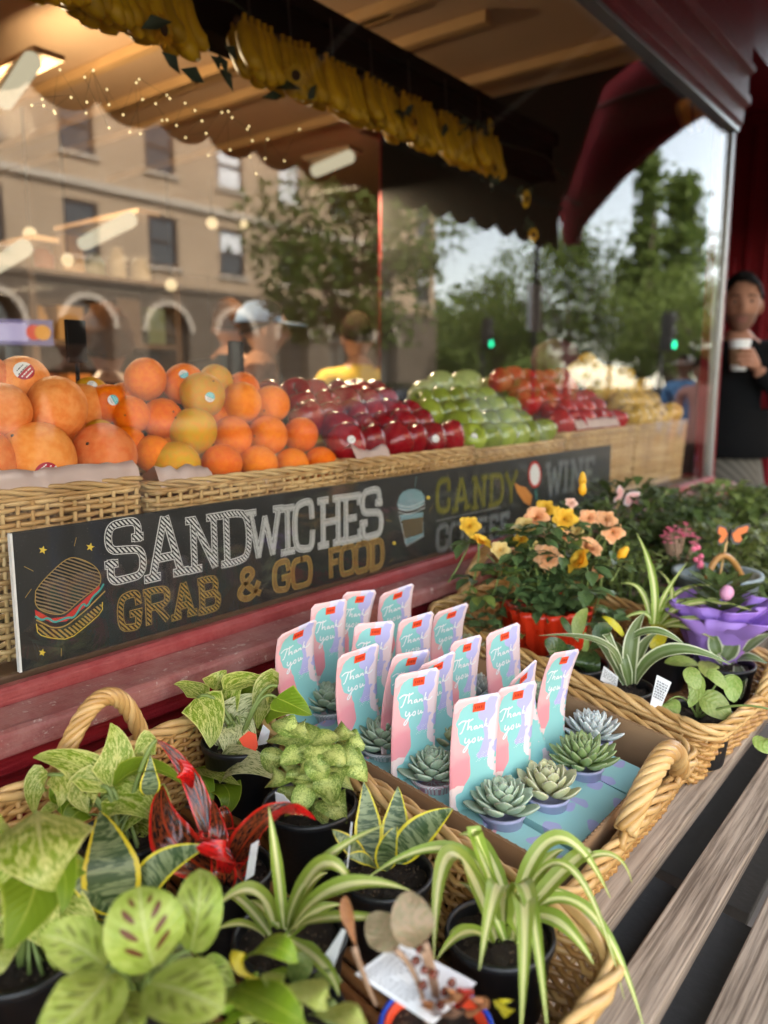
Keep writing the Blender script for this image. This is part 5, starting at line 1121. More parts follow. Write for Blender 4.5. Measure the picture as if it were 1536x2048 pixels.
def make_card(bend):
    nu, nv = 12, 30; mb = MB(); r_ = .09
    for j in range(nv+1):
        for i in range(nu+1):
            u, v = i/nu, j/nv; x = u
            dv = (1-v)*CH/CW
            if dv < r_: q = r_-sqrt(max(0, r_*r_-(r_-dv)**2)); x = .5+(u-.5)*(1-2*q)
            mb.v.append(card_xyz(x, v, 0, bend))
    for j in range(nv):
        for i in range(nu): a = j*(nu+1)+i; mb.face((a, a+1, a+nu+2, a+nu+1), ((i/nu, j/nv), ((i+1)/nu, j/nv), ((i+1)/nu, (j+1)/nv), (i/nu, (j+1)/nv)))
    card = mb.mesh('card', M['gift_card'])
    st = MB(); a0, a1, b0, b1 = .40, .66, .885, .948
    for j in range(4):
        for i in range(4): st.v.append(card_xyz(a0+(a1-a0)*i/3, b0+(b1-b0)*j/3, .0007, bend))
    for j in range(3):
        for i in range(3): q = j*4+i; st.face((q, q+1, q+5, q+4))
    st.m = 1
    for i, (gu, gw) in enumerate(((.44, .03), (.485, .02), (.515, .035), (.565, .03), (.605, .02))):
        n = len(st.v); st.v += [card_xyz(gu, .905, .0009, bend), card_xyz(gu+gw, .905, .0009, bend), card_xyz(gu+gw, .928, .0009, bend), card_xyz(gu, .928, .0009, bend)]; st.face((n, n+1, n+2, n+3))
    tx = MB()
    for s_ in SCRIPT:
        ps = smooth2(s_, 2); b = len(tx.v)
        for i, p in enumerate(ps):
            q0, q1 = ps[max(i-1, 0)], ps[min(i+1, len(ps)-1)]; tv = V((q1[0]-q0[0], (q1[1]-q0[1]))); tv = tv.normalized() if tv.length > 0 else V((1, 0)); nr = V((-tv.y, tv.x))*.013
            for sg_ in (-1, 1): tx.v.append(card_xyz(.5+(p[0]-.56)*1.12+nr.x*sg_, (.40+.48*(p[1]+nr.y*sg_*.9))*1.0+.035, .0006, bend))
        for i in range(len(ps)-1): a = b+2*i; tx.face((a, a+2, a+3, a+1))
    for i in range(26):
        u0 = .55+.3*((i*7) % 10)/10; v0 = .50+.07*((i*3) % 8)/8; n = len(tx.v)
        tx.v += [card_xyz(u0, v0, .0006, bend), card_xyz(u0+.014, v0, .0006, bend), card_xyz(u0+.014, v0+.005, .0006, bend), card_xyz(u0, v0+.005, .0006, bend)]; tx.face((n, n+1, n+2, n+3))
    return card, st.mesh('price_sticker', [M['price'], M['price_ink']]), tx.mesh('thank_you_lettering', M['white_ink'], False)
CARDS = [make_card(b) for b in (.25, .6, 1.0)]
bxm = MB().box((-.0365, -.0425, 0), (.0365, .0425, .040)).mesh('box', M['gift_box'], False)
K7 = 700/1536
rown = ['front row', 'second row', 'third row', 'back row']; coln = ['first', 'second', 'third', 'fourth']
def p7(x, y): return 500+x*K7, 1130+y*K7
for i, (a, b, c, d, col_, row_, bend, lean) in enumerate([
    (895, 590, 1075, 550, 0, 0, 0, .02), (1075, 545, 1240, 495, 1, 0, 0, .03), (1120, 490, 1230, 425, 2, 0, 1, -.28), (1305, 400, 1425, 345, 3, 0, 1, .12),
    (640, 480, 805, 440, 0, 1, 0, .03), (725, 430, 880, 375, 1, 1, 1, -.12), (875, 345, 1000, 290, 2, 1, 0, .05), (1030, 290, 1165, 255, 3, 1, 0, -.12),
    (380, 385, 540, 340, 0, 2, 1, -.08), (470, 260, 605, 235, 1, 2, 0, .08), (645, 235, 785, 200, 2, 2, 1, -.06), (797, 195, 935, 165, 3, 2, 2, -.1),
    (105, 290, 270, 240, 0, 3, 2, -.17), (270, 175, 405, 140, 1, 3, 0, .02), (410, 125, 530, 95, 2, 3, 1, .1), (557, 110, 700, 85, 3, 3, 2, -.15), (622, 400, 765, 350, 1.4, 1.5, 1, .1)]):
    A_, B_ = gt(*p7(a, b), .205), gt(*p7(c, d), .205); mid = (A_+B_)/2; ang = atan2(B_.y-A_.y, B_.x-A_.x)-.12
    loose = i == 16
    t = thing('gift_box' if not loose else 'gift_card', ('turquoise gift box with thank-you card, %s from the left in the %s' % (coln[int(col_)], rown[int(row_)])) if not loose else 'loose thank-you card tucked in between the second row and the third row', 'gift box' if not loose else 'card', 'thank-you gift boxes in the tray' if not loose else None, (0, 0, 0))
    bx, by = .735+.0805*col_, -.517+.092*row_
    base = V((bx, by, bz(by)+.0245)); t.location = base; t.rotation_euler = (TA, 0, -.05+.05*sin(i*2.3))
    if not loose: link('box', bxm, t, None, None, (1, 1, 1+.12*sin(i*1.7)))
    cm, sm_, tm = CARDS[bend]; c_o = link('card', cm, t)
    top = V((mid.x, mid.y, mid.z)); Lz = CH; lx = lean*CH
    foot = V((mid.x-lx*cos(ang), mid.y-lx*sin(ang)-.004, mid.z-sqrt(Lz*Lz-lx*lx)))
    W_ = (Matrix.Translation(foot) @ Matrix.Rotation(ang, 4, 'Z') @ Matrix.Rotation(math.asin(lean), 4, 'Y'))
    Lm = Matrix.Translation(base) @ Euler(t.rotation_euler).to_matrix().to_4x4()
    c_o.matrix_parent_inverse = Lm.inverted(); c_o.matrix_basis = W_
    so = c_o.modifiers.new('t', 'SOLIDIFY'); so.thickness = .0009; so.offset = -1
    link('price_sticker', sm_, c_o); link('lettering', tm, c_o)
# ---------------------------------------------------------------- succulents in tin pots
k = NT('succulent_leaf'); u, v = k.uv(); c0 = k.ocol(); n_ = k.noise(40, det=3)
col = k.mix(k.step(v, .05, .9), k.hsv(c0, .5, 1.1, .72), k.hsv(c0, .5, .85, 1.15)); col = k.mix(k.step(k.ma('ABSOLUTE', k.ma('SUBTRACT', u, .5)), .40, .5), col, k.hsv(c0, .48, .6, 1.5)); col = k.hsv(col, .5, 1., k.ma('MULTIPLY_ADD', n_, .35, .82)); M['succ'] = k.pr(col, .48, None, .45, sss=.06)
def fat_leaf(wd, point, cup):
    n, m = 10, 9; mb = MB()
    for j in range(m+1):
        t = j/m; hw = wd*max(.04, sin(pi*min(1, (t**point)*.96+.02))**.75); th = .085*sin(pi*min(1, t*.9+.08))**.6+.01
        for i in range(n):
            a = 2*pi*i/n; mb.v.append(V((hw*cos(a), t, th*sin(a)*(.8 if sin(a) > 0 else 1.1)+cup*(t-.3)**2+.18*hw*cos(a)**2)))
    for j in range(m):
        for i in range(n):
            i2 = (i+1) % n; cu = lambda q: .5+.5*cos(2*pi*q/n)
            mb.face((j*n+i, j*n+i2, (j+1)*n+i2, (j+1)*n+i), ((cu(i), j/m), (cu(i2 if i2 else n), j/m), (cu(i2 if i2 else n), (j+1)/m), (cu(i), (j+1)/m)))
    mb.face([m*n+i for i in range(n)]); return mb.mesh('leaf', M['succ'])
FL = {'round': fat_leaf(.27, 1.5, .3), 'point': fat_leaf(.19, 1.15, .35), 'spoon': fat_leaf(.26, 2.0, .5)}
k = NT('floral_tin'); u, v = k.uv(); vo = k.vor(1., k.comb(k.ma('MULTIPLY', u, 9), k.ma('MULTIPLY', v, 2.4), 0), 'F1'); pt = k.step(k.ma('ABSOLUTE', k.ma('SINE', k.ma('MULTIPLY', vo, 16))), .45, .6); M['tin'] = k.pr(k.mix(pt, k.ocol(), (.78, .74, .74)), .35, None, .5)
M['tin_plain'] = (lambda k: k.pr(k.ocol(), .32, None, .5))(NT('lavender_tin'))
M['soil'] = plain('potting_soil', (.045, .028, .016), .95, .5, 160, 1.0)
def rosette(p, Rr, n, kind, colr, lb, potc, tin='tin', spread=1.0):
    t = thing('potted_succulent', lb, 'succulent', 'succulents in the gift boxes', p); pr_ = .0265
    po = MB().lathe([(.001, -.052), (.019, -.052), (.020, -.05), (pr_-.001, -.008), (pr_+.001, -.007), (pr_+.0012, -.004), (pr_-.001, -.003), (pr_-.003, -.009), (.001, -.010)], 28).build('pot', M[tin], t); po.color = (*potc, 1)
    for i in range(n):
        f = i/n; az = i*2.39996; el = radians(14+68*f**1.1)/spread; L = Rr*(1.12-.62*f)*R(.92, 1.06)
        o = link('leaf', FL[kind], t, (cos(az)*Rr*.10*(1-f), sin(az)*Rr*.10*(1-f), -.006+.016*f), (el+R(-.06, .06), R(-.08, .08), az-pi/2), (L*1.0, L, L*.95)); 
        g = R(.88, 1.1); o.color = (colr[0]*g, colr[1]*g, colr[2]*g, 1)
    return t
BG, OL, GN, GW = (.30, .40, .25), (.42, .42, .19), (.20, .29, .07), (.45, .49, .46); LAV, PNK, WHT = (.42, .42, .62), (.62, .28, .33), (.45, .52, .52)
for i, (px, py, rp, n, kind, c, lb, pc, tin, h) in enumerate([
    (1004, 1612, 64, 34, 'round', BG, 'blue green rosette succulent nearest the front corner in a lavender tin', LAV, 'tin_plain', .072),
    (1094, 1580, 60, 30, 'spoon', OL, 'olive cream-edged succulent in a lavender tin second in the front row', LAV, 'tin_plain', .076),
    (1166, 1520, 60, 46, 'point', GN, 'pointed dark green rosette succulent in a lavender tin third in the front row', LAV, 'tin_plain', .072),
    (1186, 1466, 52, 38, 'point', GW, 'silvery grey rosette succulent at the right corner of the tray', LAV, 'tin_plain', .07),
    (866, 1545, 58, 34, 'round', BG, 'blue green rosette succulent in a pink floral tin', PNK, 'tin', .072),
    (765, 1485, 56, 32, 'round', BG, 'blue green rosette succulent in a white floral tin next to the broad-leaved plant', WHT, 'tin', .072),
    (655, 1408, 50, 32, 'round', BG, 'blue green rosette succulent below the leftmost card', WHT, 'tin', .07),
    (900, 1478, 46, 26, 'spoon', OL, 'olive succulent half hidden behind the card in the second row', PNK, 'tin', .07),
    (768, 1375, 48, 28, 'spoon', OL, 'olive succulent behind the first card of the third row', LAV, 'tin_plain', .07),
    (668, 1330, 44, 30, 'point', BG, 'blue green succulent at the wall end of the tray', LAV, 'tin_plain', .07),
    (955, 1385, 46, 30, 'point', GW, 'grey succulent in the shade behind the second row of cards', LAV, 'tin_plain', .068),
    (1075, 1400, 42, 28, 'round', BG, 'blue green succulent between the leaning card and the rightmost card', PNK, 'tin', .068), (1000, 1505, 44, 30, 'point', GN, 'dark green succulent between the second-row cards', PNK, 'tin', .068), (720, 1420, 40, 28, 'spoon', OL, 'olive succulent in the third row behind the first card', WHT, 'tin', .068), (830, 1335, 40, 28, 'round', BG, 'blue green succulent in the back half of the tray', LAV, 'tin_plain', .066), (1060, 1450, 44, 30, 'round', BG, 'blue green succulent behind the front cards near the silvery one', LAV, 'tin_plain', .068), (940, 1300, 36, 26, 'spoon', OL, 'olive succulent in the back row next to the roses', PNK, 'tin', .066), (845, 1420, 42, 26, 'round', BG, 'small blue green succulent in the middle of the tray', WHT, 'tin', .068)]):
    p = gt(px, py+2, h+.008); p = V(p); rosette(p, rp*depth(p)/1600*1.12, int(n*1.25), kind, c, lb, pc, tin)
# ---------------------------------------------------------------- leaf materials
def au(k): u, v = k.uv(); return u, v, k.ma('ABSOLUTE', k.ma('SUBTRACT', u, .5))
def leafsh(k, col, rough=.48, tr=.28, bm=None, spec=.45):
    return k.pr(k.hsv(col, k.ma('MULTIPLY_ADD', k.rnd(), .02, .477), 1.06, k.ma('MULTIPLY_ADD', k.rnd(), .4, 1.15)), rough, bm, spec, trans=tr)
def veins(k, u, v, a, fr=9., st=.25):
    s = k.ma('SINE', k.ma('MULTIPLY', k.ma('SUBTRACT', v, k.ma('MULTIPLY', a, .7)), fr*6.28)); mid = k.step(a, .0, .03)
    return k.bump(k.ma('ADD', k.ma('MULTIPLY', s, .3), mid), st, .002)
def pothos(name, g, c, thr):
    k = NT(name); u, v, a = au(k); vec = k.comb(k.ma('MULTIPLY', a, 7.), k.ma('SUBTRACT', k.ma('MULTIPLY', v, 4.2), k.ma('MULTIPLY', a, 3.5)), k.ma('MULTIPLY', k.rnd(), 40))
    n = k.noise(2.2, vec, 6, .72, .6); n2 = k.noise(7., vec, 4, .7)
    m = k.step(k.ma('ADD', k.ma('MULTIPLY', n, .7), k.ma('MULTIPLY', n2, .3)), thr-.045, thr+.055)
    col = k.mix(m, g, c); col = k.mix(k.step(a, .44, .49), col, c); col = k.mix(k.ma('SUBTRACT', 1., k.step(a, .008, .03)), col, tuple(x*.9 for x in c)); return leafsh(k, col, .46, .22, veins(k, u, v, a))
M['pothos'] = pothos('marbled_pothos_leaf', (.125, .20, .018), (.46, .47, .16), .51); M['pothos_c'] = pothos('cream_pothos_leaf', (.09, .14, .025), (.52, .53, .28), .47); M['pothos_g'] = pothos('green_pothos_leaf', (.125, .205, .02), (.29, .36, .06), .62)
k = NT('syngonium_leaf'); u, v, a = au(k); n = k.noise(4., k.comb(k.ma('MULTIPLY', a, 6), k.ma('MULTIPLY', v, 4), k.ma('MULTIPLY', k.rnd(), 30)), 5, .7, .5); m = k.step(k.ma('ADD', n, k.ma('MULTIPLY', a, .35)), .50, .66)
M['syng'] = leafsh(k, k.mix(m, (.40, .45, .15), (.105, .17, .03)), .5, .2, veins(k, u, v, a))
k = NT('snake_plant_leaf'); u, v, a = au(k); vec = k.comb(k.ma('MULTIPLY', u, .45), k.ma('MULTIPLY', v, 6.), k.ma('MULTIPLY', k.rnd(), 30)); n = k.noise(3.2, vec, 5, .6, .8)
col = k.mix(k.step(n, .44, .56), (.035, .065, .022), (.165, .205, .10)); col = k.mix(k.step(k.ma('ADD', a, k.ma('MULTIPLY', k.noise(5., vec, 2), .05)), .425, .445), col, (.56, .50, .055)); M['snake'] = leafsh(k, col, .4, .08, k.bump(n, .15, .001))
def stripes(name, edge, inner, core, e0, c0, rough=.38, tr=.25):
    k = NT(name); u, v, a = au(k); n = k.noise(1., k.comb(k.ma('MULTIPLY', u, 22), k.ma('MULTIPLY', v, 1.5), k.ma('MULTIPLY', k.rnd(), 20)), 2); aa = k.ma('MULTIPLY_ADD', k.ma('SUBTRACT', n, .5), .10, a)
    col = k.mix(k.step(aa, c0-.03, c0+.03), core, inner); col = k.mix(k.step(aa, e0-.015, e0+.015), col, edge); col = k.hsv(col, .5, 1., k.ma('MULTIPLY_ADD', k.noise(1., k.comb(k.ma('MULTIPLY', u, 60), v, 1), 2), .3, .85))
    return leafsh(k, col, rough, tr, k.bump(k.ma('SINE', k.ma('MULTIPLY', u, 60)), .12, .001))
M['spider'] = stripes('spider_plant_leaf', (.16, .235, .04), (.19, .27, .05), (.52, .53, .25), .46, .17); M['drac'] = stripes('striped_dracaena_leaf', (.50, .53, .36), (.10, .15, .05), (.15, .20, .09), .40, .10)
k = NT('croton_leaf'); u, v, a = au(k); n = k.noise(3., k.comb(k.ma('MULTIPLY', a, 5), k.ma('MULTIPLY', v, 5), k.ma('MULTIPLY', k.rnd(), 30)), 4, .6, .4)
col = k.mix(k.step(n, .40, .62), (.028, .014, .010), (.26, .05, .014)); col = k.mix(k.step(a, .37, .45), col, (.62, .022, .012)); col = k.mix(k.ma('SUBTRACT', 1., k.step(a, .015, .05)), col, (.45, .05, .012)); M['croton'] = k.pr(col, .2, veins(k, u, v, a, 7, .35), .6, trans=.1, coat=.3)
k = NT('red_croton_leaf'); u, v, a = au(k); n = k.noise(3., k.comb(k.ma('MULTIPLY', a, 5), k.ma('MULTIPLY', v, 4), k.ma('MULTIPLY', k.rnd(), 30)), 3); col = k.mix(k.step(n, .5, .68), (.66, .012, .010), (.14, .012, .008)); M['croton_r'] = k.pr(col, .24, veins(k, u, v, a, 7, .3), .55, trans=.15, coat=.3)
def prayer(name, bc, amt):
    k = NT(name); u, v, a = au(k); tt = k.ma('FRACT', k.ma('SUBTRACT', k.ma('MULTIPLY', v, 5.2), k.ma('MULTIPLY', a, 4.2))); t2 = k.ma('POWER', k.ma('DIVIDE', k.ma('SUBTRACT', tt, .5), .27), 2.); a2 = k.ma('POWER', k.ma('DIVIDE', k.ma('SUBTRACT', a, .20), .105), 2.)
    nz = k.noise(6., k.comb(u, v, k.ma('MULTIPLY', k.rnd(), 9)), 3); bl = k.ma('SUBTRACT', 1., k.step(k.ma('ADD', k.ma('ADD', t2, a2), k.ma('MULTIPLY', nz, .7)), .95, 1.5)); bl = k.ma('MULTIPLY', bl, k.ma('MULTIPLY', k.step(v, .10, .2), k.ma('SUBTRACT', 1., k.step(v, .78, .9))))
    bl = k.ma('MULTIPLY', bl, amt); base = k.mix(k.step(k.noise(3., k.comb(k.ma('MULTIPLY', u, 2), k.ma('MULTIPLY', v, 2), k.rnd())), .3, .7), (.20, .285, .05), (.30, .375, .10)); base = k.mix(k.ma('SUBTRACT', 1., k.step(a, .0, .05)), base, (.36, .42, .16)); return leafsh(k, k.mix(bl, base, bc), .48, .25, veins(k, u, v, a, 8, .35))
M['prayer'] = prayer('prayer_plant_leaf', (.10, .125, .025), .7); M['prayer_b'] = prayer('brown_blotched_prayer_plant_leaf', (.10, .035, .018), .95)
def simple_leaf(name, c, c2, tr=.2, rough=.45): k = NT(name); u, v, a = au(k); return (lambda col: leafsh(k, col, rough, tr, veins(k, u, v, a, 6, .3)))(k.mix(k.step(k.noise(3., k.comb(k.ma('MULTIPLY', u, 3), k.ma('MULTIPLY', v, 3), k.ma('MULTIPLY', k.rnd(), 20)), 3), .35, .7), c, c2))
M['rose_leaf'] = simple_leaf('rose_leaf', (.04, .075, .028), (.075, .115, .042), .1, .4); M['rose_leaf_y'] = simple_leaf('young_rose_leaf', (.10, .15, .035), (.15, .19, .05)); M['pep_leaf'] = simple_leaf('glossy_peperomia_leaf', (.03, .06, .02), (.055, .09, .03), .05, .22); M['pale_leaf'] = simple_leaf('pale_green_leaf', (.24, .31, .07), (.34, .38, .12)); M['yellow_leaf'] = simple_leaf('yellowed_leaf', (.42, .38, .03), (.36, .36, .05)); M['herb_leaf'] = simple_leaf('herb_leaf', (.04, .07, .022), (.085, .12, .035)); M['herb_light'] = simple_leaf('light_herb_leaf', (.10, .15, .04), (.17, .20, .07)); M['dry'] = simple_leaf('dried_brown_leaf', (.26, .17, .10), (.20, .12, .07)); M['dry_o'] = simple_leaf('dried_orange_leaf', (.36, .19, .08), (.28, .13, .06)); M['pilea'] = simple_leaf('bright_round_leaf', (.17, .25, .06), (.25, .31, .10), .2, .35); M['grey_leaf'] = simple_leaf('dull_wilting_leaf', (.19, .17, .09), (.27, .20, .12))
M['crumb'] = plain('bark_crumb', (.13, .085, .05), .9, .5, 300)
M['stalk'] = plain('green_stalk', (.18, .24, .06), .5, .15, 40); M['stalk_br'] = plain('brown_stalk', (.34, .21, .13), .6, .15, 40)
M['tagp'] = plain('white_plant_label', (.76, .77, .78), .4, .02); M['tag_ink'] = plain('grey_label_print', (.25, .25, .26), .6, .05); M['foil'] = plain('red_foil_wrap', (.72, .035, .008), .3, .15, 20, spec=.7); M['purple'] = plain('purple_paper_wrap', (.40, .22, .66), .6, .12, 12); M['planter'] = plain('grey_blue_planter', (.22, .27, .28), .6, .1, 20); M['blue_pl'] = plain('blue_plastic', (.01, .06, .55), .35, .05)
WF = {'heart': W_heart, 'lance': W_lance, 'strap': W_strap, 'oval': W_oval, 'sword': W_sword}
def to_cam(p): return (CAM-p).normalized()
def blade(plant, D, base, mid, tip, wpx, kind, mat, dm=None, dt=None, db=0., up=.7, fold=.18, wav=0., tw=0., nv=12, nu=4, lab=None):
    """one leaf from three picture points put at their own distances: db, dm, dt are metres towards (-) or away from the lens"""
    k_ = .00030
    if dm is None: dm = -(mid[1]-base[1])*k_-.006
    if dt is None: dt = -(tip[1]-base[1])*k_
    b, m, t = gd(*base, D+db), gd(*mid, D+dm), gd(*tip, D+dt)
    N = (to_cam(m)*(1-up)+V((0, 0, 1))*up).normalized(); mb = MB(); w_ = wpx*depth(m)/1600
    sp = bez3(b, m, t, nv); o0 = plant.matrix_local_inv if hasattr(plant, 'matrix_local_inv') else None
    leaf_bm(mb, sp, WF[kind](w_), N, fold, nu, wav, tw)
    o = mb.build('leaf', M[mat]); o.parent = plant; o.matrix_parent_inverse = Matrix.Translation(-plant.location)
    if lab: o['label'] = lab
    return o
def stalk(plant, pts, r, mat='stalk', nm='stem'):
    o = MB().tube(bez3(*pts, 8) if len(pts) == 3 else pts, [r*(1-.35*i/8) for i in range(9)] if len(pts) == 3 else r, 7).build(nm, M[mat]); o.parent = plant; o.matrix_parent_inverse = Matrix.Translation(-plant.location); return o
def potted(name, label, px, py, hw, h=.075, hr=.09, cat='potted plant', group=None, mat='black_plastic', taper=.8, rim=True):
    """a nursery pot whose rim ellipse is centred on a picture point; the plant's origin is the rim centre"""
    c = V(gt(px, py, hr)); r = hw*depth(c)/1600; t = thing(name, label, cat, group, c)
    po = MB().lathe([(.001, -h), (r*taper, -h), (r*taper+.001, -h+.004), (r*.975, -.008), (r*1.03, -.007), (r*1.045, -.002), (r*1.03, .001), (r*.97, .001), (r*.95, -.004), (r*.93, -.014), (r*.93, -.016)], 36).build('pot', M[mat], t)
    s = MB(); n, m = 22, 5
    for j in range(m+1):
        for i in range(n): a = 2*pi*i/n; q = r*.945*j/m; s.v.append(V((q*cos(a), q*sin(a), -.012+R(-.003, .003)+.003*(1-j/m))))
    for j in range(m):
        for i in range(n): i2 = (i+1) % n; s.face((j*n+i, (j+1)*n+i, (j+1)*n+i2, j*n+i2))
    s.build('soil', M['soil'], t); g = MB()
    for i in range(110):
        a, q = R(0, 6.28), r*.9*sqrt(R(0, 1)); sz = R(.0006, .0016); g.ball((q*cos(a), q*sin(a), -.0105), (sz, sz*R(.6, 1.2), sz*.8), 5, 3)
    tag(g.build('soil_crumbs', M['crumb'], t), kind='stuff'); t.rotation_euler = (0, 0, 0); return t, depth(c), r
def label_tag(t, D, pts, lines=5, dd=0., thick=.0006, ink=True):
    """white plastic label: four picture corners (foot left, foot right, top right, top left)"""
    ps = [gd(x, y, D+dd-.00025*(y-pts[0][1])*0-(.012 if i in (2, 3) else 0)) for i, (x, y) in enumerate(pts)]
    mb = MB(); mb.v = ps; mb.face((0, 1, 2, 3)); o = flat(mb.build('plant_label', M['tagp'])); o.parent = t; o.matrix_parent_inverse = Matrix.Translation(-t.location); o.modifiers.new('thickness', 'SOLIDIFY').thickness = thick
    if ink:
        mb = MB(); n_ = to_cam(ps[0])*.0007
        bl = lambda u, v: ps[0].lerp(ps[1], u).lerp(ps[3].lerp(ps[2], u), v)+n_
        for i in range(lines):
            v = .35+.55*i/lines; x = .1
            while x < .85: w_ = R(.06, .2); n = len(mb.v); mb.v += [bl(x, v), bl(min(.9, x+w_), v), bl(min(.9, x+w_), v+.05), bl(x, v+.05)]; mb.face((n, n+1, n+2, n+3)); x += w_+.05
        p = mb.build('label_print', M['tag_ink']); p.parent = o
def z5(x, y): return (x/2, 1350+y/2)
def z6(x, y): return (768+x/2, 1350+y/2)
def c5(x, y): return (620+x/2.259, 1700+y/2.259)
def c2(x, y): return (1080+x/3.368, 930+y/3.368)
def c7(x, y): return (760+x/3.2, 900+y/3.2)
def many(t, D, rows, kind, mat, f, **kw):
    for r_ in rows:
        b, m, tp, w_ = r_[:4]; e = dict(kw); e.update(r_[4] if len(r_) > 4 else {}); mt = e.pop('mat', mat); kd = e.pop('kind', kind); blade(t, D, f(*b), f(*m), f(*tp), w_/ (2 if f in (z5, z6) else (2.259 if f is c5 else 3.368)), kd, mt, **e)
def filler(t, D, n, px, py, rx, ry, w_, L, kind, mats, seed, dd=.01, up=.45, fold=.2):
    rs = random.Random(seed); c0 = V(t.location)
    for i in range(n):
        a = 2.4*i+rs.random()*.5; q = .45+.55*rs.random(); x, y = px+cos(a)*rx*q, py+sin(a)*ry*q; l = L*rs.uniform(.7, 1.2); an = a+rs.gauss(0, .45); e = dd+rs.gauss(0, .012)-.02*sin(a)
        b = (x-cos(an)*l*.5, y-sin(an)*l*.5); tp = (x+cos(an)*l*.5, y+sin(an)*l*.5+l*.15); m = (x, y-l*.10)
        blade(t, D, b, m, tp, w_*rs.uniform(.75, 1.15), kind, mats[i % len(mats)], db=e+.005, dm=e-.006, dt=e-.004*sin(an), up=up*rs.uniform(.5, 1.4), fold=fold, wav=.06)
        stalk(t, [c0+V((rs.gauss(0, .012), rs.gauss(0, .012), -.012)), (c0+gd(*b, D+e))/2+V((0, 0, .012)), gd(*b, D+e+.004)], .0018)
G1 = 'potted plants in the near basket'
# marbled pothos in the middle
t, D, r = potted('pothos_plant', 'marbled pothos in front of the rope handle with one plain green leaf', 250, 1665, 88, group=G1)
many(t, D, [((440, 460), (285, 350), (133, 330), 62, dict(up=.5)), ((440, 450), (470, 310), (442, 192), 66, dict(up=.1, dt=.02, dm=.02)), ((455, 445), (590, 372), (735, 440), 52, dict(mat='pothos_g', up=.85, fold=.35)), ((405, 500), (520, 500), (634, 588), 84, dict(up=.35, dt=-.03)), ((400, 450), (325, 470), (352, 550), 66, dict(up=.3)),
   ((625, 258), (575, 300), (552, 370), 42, dict(up=.3, dm=.03, dt=.03, db=.03)), ((192, 398), (140, 455), (140, 562), 46, dict(up=.3, dm=.02, dt=0, db=.02)), ((215, 400), (248, 460), (232, 530), 34, dict(up=.3)), ((228, 520), (180, 545), (140, 575), 22), ((300, 450), (330, 520), (300, 600), 42, dict(up=.4, mat='pothos_g', dm=.02, dt=.02)), ((270, 430), (240, 480), (262, 570), 44, dict(mat='pothos_g', dm=.03, dt=.03, up=.3))], 'heart', 'pothos', z5, fold=.22, wav=.05)
c0 = V(t.location)
for e in ((440, 460), (405, 500), (400, 450), (192, 398), (625, 258), (215, 400)): p = gd(*z5(*e), D); stalk(t, [c0+V((R(-.01, .01), R(-.01, .01), -.012)), (c0+p)/2+V((0, 0, .015)), p], .0028)
label_tag(t, D, [(292, 1760), (318, 1763), (326, 1738), (302, 1712)], dd=-.03)
filler(t, D, 9, 235, 1615, 105, 70, 24, 95, 'heart', ['pothos', 'pothos_g', 'pothos'], 5, .03)
# big pothos at the picture edge
t, D, r = potted('pothos_plant', 'large-leaved marbled pothos spilling over the corner of the picture', 40, 1910, 110, group=G1)
many(t, D, [((150, 545), (165, 690), (214, 862), 165, dict(up=.55, dt=-.06, dm=-.05, fold=-.3)), ((150, 730), (125, 900), (20, 1100), 125, dict(up=.25, mat='pothos_g', dt=-.06)), ((60, 640), (10, 740), (-60, 880), 90, dict(up=.3)), ((25, 1050), (20, 1110), (0, 1200), 50), ((225, 700), (262, 830), (245, 960), 46, dict(mat='pothos_g', up=.3)), ((20, 590), (-60, 640), (-150, 780), 110)], 'heart', 'pothos', z5, fold=.22, wav=.05)
c0 = V(t.location)
for e in ((150, 545), (150, 730), (60, 640)): p = gd(*z5(*e), D); stalk(t, [c0+V((0, 0, -.01)), (c0+p)/2+V((0, 0, .02)), p], .0035)
filler(t, D, 9, 55, 1790, 105, 130, 40, 130, 'heart', ['pothos', 'pothos', 'pothos_g'], 6, .035)
# croton
t, D, r = potted('croton_plant', 'red and black glossy croton with curling leaves in a black pot', 455, 1735, 88, group=G1)
many(t, D, [((845, 790), (680, 640), (650, 440), 84, dict(kind='sword', up=.05, tw=.3, dm=-.01, dt=.03)), ((850, 740), (770, 430), (622, 256), 40, dict(up=.2, tw=.4, dt=.03, dm=.02)), ((700, 330), (740, 400), (770, 455), 36, dict(mat='croton_r', kind='lance', dm=.01)), ((880, 800), (872, 640), (848, 498), 40, dict(kind='sword', up=.1, dm=-.01, dt=.02)), ((925, 770), (1040, 600), (1180, 515), 62, dict(up=.3, tw=.4, dm=-.02, dt=-.03)), ((1070, 590), (1170, 545), (1264, 582), 34, dict(mat='croton_r', up=.8, db=-.03, dm=-.04, dt=-.05)),
   ((900, 830), (915, 740), (785, 690), 62, dict(mat='croton_r', kind='oval', up=.6, dm=-.06, dt=-.07, fold=.4)), ((850, 690), (830, 660), (800, 640), 40, dict(mat='croton_r', kind='oval', dm=-.04, dt=-.05)), ((895, 850), (890, 770), (850, 690), 50, dict(kind='sword', up=.1, dm=-.03)), ((920, 850), (900, 760), (905, 640), 45, dict(kind='sword', up=.2)), ((905, 850), (960, 760), (1010, 650), 40, dict(up=.3))], 'sword', 'croton', z5, fold=.32, wav=.16, nv=16)
label_tag(t, D, [(490, 1762), (508, 1750), (518, 1680), (502, 1690)], dd=-.03, ink=False)
filler(t, D, 4, 430, 1680, 50, 50, 18, 130, 'sword', ['croton'], 16, .03, .3, .3)
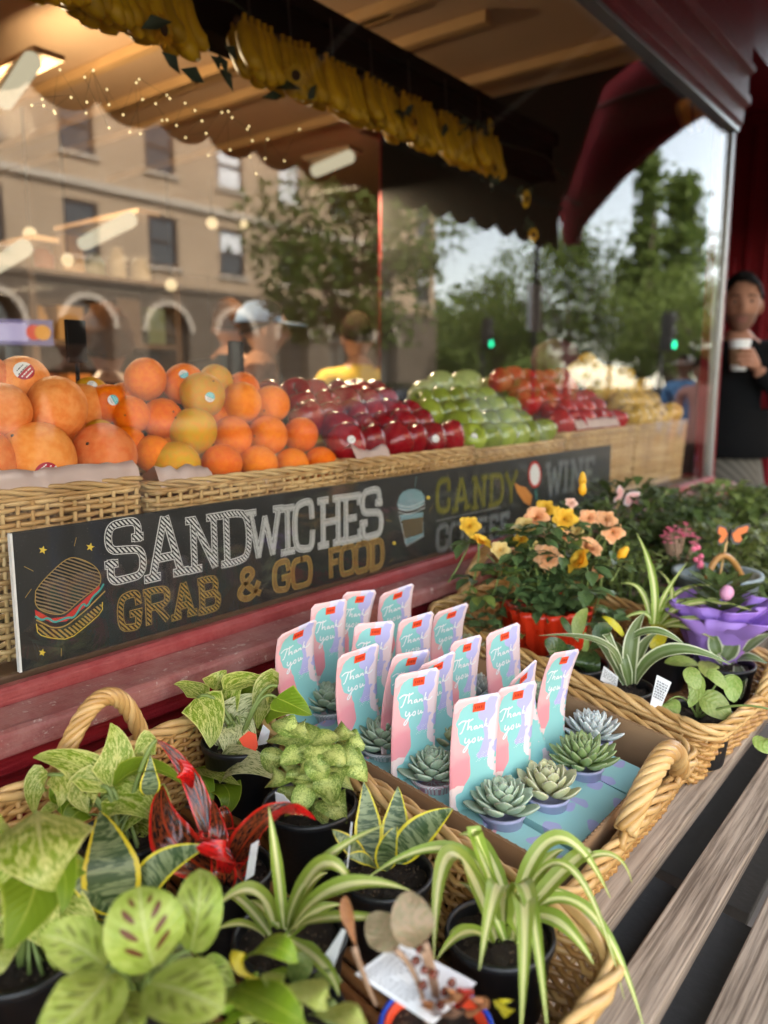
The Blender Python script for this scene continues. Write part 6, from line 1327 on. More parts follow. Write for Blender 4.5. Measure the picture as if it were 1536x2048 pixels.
# tall pothos behind
t, D, r = potted('pothos_plant', 'cream marbled pothos with an orange price tag against the red panel', 482, 1478, 76, h=.085, group=G1)
many(t, D, [((790, 90), (838, 180), (840, 292), 66, dict(up=.25)), ((880, 285), (940, 150), (1064, 86), 66, dict(mat='pothos_c', up=.1)), ((815, 95), (755, 50), (695, 38), 38, dict(dm=.02, dt=.02)), ((860, 60), (880, 20), (905, -20), 46, dict(up=.2, dm=.03, dt=.03)), ((1110, 45), (1060, 90), (1030, 215), 58, dict(up=.3, dm=.02, dt=.0)), ((1105, 90), (1180, 125), (1248, 160), 56, dict(mat='pothos_g', up=.6)), ((800, 185), (740, 235), (652, 282), 44, dict(mat='pothos_c', dm=.02, dt=.02, up=.4)), ((875, 385), (990, 350), (1126, 428), 62, dict(mat='pothos_c', up=.4, dm=-.05, dt=-.06, db=-.02)), ((772, 378), (822, 430), (850, 512), 36, dict(mat='pothos_g', dm=-.04, dt=-.05)), ((835, 405), (915, 470), (885, 570), 58, dict(mat='pothos_g', up=.4, dm=-.05, dt=-.06)), ((800, 370), (870, 400), (960, 440), 36, dict(mat='pothos', dm=-.04, dt=-.05)), ((900, 60), (1000, 20), (1080, 50), 46, dict(dm=.03, dt=.03)), ((860, 130), (900, 90), (960, 20), 46, dict(mat='pothos_g', dm=.03, dt=.04)), ((880, 330), (960, 290), (1040, 300), 40, dict(mat='pothos', dm=-.02))], 'heart', 'pothos', z5, fold=.22, wav=.05)
c0 = V(t.location)
for e in ((790, 90), (880, 285), (1110, 45), (875, 385), (800, 185), (1105, 90), (835, 405)): p = gd(*z5(*e), D); stalk(t, [c0+V((R(-.01, .01), 0, -.01)), (c0+p)/2+V((0, 0, .02)), p], .0028)
label_tag(t, D, [(512, 1492), (534, 1487), (540, 1462), (526, 1450)], dd=-.04, ink=False)
mb = MB(); ps = [gd(x, y, D-.06) for x, y in ((478, 1478), (497, 1462), (512, 1468), (516, 1490), (512, 1502), (486, 1492))]; mb.v = ps; mb.face(range(6)); o = flat(mb.build('orange_price_tag', M['price'], None)); o.parent = t; o.matrix_parent_inverse = Matrix.Translation(-t.location); o.modifiers.new('t', 'SOLIDIFY').thickness = .0006
filler(t, D, 8, 480, 1440, 95, 65, 22, 85, 'heart', ['pothos_c', 'pothos', 'pothos_g'], 7, .03)
# syngonium
t, D, r = potted('syngonium_plant', 'bushy lime green syngonium in a black pot beside the tray', 620, 1605, 92, h=.088, group=G1)
rs = random.Random(4); c0 = V(t.location); cl_px = [(1370, 240), (1200, 220), (1170, 330), (1130, 260), (1240, 310), (1330, 330), (1400, 330), (1200, 420), (1290, 400), (1380, 420), (1090, 340), (1150, 400), (1250, 470), (1330, 490), (1210, 500), (1350, 540), (1290, 560), (1160, 500), (1240, 250), (1300, 260), (1410, 270), (1100, 420), (1260, 380), (1190, 290), (1340, 420), (1280, 330), (1150, 210), (1420, 380), (1220, 360), (1310, 450)]
for i, (x, y) in enumerate(cl_px):
    dx, dy = (x-1255)/190, (y-360)/200; L = 82+34*rs.random(); an = atan2(dy+.55, dx+rs.gauss(0, .35)); b = (x-cos(an)*L*.55, y-sin(an)*L*.55); tp = (x+cos(an)*L*.6, y+sin(an)*L*.6); dd = -.035*(1-dx*dx-dy*dy*.5)+rs.gauss(0, .008)
    blade(t, D, z5(*b), z5(x+rs.gauss(0, 5), y-8), z5(*tp), (46+14*rs.random())/2, 'oval' if i % 3 else 'heart', 'syng', db=dd, dm=dd-.010, dt=dd-.002+rs.gauss(0, .008), up=.1+.6*rs.random(), fold=rs.uniform(.0, .22), wav=.05, tw=rs.gauss(0, .25))
    p = gd(*z5(*b), D+dd)
    if i % 2 == 0: stalk(t, [c0+V((rs.gauss(0, .01), rs.gauss(0, .01), -.01)), (c0+p)/2+V((0, 0, .01)), p], .0018)
label_tag(t, D, [(552, 1605), (590, 1615), (566, 1590), (550, 1585)], dd=-.05, ink=False)
# snake plants
def z7s(x, y): return p7(x, y)
t, D, r = potted('snake_plant', 'yellow-edged snake plant with one very broad upright leaf', 215, 1818, 92, group=G1)
many(t, D, [((450, 950), (440, 760), (400, 545), 112, dict(up=.05, dm=-.01, dt=.03)), ((460, 950), (360, 860), (268, 792), 50, dict(up=.25, kind='lance', dm=-.02, dt=-.02)), ((545, 920), (640, 770), (832, 684), 66, dict(up=.3, kind='lance', dm=0, dt=.0)), ((600, 480), (600, 430), (602, 320), 40, dict(db=.08, dm=.09, dt=.1, up=.05)), ((430, 980), (370, 930), (320, 960), 40, dict(kind='lance'))], 'sword', 'snake', z5, fold=.16)
t, D, r = potted('snake_plant', 'yellow-edged snake plant with five pointed leaves beside the tray corner', 772, 1742, 92, group=G1)
for (b, m, tp, w_, e) in [((515, 1290), (518, 1130), (500, 952), 60, dict(kind='sword', dm=.01, dt=.02)), ((622, 1290), (640, 1130), (650, 972), 60, dict(kind='sword', dm=.02, dt=.03)), ((640, 1310), (745, 1175), (892, 1068), 72, dict(kind='lance', up=.35, dm=0, dt=.01)), ((598, 1345), (602, 1250), (645, 1145), 50, dict(kind='lance', dm=-.03, dt=-.03)), ((520, 1310), (440, 1235), (360, 1160), 42, dict(kind='lance', up=.4, dm=-.02, dt=-.02)), ((560, 1330), (500, 1290), (420, 1280), 34, dict(kind='lance', up=.4, dm=-.03, dt=-.04))]: blade(t, D, p7(*b), p7(*m), p7(*tp), w_*K7, e.pop('kind'), 'snake', up=e.pop('up', .1), fold=.2, **e)
label_tag(t, D, [p7(424, 1330), p7(430, 1330), p7(450, 1130), p7(444, 1130)], dd=-.05, ink=False)
# spider plants in the near basket
t, D, r = potted('spider_plant', 'cream-striped spider plant in the middle of the near basket', 580, 1868, 112, group=G1)
many(t, D, [((1135, 1010), (1108, 760), (1075, 528), 24, dict(dm=-.01, dt=.0, up=.1)), ((1150, 1010), (1270, 770), (1540, 600), 26, dict(dm=-.02, dt=.0)), ((1150, 1010), (1285, 765), (1420, 860), 40, dict(dm=-.03, dt=-.03)), ((1165, 1020), (1360, 850), (1640, 862), 40, dict(dm=-.04, dt=-.03)), ((1170, 1035), (1330, 972), (1690, 995), 26, dict(dm=-.06, dt=-.08)), ((1095, 1000), (1010, 868), (868, 925), 40, dict(dm=-.02, dt=-.05)), ((1060, 1050), (970, 1000), (862, 1022), 24, dict(dm=-.03, dt=-.06)), ((1080, 1040), (960, 900), (900, 900), 22), ((1160, 1060), (1295, 1165), (1355, 1285), 30, dict(dm=-.06, dt=-.08, db=-.03)), ((1150, 1050), (1260, 950), (1370, 920), 30), ((1120, 1010), (1060, 940), (1000, 900), 26), ((1180, 1080), (1240, 1090), (1300, 1120), 20), ((1140, 1020), (1220, 860), (1310, 790), 30)], 'strap', 'spider', z5, up=.55, fold=.42, nv=18)
label_tag(t, D, [(640, 1925), (668, 1935), (692, 1862), (684, 1858)], dd=-.05, ink=False)
t, D, r = potted('spider_plant', 'large drooping spider plant at the front corner of the near basket', 1000, 1862, 106, group=G1)
many(t, D, [((450, 1060), (270, 720), (200, 1145), 42, dict(dm=-.03, dt=-.07)), ((480, 1000), (455, 848), (382, 1180), 44, dict(dm=-.06, dt=-.11)), ((515, 1060), (560, 900), (548, 1430), 46, dict(dm=-.07, dt=-.15)), ((505, 1000), (568, 858), (655, 1430), 38, dict(dm=-.06, dt=-.14)), ((520, 1000), (800, 930), (1042, 1420), 26, dict(dm=-.02, dt=-.06)), ((515, 960), (690, 655), (905, 892), 34, dict(dm=0, dt=0)), ((525, 960), (740, 770), (962, 1298), 18, dict(dm=-.02, dt=-.05)), ((455, 900), (360, 622), (468, 870), 30, dict(dm=-.01, dt=0)), ((470, 940), (270, 700), (-70, 815), 32, dict(dm=-.01, dt=-.02)), ((440, 1080), (330, 1030), (212, 1138), 30, dict(dm=-.03, dt=-.06)), ((400, 1050), (320, 1015), (245, 1050), 18), ((555, 990), (690, 985), (838, 1155), 40, dict(dm=-.03, dt=-.06)), ((560, 960), (760, 745), (840, 720), 36, dict(dm=.0, dt=.02)), ((560, 930), (850, 720), (992, 832), 16, dict(dm=.01, dt=.02)), ((500, 930), (400, 690), (300, 640), 28), ((540, 940), (640, 760), (720, 700), 26), ((490, 1080), (470, 1000), (420, 960), 16), ((530, 1080), (580, 1010), (600, 1060), 14), ((470, 1090), (450, 1020), (430, 1000), 12), ((430, 860), (360, 720), (430, 840), 14, dict(dm=.02)), ((505, 1070), (600, 870), (840, 920), 18), ((480, 1060), (400, 900), (300, 830), 26, dict(dm=0))], 'strap', 'spider', z6, up=.55, fold=.42, nv=20)
# prayer plant
t, D, r = potted('prayer_plant', 'light green prayer plant with dark blotched leaves at the bottom edge', 285, 2010, 110, group=G1)
many(t, D, [((615, 1168), (575, 1000), (560, 845), 158, dict(up=.3, dm=-.05, dt=-.03, db=-.04, mat='prayer_b')), ((762, 1105), (795, 930), (800, 775), 98, dict(up=.25, dm=-.02, dt=.01)), ((420, 1170), (310, 1085), (160, 1040), 110, dict(up=.35, dm=-.05, dt=-.06, db=-.03)), ((440, 1190), (330, 1330), (140, 1470), 140, dict(up=.4, dm=-.09, dt=-.11, db=-.05)), ((600, 1230), (745, 1270), (895, 1340), 140, dict(up=.45, dm=-.09, dt=-.10, db=-.06)), ((600, 1180), (510, 1195), (415, 1195), 48, dict(kind='lance', mat='herb_light')), ((440, 1280), (500, 1350), (530, 1440), 90, dict(dm=-.06, dt=-.08)), ((300, 1300), (240, 1400), (150, 1500), 60, dict(dm=-.08))], 'oval', 'prayer', z5, fold=.14, wav=.04, nu=6)
c0 = V(t.location)
for e, dd in (((615, 1168), -.04), ((762, 1105), 0), ((420, 1170), -.03), ((440, 1190), -.05), ((600, 1230), -.06)): p = gd(*z5(*e), D+dd); stalk(t, [c0+V((0, 0, -.01)), (c0+p)/2+V((0, 0, .01)), p], .0022)
filler(t, D, 9, 240, 1940, 190, 100, 42, 120, 'oval', ['prayer', 'prayer', 'herb_light'], 8, .03, .5, .14)
t, D, r = potted('leafy_plant', 'pale mixed green leafy plant at the bottom edge below the spider plant', 585, 2025, 105, group=G1)
many(t, D, [((1040, 1240), (980, 1180), (930, 1100), 58, dict(mat='yellow_leaf', kind='lance', dm=-.05, dt=-.05)), ((980, 1140), (1080, 1080), (1190, 1150), 60, dict(mat='pothos_g', dm=-.05, dt=-.06)), ((1060, 1190), (1120, 1240), (1185, 1290), 45, dict(mat='pale_leaf', dm=-.07)), ((1180, 1230), (1240, 1260), (1310, 1330), 70, dict(mat='pale_leaf', dm=-.08, dt=-.09)), ((920, 1250), (1040, 1290), (1220, 1400), 92, dict(mat='pothos_g', dm=-.08, dt=-.10)), ((1250, 1360), (1350, 1350), (1470, 1400), 60, dict(mat='pale_leaf', dm=-.09, dt=-.1)), ((930, 1290), (910, 1360), (900, 1430), 70, dict(mat='pothos_g', dm=-.08)), ((1100, 1330), (1180, 1360), (1260, 1440), 60, dict(mat='pothos_g', dm=-.09)), ((1050, 1340), (1020, 1390), (1010, 1450), 50, dict(mat='pale_leaf', dm=-.09))], 'oval', 'pothos_g', z5, up=.6, fold=.14, wav=.05)
filler(t, D, 9, 560, 1990, 130, 60, 26, 75, 'oval', ['pale_leaf', 'pothos_g', 'herb_light'], 9, .0, .6, .14)
# wilted plant with the big white label
t, D, r = potted('wilted_plant', 'wilting brown plant in a blue rimmed orange pot with a large white label', 872, 2052, 112, h=.08, mat='blue_pl', group=G1)
MB().lathe([(r*.94, -.012), (r*.945, -.001), (r*.90, -.001), (r*.88, -.014)], 32).build('orange_rim', M['price'], t)
many(t, D, [((500, 428), (460, 310), (455, 184), 98, dict(mat='grey_leaf', up=.15, dm=-.03, dt=-.02, db=-.03)), ((380, 455), (330, 370), (262, 292), 84, dict(mat='grey_leaf', up=.3, dm=-.02, dt=-.01, db=-.03)), ((160, 205), (170, 330), (212, 440), 34, dict(mat='dry_o', kind='lance', dm=-.03, dt=-.05, tw=1.0)), ((600, 720), (640, 660), (700, 640), 44, dict(mat='dry_o', dm=-.06)), ((660, 720), (700, 650), (690, 610), 40, dict(mat='croton_r', dm=-.05)), ((720, 760), (760, 700), (770, 660), 50, dict(mat='dry_o', dm=-.05)), ((560, 740), (520, 700), (600, 690), 36, dict(mat='dry_o', dm=-.07)), ((840, 680), (880, 700), (880, 760), 44, dict(mat='yellow_leaf', dm=-.05)), ((540, 770), (640, 730), (700, 740), 40, dict(mat='dry', dm=-.08))], 'oval', 'dry', c5, fold=.18, wav=.08)
for q in ([(385, 450), (480, 580), (535, 790)], [(520, 420), (560, 560), (585, 720)], [(510, 460), (540, 560), (570, 700)], [(200, 440), (240, 560), (300, 700)]): stalk(t, [gd(*c5(*e), D-.05+.01*i) for i, e in enumerate(q)], .0024, 'stalk_br')
for q in ((480, 500), (520, 540), (500, 450), (510, 610), (560, 560), (610, 640), (590, 700), (640, 600)): o = MB().ball((0, 0, 0), (.004, .0035, .003), 8, 5).build('dried_bud', M['croton']); p = gd(*c5(*q), D-.045); o.parent = t; o.location = p-t.location
pl = thing('price_label', 'large white printed label lying across the wilting plant', 'label', loc=gd(*c5(430, 560), D-.02)); cs_ = [c5(205, 560), c5(555, 790), c5(752, 600), c5(402, 412)]
ps = [gd(x, y, D+d_)-pl.location for (x, y), d_ in zip(cs_, (-.03, -.05, -.02, -.0))]; mb = MB(); mb.v = ps; mb.face((0, 1, 2, 3)); o = flat(mb.build('card', M['tagp'], pl)); o.modifiers.new('t', 'SOLIDIFY').thickness = .0008
mb = MB(); n_ = to_cam(V(pl.location))*.0009; bl_ = lambda u, v: ps[0].lerp(ps[1], u).lerp(ps[3].lerp(ps[2], u), v)+n_
for i in range(11):
    v, x = .08+.075*i, .05
    while x < .5+.3*(i % 3 == 0): w_ = R(.03, .09); n = len(mb.v) if False else 0; x += w_+.02
mb2 = MB()
for i in range(11):
    v, x = .10+.074*i, .06
    while x < .62: w_ = R(.02, .07); n = len(mb2.v); mb2.v += [bl_(x, v), bl_(x+w_, v), bl_(x+w_, v+.025), bl_(x, v+.025)]; mb2.face((n, n+1, n+2, n+3)); x += w_+.018
mb2.build('fine_print', M['tag_ink'], pl)
# ---------------------------------------------------------------- basket of striped plants
G2 = 'potted plants in the far basket'
t, D, r = potted('dracaena_plant', 'white-edged dracaena with a printed label in a black pot next to the rightmost card', 1242, 1372, 62, group=G2)
many(t, D, [((612, 1470), (620, 1180), (705, 1000), 52, dict(up=.1, kind='sword', dm=-.01, dt=.02)), ((590, 1470), (450, 1150), (560, 1340), 34, dict(dm=-.02, dt=-.03)), ((540, 1340), (380, 1180), (-10, 1150), 24, dict(dm=-.04, dt=-.03, db=-.03)), ((570, 1480), (470, 1290), (380, 1200), 30), ((630, 1450), (690, 1230), (800, 1130), 34), ((640, 1460), (880, 1250), (1285, 1345), 50, dict(dm=-.05, dt=-.07)), ((600, 1180), (790, 1120), (1005, 1245), 30, dict(dm=-.03, dt=-.04)), ((600, 1480), (560, 1300), (500, 1180), 36, dict(dm=-.01)), ((560, 1150), (480, 1060), (415, 1020), 26, dict(mat='yellow_leaf', dm=0))], 'strap', 'drac', c2, up=.45, fold=.35, nv=16)
label_tag(t, D, [c2(405, 1450), c2(515, 1510), c2(528, 1430), c2(430, 1355)], 5, dd=-.03)
t, D, r = potted('pilea_plant', 'small round-leaved trailing plant with a long printed label in a black pot', 1396, 1424, 66, group=G2)
for (b, m, tp, w_) in [((1130, 110), (1142, 130), (1150, 185), 44), ((1262, 95), (1320, 118), (1386, 175), 54), ((1225, 0), (1250, 40), (1232, 110), 34), ((1400, 0), (1395, 50), (1400, 110), 36), ((1215, -30), (1235, 10), (1258, 60), 34), ((1520, 250), (1530, 270), (1580, 300), 50), ((1270, 30), (1250, 70), (1220, 130), 26), ((1290, -10), (1330, 10), (1370, 60), 26)]: blade(t, D, z6(*b), z6(*m), z6(*tp), w_/2, 'oval', 'pilea', up=.35, fold=.15, dm=-.02, dt=-.025, db=-.01)
c0 = V(t.location)
for q in ((1130, 110), (1262, 95), (1225, 0), (1400, 0)): p = gd(*z6(*q), D-.01); stalk(t, [c0+V((0, 0, -.012)), (c0+p)/2+V((0, 0, .015)), p], .0018)
stalk(t, [c0+V((0, 0, -.01)), gd(1465, 1412, D-.04), gd(1545, 1420, D-.07)], .0022)
label_tag(t, D, [z6(1062, 130), z6(1100, 150), z6(1150, 30), z6(1092, 0)], 7, dd=-.04)
t, D, r = potted('peperomia_plant', 'dark glossy round-leaved peperomia in front of the red foil', 1152, 1325, 62, group=G2)
many(t, D, [((290, 1420), (320, 1330), (300, 1230), 86, dict(up=.2, dm=-.03)), ((160, 1330), (110, 1240), (30, 1180), 74, dict(up=.35, dm=-.02, dt=-.02)), ((260, 1170), (262, 1060), (320, 965), 46, dict(mat='pilea', up=.05)), ((370, 1180), (420, 1110), (486, 1090), 50, dict(up=.3)), ((260, 1190), (180, 1090), (150, 1020), 30), ((200, 1350), (150, 1400), (60, 1420), 60, dict(up=.5)), ((330, 1240), (400, 1180), (380, 1080), 44), ((120, 1290), (200, 1260), (250, 1270), 60, dict(up=.5)), ((270, 1300), (310, 1220), (300, 1120), 20, dict(mat='pilea'))], 'oval', 'pep_leaf', c2, fold=.2)
t, D, r = potted('spider_plant', 'upright spider plant with thin arching leaves in the far basket', 1318, 1290, 60, group=G2)
many(t, D, [((765, 1085), (760, 760), (650, 455), 26, dict(up=.1, dm=0, dt=.03)), ((790, 1060), (830, 900), (992, 655), 18, dict(up=.2)), ((770, 1080), (890, 880), (800, 710), 16, dict(up=.3)), ((745, 1070), (680, 850), (545, 800), 20), ((790, 1080), (950, 850), (1270, 822), 18, dict(dt=.02)), ((800, 1090), (1060, 930), (1515, 1010), 24, dict(dt=-.02, dm=-.02)), ((800, 1100), (1000, 1040), (1310, 1062), 24, dict(dm=-.03)), ((780, 1070), (900, 930), (1240, 902), 16), ((760, 1085), (690, 1000), (520, 1060), 18), ((770, 1060), (760, 970), (740, 930), 16), ((790, 1080), (880, 1000), (1100, 960), 18), ((800, 1110), (960, 1090), (1200, 1190), 22, dict(dm=-.03, dt=-.04)), ((790, 1080), (820, 980), (900, 860), 18)], 'strap', 'spider', c2, up=.5, fold=.42, nv=16)
blade(t, D, c2(800, 1075), c2(790, 1150), c2(770, 1255), 66/3.368, 'oval', 'yellow_leaf', dm=-.05, dt=-.06, up=.1, lab='yellowed drooping leaf')
t, D, r = potted('dracaena_plant', 'white-edged dracaena with broad leaves by the right edge of the far basket', 1448, 1325, 58, group=G2)
many(t, D, [((1200, 1270), (1175, 1200), (1160, 1085), 46, dict(up=.1)), ((1240, 1300), (1290, 1230), (1332, 1125), 58, dict(up=.2)), ((1300, 1340), (1400, 1300), (1545, 1345), 52, dict(dm=-.03, dt=-.04)), ((1330, 1360), (1350, 1450), (1350, 1585), 44, dict(dm=-.04, dt=-.06)), ((1300, 1180), (1340, 1110), (1372, 1035), 58, dict(mat='pep_leaf', up=.1, dm=.02)), ((1230, 1350), (1190, 1300), (1100, 1240), 36), ((1250, 1380), (1270, 1470), (1300, 1590), 52, dict(mat='pilea', dm=-.05, dt=-.07)), ((1110, 1320), (1150, 1400), (1200, 1460), 70, dict(mat='pale_leaf', kind='oval', dm=-.04)), ((840, 1330), (960, 1330), (1070, 1345), 60, dict(mat='pilea', kind='oval', dm=-.05, dt=-.05, db=-.04)), ((1380, 1260), (1470, 1180), (1560, 1140), 40)], 'sword', 'drac', c2, fold=.25, nv=12)
# ---------------------------------------------------------------- rose bush in red foil
c = gy(1092, 1262, -.27); D = depth(c); t = thing('rose_bush', 'potted rose bush with yellow and peach flowers wrapped in red foil', 'rose bush', loc=c)
fo = MB(); fo.lathe([(.035, -.085), (.042, -.08), (.050, -.055), (.058, -.03), (.068, -.005), (.070, .02), (.076, .040), (.079, .052), (.074, .048), (.07, .02), (.055, 0), (.001, -.01)], 72, ruffle=lambda u, a: .12*sin(7*a)*u+.05*sin(19*a+3+u*6)+.035*sin(31*a+u*14)); fo.build('foil_wrap', M['foil'], t)
rs = random.Random(12)
LL = []
for s_ in (.9, 1.1): mb = MB(); leaf_bm(mb, [V((0, 0, 0)), V((0, .3, .05)), V((0, .62, .04)), V((0, 1, -.08))], W_oval(.30*s_), V((0, 0, 1)), .28, 4); LL.append(mb.mesh('leaf', M['rose_leaf']))
mb = MB(); leaf_bm(mb, [V((0, 0, 0)), V((0, .3, .05)), V((0, .62, .04)), V((0, 1, -.08))], W_oval(.3), V((0, 0, 1)), .28, 4); LY = mb.mesh('leaf', M['rose_leaf_y'])
cen = gd(1090, 1140, D)-c
def sprig(q, s, young=False, n=5):
    az = rs.uniform(0, 6.28)
    for j in range(n):
        a = az+(j-(n-1)/2)*.75; o = link('leaf', LY if young else LL[j % 2], t, q+V((cos(a), sin(a), 0))*s*.35, (rs.uniform(-.5, .45), rs.uniform(-.4, .4), a-pi/2), s*rs.uniform(.85, 1.25))
for i in range(150):
    px = rs.gauss(1085, 68); py = rs.uniform(1050, 1262); px = min(1225, max(945, px)); q = gd(px, py, D+rs.gauss(-.02, .045))-c; sprig(q, rs.uniform(.024, .036), i % 11 == 0, 3 + i % 3)
for q in ((1080, 1220), (1065, 1205), (1000, 1150), (960, 1190), (1130, 1190), (1180, 1140), (1020, 1190)): sprig(gd(*q, D-.07)-c, .030, q[0] < 1010)
for i in range(16):
    a = rs.uniform(0, 6.28); e = gd(rs.uniform(960, 1210), rs.uniform(1040, 1150), D+rs.gauss(0, .04))-c
    stm = MB().tube(bez3(V((cos(a)*.02, sin(a)*.02, -.01)), e*.5+V((0, 0, .01)), e, 8), [.0022-.00012*q for q in range(9)], 6).build('stem', M['stalk'], t)
def petalmat(n, c1, c2): k = NT(n); u, v, a = au(k); return k.pr(k.hsv(k.mix(k.step(v, .1, .85), c2, c1), .5, 1., k.ma('MULTIPLY_ADD', k.rnd(), .3, .85)), .55, None, .3, trans=.25)
PM = {'y': petalmat('yellow_rose_petal', (.92, .58, .06), (.90, .44, .015)), 'p': petalmat('peach_rose_petal', (.95, .52, .27), (.92, .46, .12)), 'c': petalmat('cream_rose_petal', (.88, .66, .26), (.86, .55, .08)), 'k': petalmat('pale_pink_petal', (.88, .58, .46), (.84, .48, .28))}
def rose(px, py, rp, kind, dd, tilt=.5, nm='flower'):
    q = gd(px, py, D+dd)-c; r = rp*depth(c+q)/1600*1.05; f = bpy.data.objects.new(nm, None)
    mb = MB()
    for i in range(26):
        fr = i/26; a = i*2.4; L = r*(1.05-.60*fr); el = .2+1.25*fr**.75; d = V((cos(a)*cos(el), sin(a)*cos(el), sin(el))); b = V((cos(a), sin(a), 0))*r*.06
        sp = [b, b+d*L*.5+V((0, 0, .12*r)), b+d*L+V((cos(a), sin(a), -.5))*r*.12*(1-fr)]
        leaf_bm(mb, sp, W_petal(L*.60), V((-cos(a)*sin(el), -sin(a)*sin(el), cos(el))), .35, 4, .06)
    o = mb.build('flower', PM[kind], t); v_ = (to_cam(c+q)+V((rs.gauss(0, tilt), rs.gauss(0, tilt), .35))).normalized(); o.rotation_euler = v_.to_track_quat('Z', 'Y').to_euler(); o.location = q
    MB().lathe([(.001, -.35*r), (.14*r, -.25*r), (.2*r, -.02*r), (.05*r, .0)], 10).build('sepal', M['stalk'], o)
    st_ = MB().tube(bez3(q-v_*r*.3, q-v_*r*.5+V((0, 0, -.035)), q+V((rs.gauss(0, .02), .02, -.10)), 7), .0016, 6).build('stem', M['stalk'], t)
for a in [(570, 490, 62, 'y', .0), (640, 600, 66, 'y', -.03), (770, 645, 56, 'c', -.05), (925, 500, 66, 'c', -.02), (1005, 440, 74, 'p', .0), (1060, 385, 62, 'y', .03), (1180, 445, 72, 'y', .01), (1055, 548, 48, 'k', .0), (905, 580, 48, 'y', -.02), (1072, 690, 84, 'p', -.06), (1330, 640, 84, 'p', -.04), (1295, 720, 92, 'y', -.06), (1400, 790, 46, 'p', -.03), (1335, 440, 56, 'p', .03), (1445, 450, 62, 'p', .02), (1490, 530, 66, 'p', .01), (1220, 345, 36, 'k', .04), (980, 620, 40, 'c', -.04), (1190, 560, 44, 'p', -.03), (1120, 400, 40, 'y', .04), (860, 660, 36, 'p', -.03), (1260, 520, 40, 'c', .0)]:
    x, y = c7(a[0], a[1]); rose(x, y, a[2]/3.2, a[3], a[4])
for (x, y) in ((955, 916), (1165, 960), (1165, 978)):
    q = gd(x+(210 if x < 1000 else 0), y+(190 if x < 1000 else 0), D-.02)-c; o = MB().lathe([(.001, -.012), (.006, -.008), (.0075, 0), (.004, .012), (.001, .015)], 10).build('bud', PM['y'], t); o.location = q
q = gd(1245, 1107, D-.02)-c; o = MB().lathe([(.001, -.014), (.007, -.009), (.009, 0), (.005, .013), (.001, .016)], 12).build('bud', PM['y'], t); o.location = q; o.rotation_euler = (.4, .6, 0); MB().tube(bez3(q, q+V((-.015, 0, -.025)), q+V((-.045, 0, -.04)), 6), .0018, 6).build('stem', M['stalk'], t)
# ---------------------------------------------------------------- leafy herbs and gifts on the far end of the bench
def herb(lb, x, y, w_, h, lm, n, sz, seed, cat='leafy plant', zoff=.07, nar=.34):
    rr = random.Random(seed); z = bz(y); t = thing('leafy_plant', lb, cat, 'leafy plants at the far end of the bench', (x, y, z))
    MB().lathe([(.001, 0), (.04, 0), (.055, .075), (.06, .077), (.06, .082), (.052, .08), (.05, .07), (.001, .068)], 24).build('pot', M['black_plastic'], t)
    mb = MB(); st = MB()
    for i in range(14):
        a = rr.uniform(0, 6.28); e = V((cos(a)*w_*.4*rr.random()**.5, sin(a)*w_*.4*rr.random()**.5, zoff+h*rr.uniform(.6, 1))); st.tube(bez3(V((cos(a)*.02, sin(a)*.02, zoff)), e*.5+V((0, 0, zoff*.6)), e, 5), .0018, 5)
    st.build('stems', M['stalk'], t)
    for i in range(n):
        a = rr.uniform(0, 6.28); q = sqrt(rr.random()); zz = rr.random(); rad = w_*.5*q*(1-.45*abs(zz*2-.9)); p = V((cos(a)*rad, sin(a)*rad, zoff+h*zz)); d = V((cos(a+rr.gauss(0, .6)), sin(a+rr.gauss(0, .6)), rr.uniform(-.4, .7))).normalized(); L = sz*rr.uniform(.7, 1.3)
        leaf_bm(mb, [p, p+d*L*.5+V((0, 0, L*.1)), p+d*L-V((0, 0, L*.12))], W_oval(L*nar), V((0, 0, 1)), .25, 2)
    tag(mb.build('foliage', M[lm], t), kind='stuff'); return t
for i, (x, y, w_, h, lm, n, sz, lb) in enumerate([
    (1.68, -.18, .26, .17, 'herb_leaf', 420, .032, 'dark leafy plant just behind the rose bush'), (1.72, -.42, .24, .12, 'herb_leaf', 380, .03, 'low dark leafy plant below the pink flowers'), (1.95, -.15, .28, .19, 'herb_leaf', 420, .036, 'dark leafy plant under the pale pink butterfly'), (1.92, -.40, .26, .15, 'herb_light', 380, .034, 'lighter green leafy plant behind the orange butterfly'), (1.98, -.62, .26, .10, 'herb_leaf', 420, .036, 'dark leafy plant at the picture edge behind the purple wrapping'), (2.2, -.2, .3, .15, 'herb_leaf', 420, .04, 'dark leafy plant near the end of the window sill'), (2.22, -.48, .3, .12, 'herb_light', 420, .042, 'light green leafy plant in front of the doorway'), (2.5, -.25, .32, .15, 'herb_light', 420, .045, 'light leafy plant below the standing man'), (2.55, -.55, .34, .12, 'herb_leaf', 420, .05, 'large-leaved plant at the far end of the bench'), (2.80, -.35, .34, .14, 'herb_leaf', 420, .05, 'last leafy plant on the bench beside the corner post'), (1.52, -.14, .2, .13, 'herb_light', 300, .024, 'fine-leaved plant between the roses and the sill'), (1.60, -.30, .2, .12, 'herb_light', 320, .022, 'fine light green plant right behind the arching spider plant')]): herb(lb, x, y, w_, h, lm, n, sz, i+30)
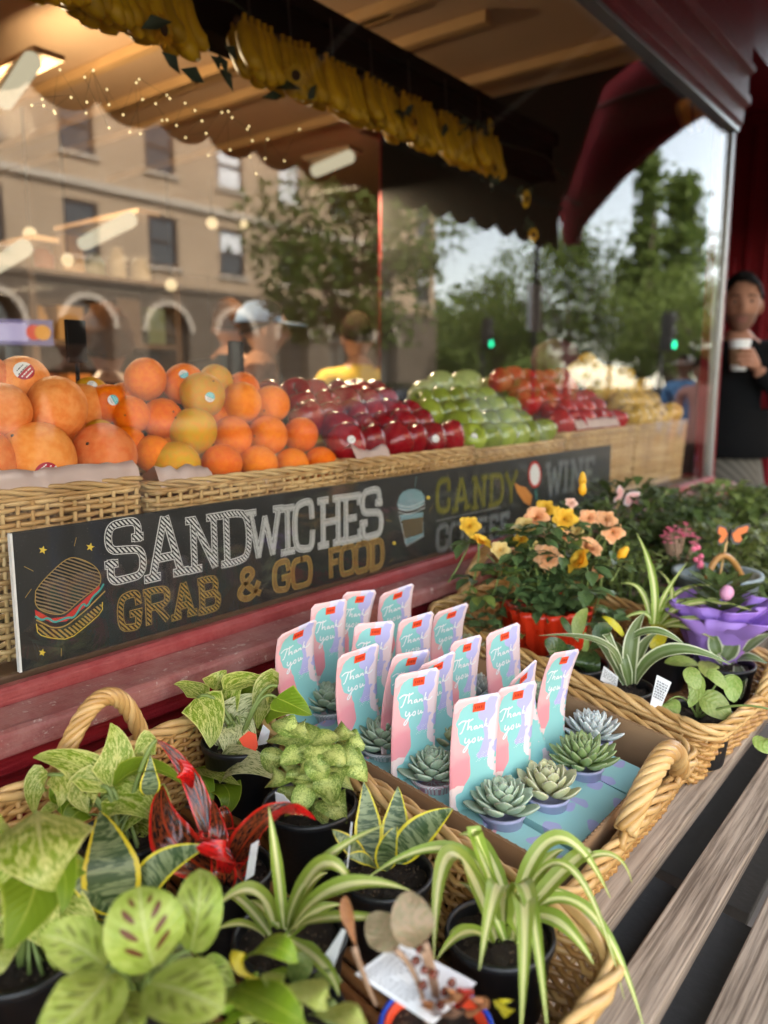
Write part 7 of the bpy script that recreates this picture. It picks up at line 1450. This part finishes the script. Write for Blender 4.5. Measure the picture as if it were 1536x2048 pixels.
# pink kalanchoe
c = gd(1355, 1085, 1.72); t = thing('pink_kalanchoe', 'pink clustered kalanchoe flowers in front of the dark leaves', 'flower', loc=c); rs = random.Random(3)
for i in range(70):
    a = rs.uniform(0, 6.28); q = sqrt(rs.random()); p = V((cos(a)*.045*q, sin(a)*.045*q, .03*(1-q*q)+rs.gauss(0, .006))); mb = MB()
    if i < 46:
        for j in range(4): b = j*pi/2+rs.random()*.3; leaf_bm(mb, [p, p+V((cos(b)*.004, sin(b)*.004, .003)), p+V((cos(b)*.008, sin(b)*.008, .001))], W_oval(.0032), V((0, 0, 1)), .1, 2)
        mb.build('blossom', M['kal'] if 'kal' in M else M.setdefault('kal', plain('pink_blossom', (.82, .17, .28), .6, .2, 60)), t)
    if i % 4 == 0: MB().tube([p, p*.4-V((0, 0, .05)), V((0, 0, -.12))], .0015, 5).build('stem', M['stalk_br'], t)
for i in range(7): p = gd(1398+rs.gauss(0, 9), 1118+rs.gauss(0, 9), 1.66)-c; MB().ball(p, .006, 8, 5).build('blossom', M['kal'], t)
MB().lathe([(.001, -.2), (.035, -.2), (.05, -.12), (.048, -.12), (.001, -.125)], 20).build('pot', M['black_plastic'], t)
# butterflies on sticks
def butterfly(lb, px, py, D_, s, c1, edge, rot):
    c = gd(px, py, D_); t = thing('butterfly_pick', lb, 'butterfly pick', None, c); t.rotation_euler = rot; W_ = [(.0, .0), (.2, .28), (.55, .42), (.62, .34), (.58, .12), (.35, -.02), (.46, -.2), (.38, -.36), (.18, -.34), (.05, -.1)]
    for sx in (-1, 1):
        for sc_, m, off, nm in ((1.0, edge, 0, 'wing'), (.78, c1, -.0016, 'wing_patch')):
            mb = MB(); cx, cz = .34, .06
            P_ = [((cx+(x-cx)*sc_ if nm != 'wing' else x), (cz+(z-cz)*sc_ if nm != 'wing' else z)) for x, z in W_]
            mb.v = [V((sx*x*s, -abs(x)*s*.25+off, z*s)) for x, z in P_]; mb.face(range(len(P_))); o = flat(mb.build(nm, m, t)); o.modifiers.new('t', 'SOLIDIFY').thickness = .0008
    MB().ball((0, -.003, 0), (.05*s, .05*s, .26*s), 8, 8).build('wing_body', M['iron'], t); MB().tube([(0, .002, -.1*s), (0, .002, -.14)], .0022, 6).build('stick', M['wicker_rim'], t)
butterfly('orange butterfly with black wing edges on a thin wooden stick', 1458, 1068, 1.55, .058, plain('orange_wing', (.74, .20, .06), .6, .1), plain('black_grey_wing_edge', (.10, .10, .09), .6, .5, 90), (.2, 0, -.7))
butterfly('pale pink butterfly on a stick near the sill', 1247, 992, 1.95, .058, plain('pink_wing', (.70, .36, .33), .6, .1), plain('pale_wing_edge', (.70, .55, .52), .6, .2, 90), (.3, .3, -.5))
# planter, purple wrapping
c = gz(1430, 1195, 1.0); c = gd(1432, 1172, 1.60); t = thing('blue_planter', 'grey blue tapered planter with a bent wicker handle behind the purple paper', 'planter', loc=c)
MB().lathe([(.001, -.16), (.05, -.16), (.08, .02), (.086, .022), (.086, .03), (.076, .028), (.072, .0), (.001, -.01)], 28).build('planter_body', M['planter'], t); MB().tube(bez3(V((-.075, 0, .02)), V((-.03, -.02, .07)), V((.03, -.05, .0)), 10), .006, 7).build('handle', M['wicker'], t)
c = gd(1435, 1245, 1.46); t = thing('purple_wrapped_pot', 'flower pot wrapped in ruffled purple paper', 'wrapped pot', loc=c)
for i, (r0, ph, zz) in enumerate(((.085, 0, .03), (.07, 1.3, .045))): MB().lathe([(.03, -.12), (.045, -.06), (r0*.8, zz-.03), (r0*1.25, zz), (r0*1.2, zz-.003), (r0*.7, zz-.04)], 56, ruffle=lambda u, a: (.22*sin(5*a+ph)+.12*sin(11*a))*u).build('paper_wrap', M['purple'], t)
mb = MB(); rs = random.Random(8)
for i in range(60): a = rs.uniform(0, 6.28); p = V((cos(a)*.04*rs.random(), sin(a)*.04*rs.random(), .02+.05*rs.random())); d = V((cos(a), sin(a), .5)); leaf_bm(mb, [p, p+d*.02, p+d*.04], W_oval(.012), V((0, 0, 1)), .2, 2)
tag(mb.build('foliage', M['herb_leaf'], t), kind='stuff')
o = MB().ball((0, 0, 0), (.016, .012, .014), 10, 8).build('petal_bow', plain('pink_bow', (.66, .30, .45), .6), t); o.location = (-.03, -.02, .065)
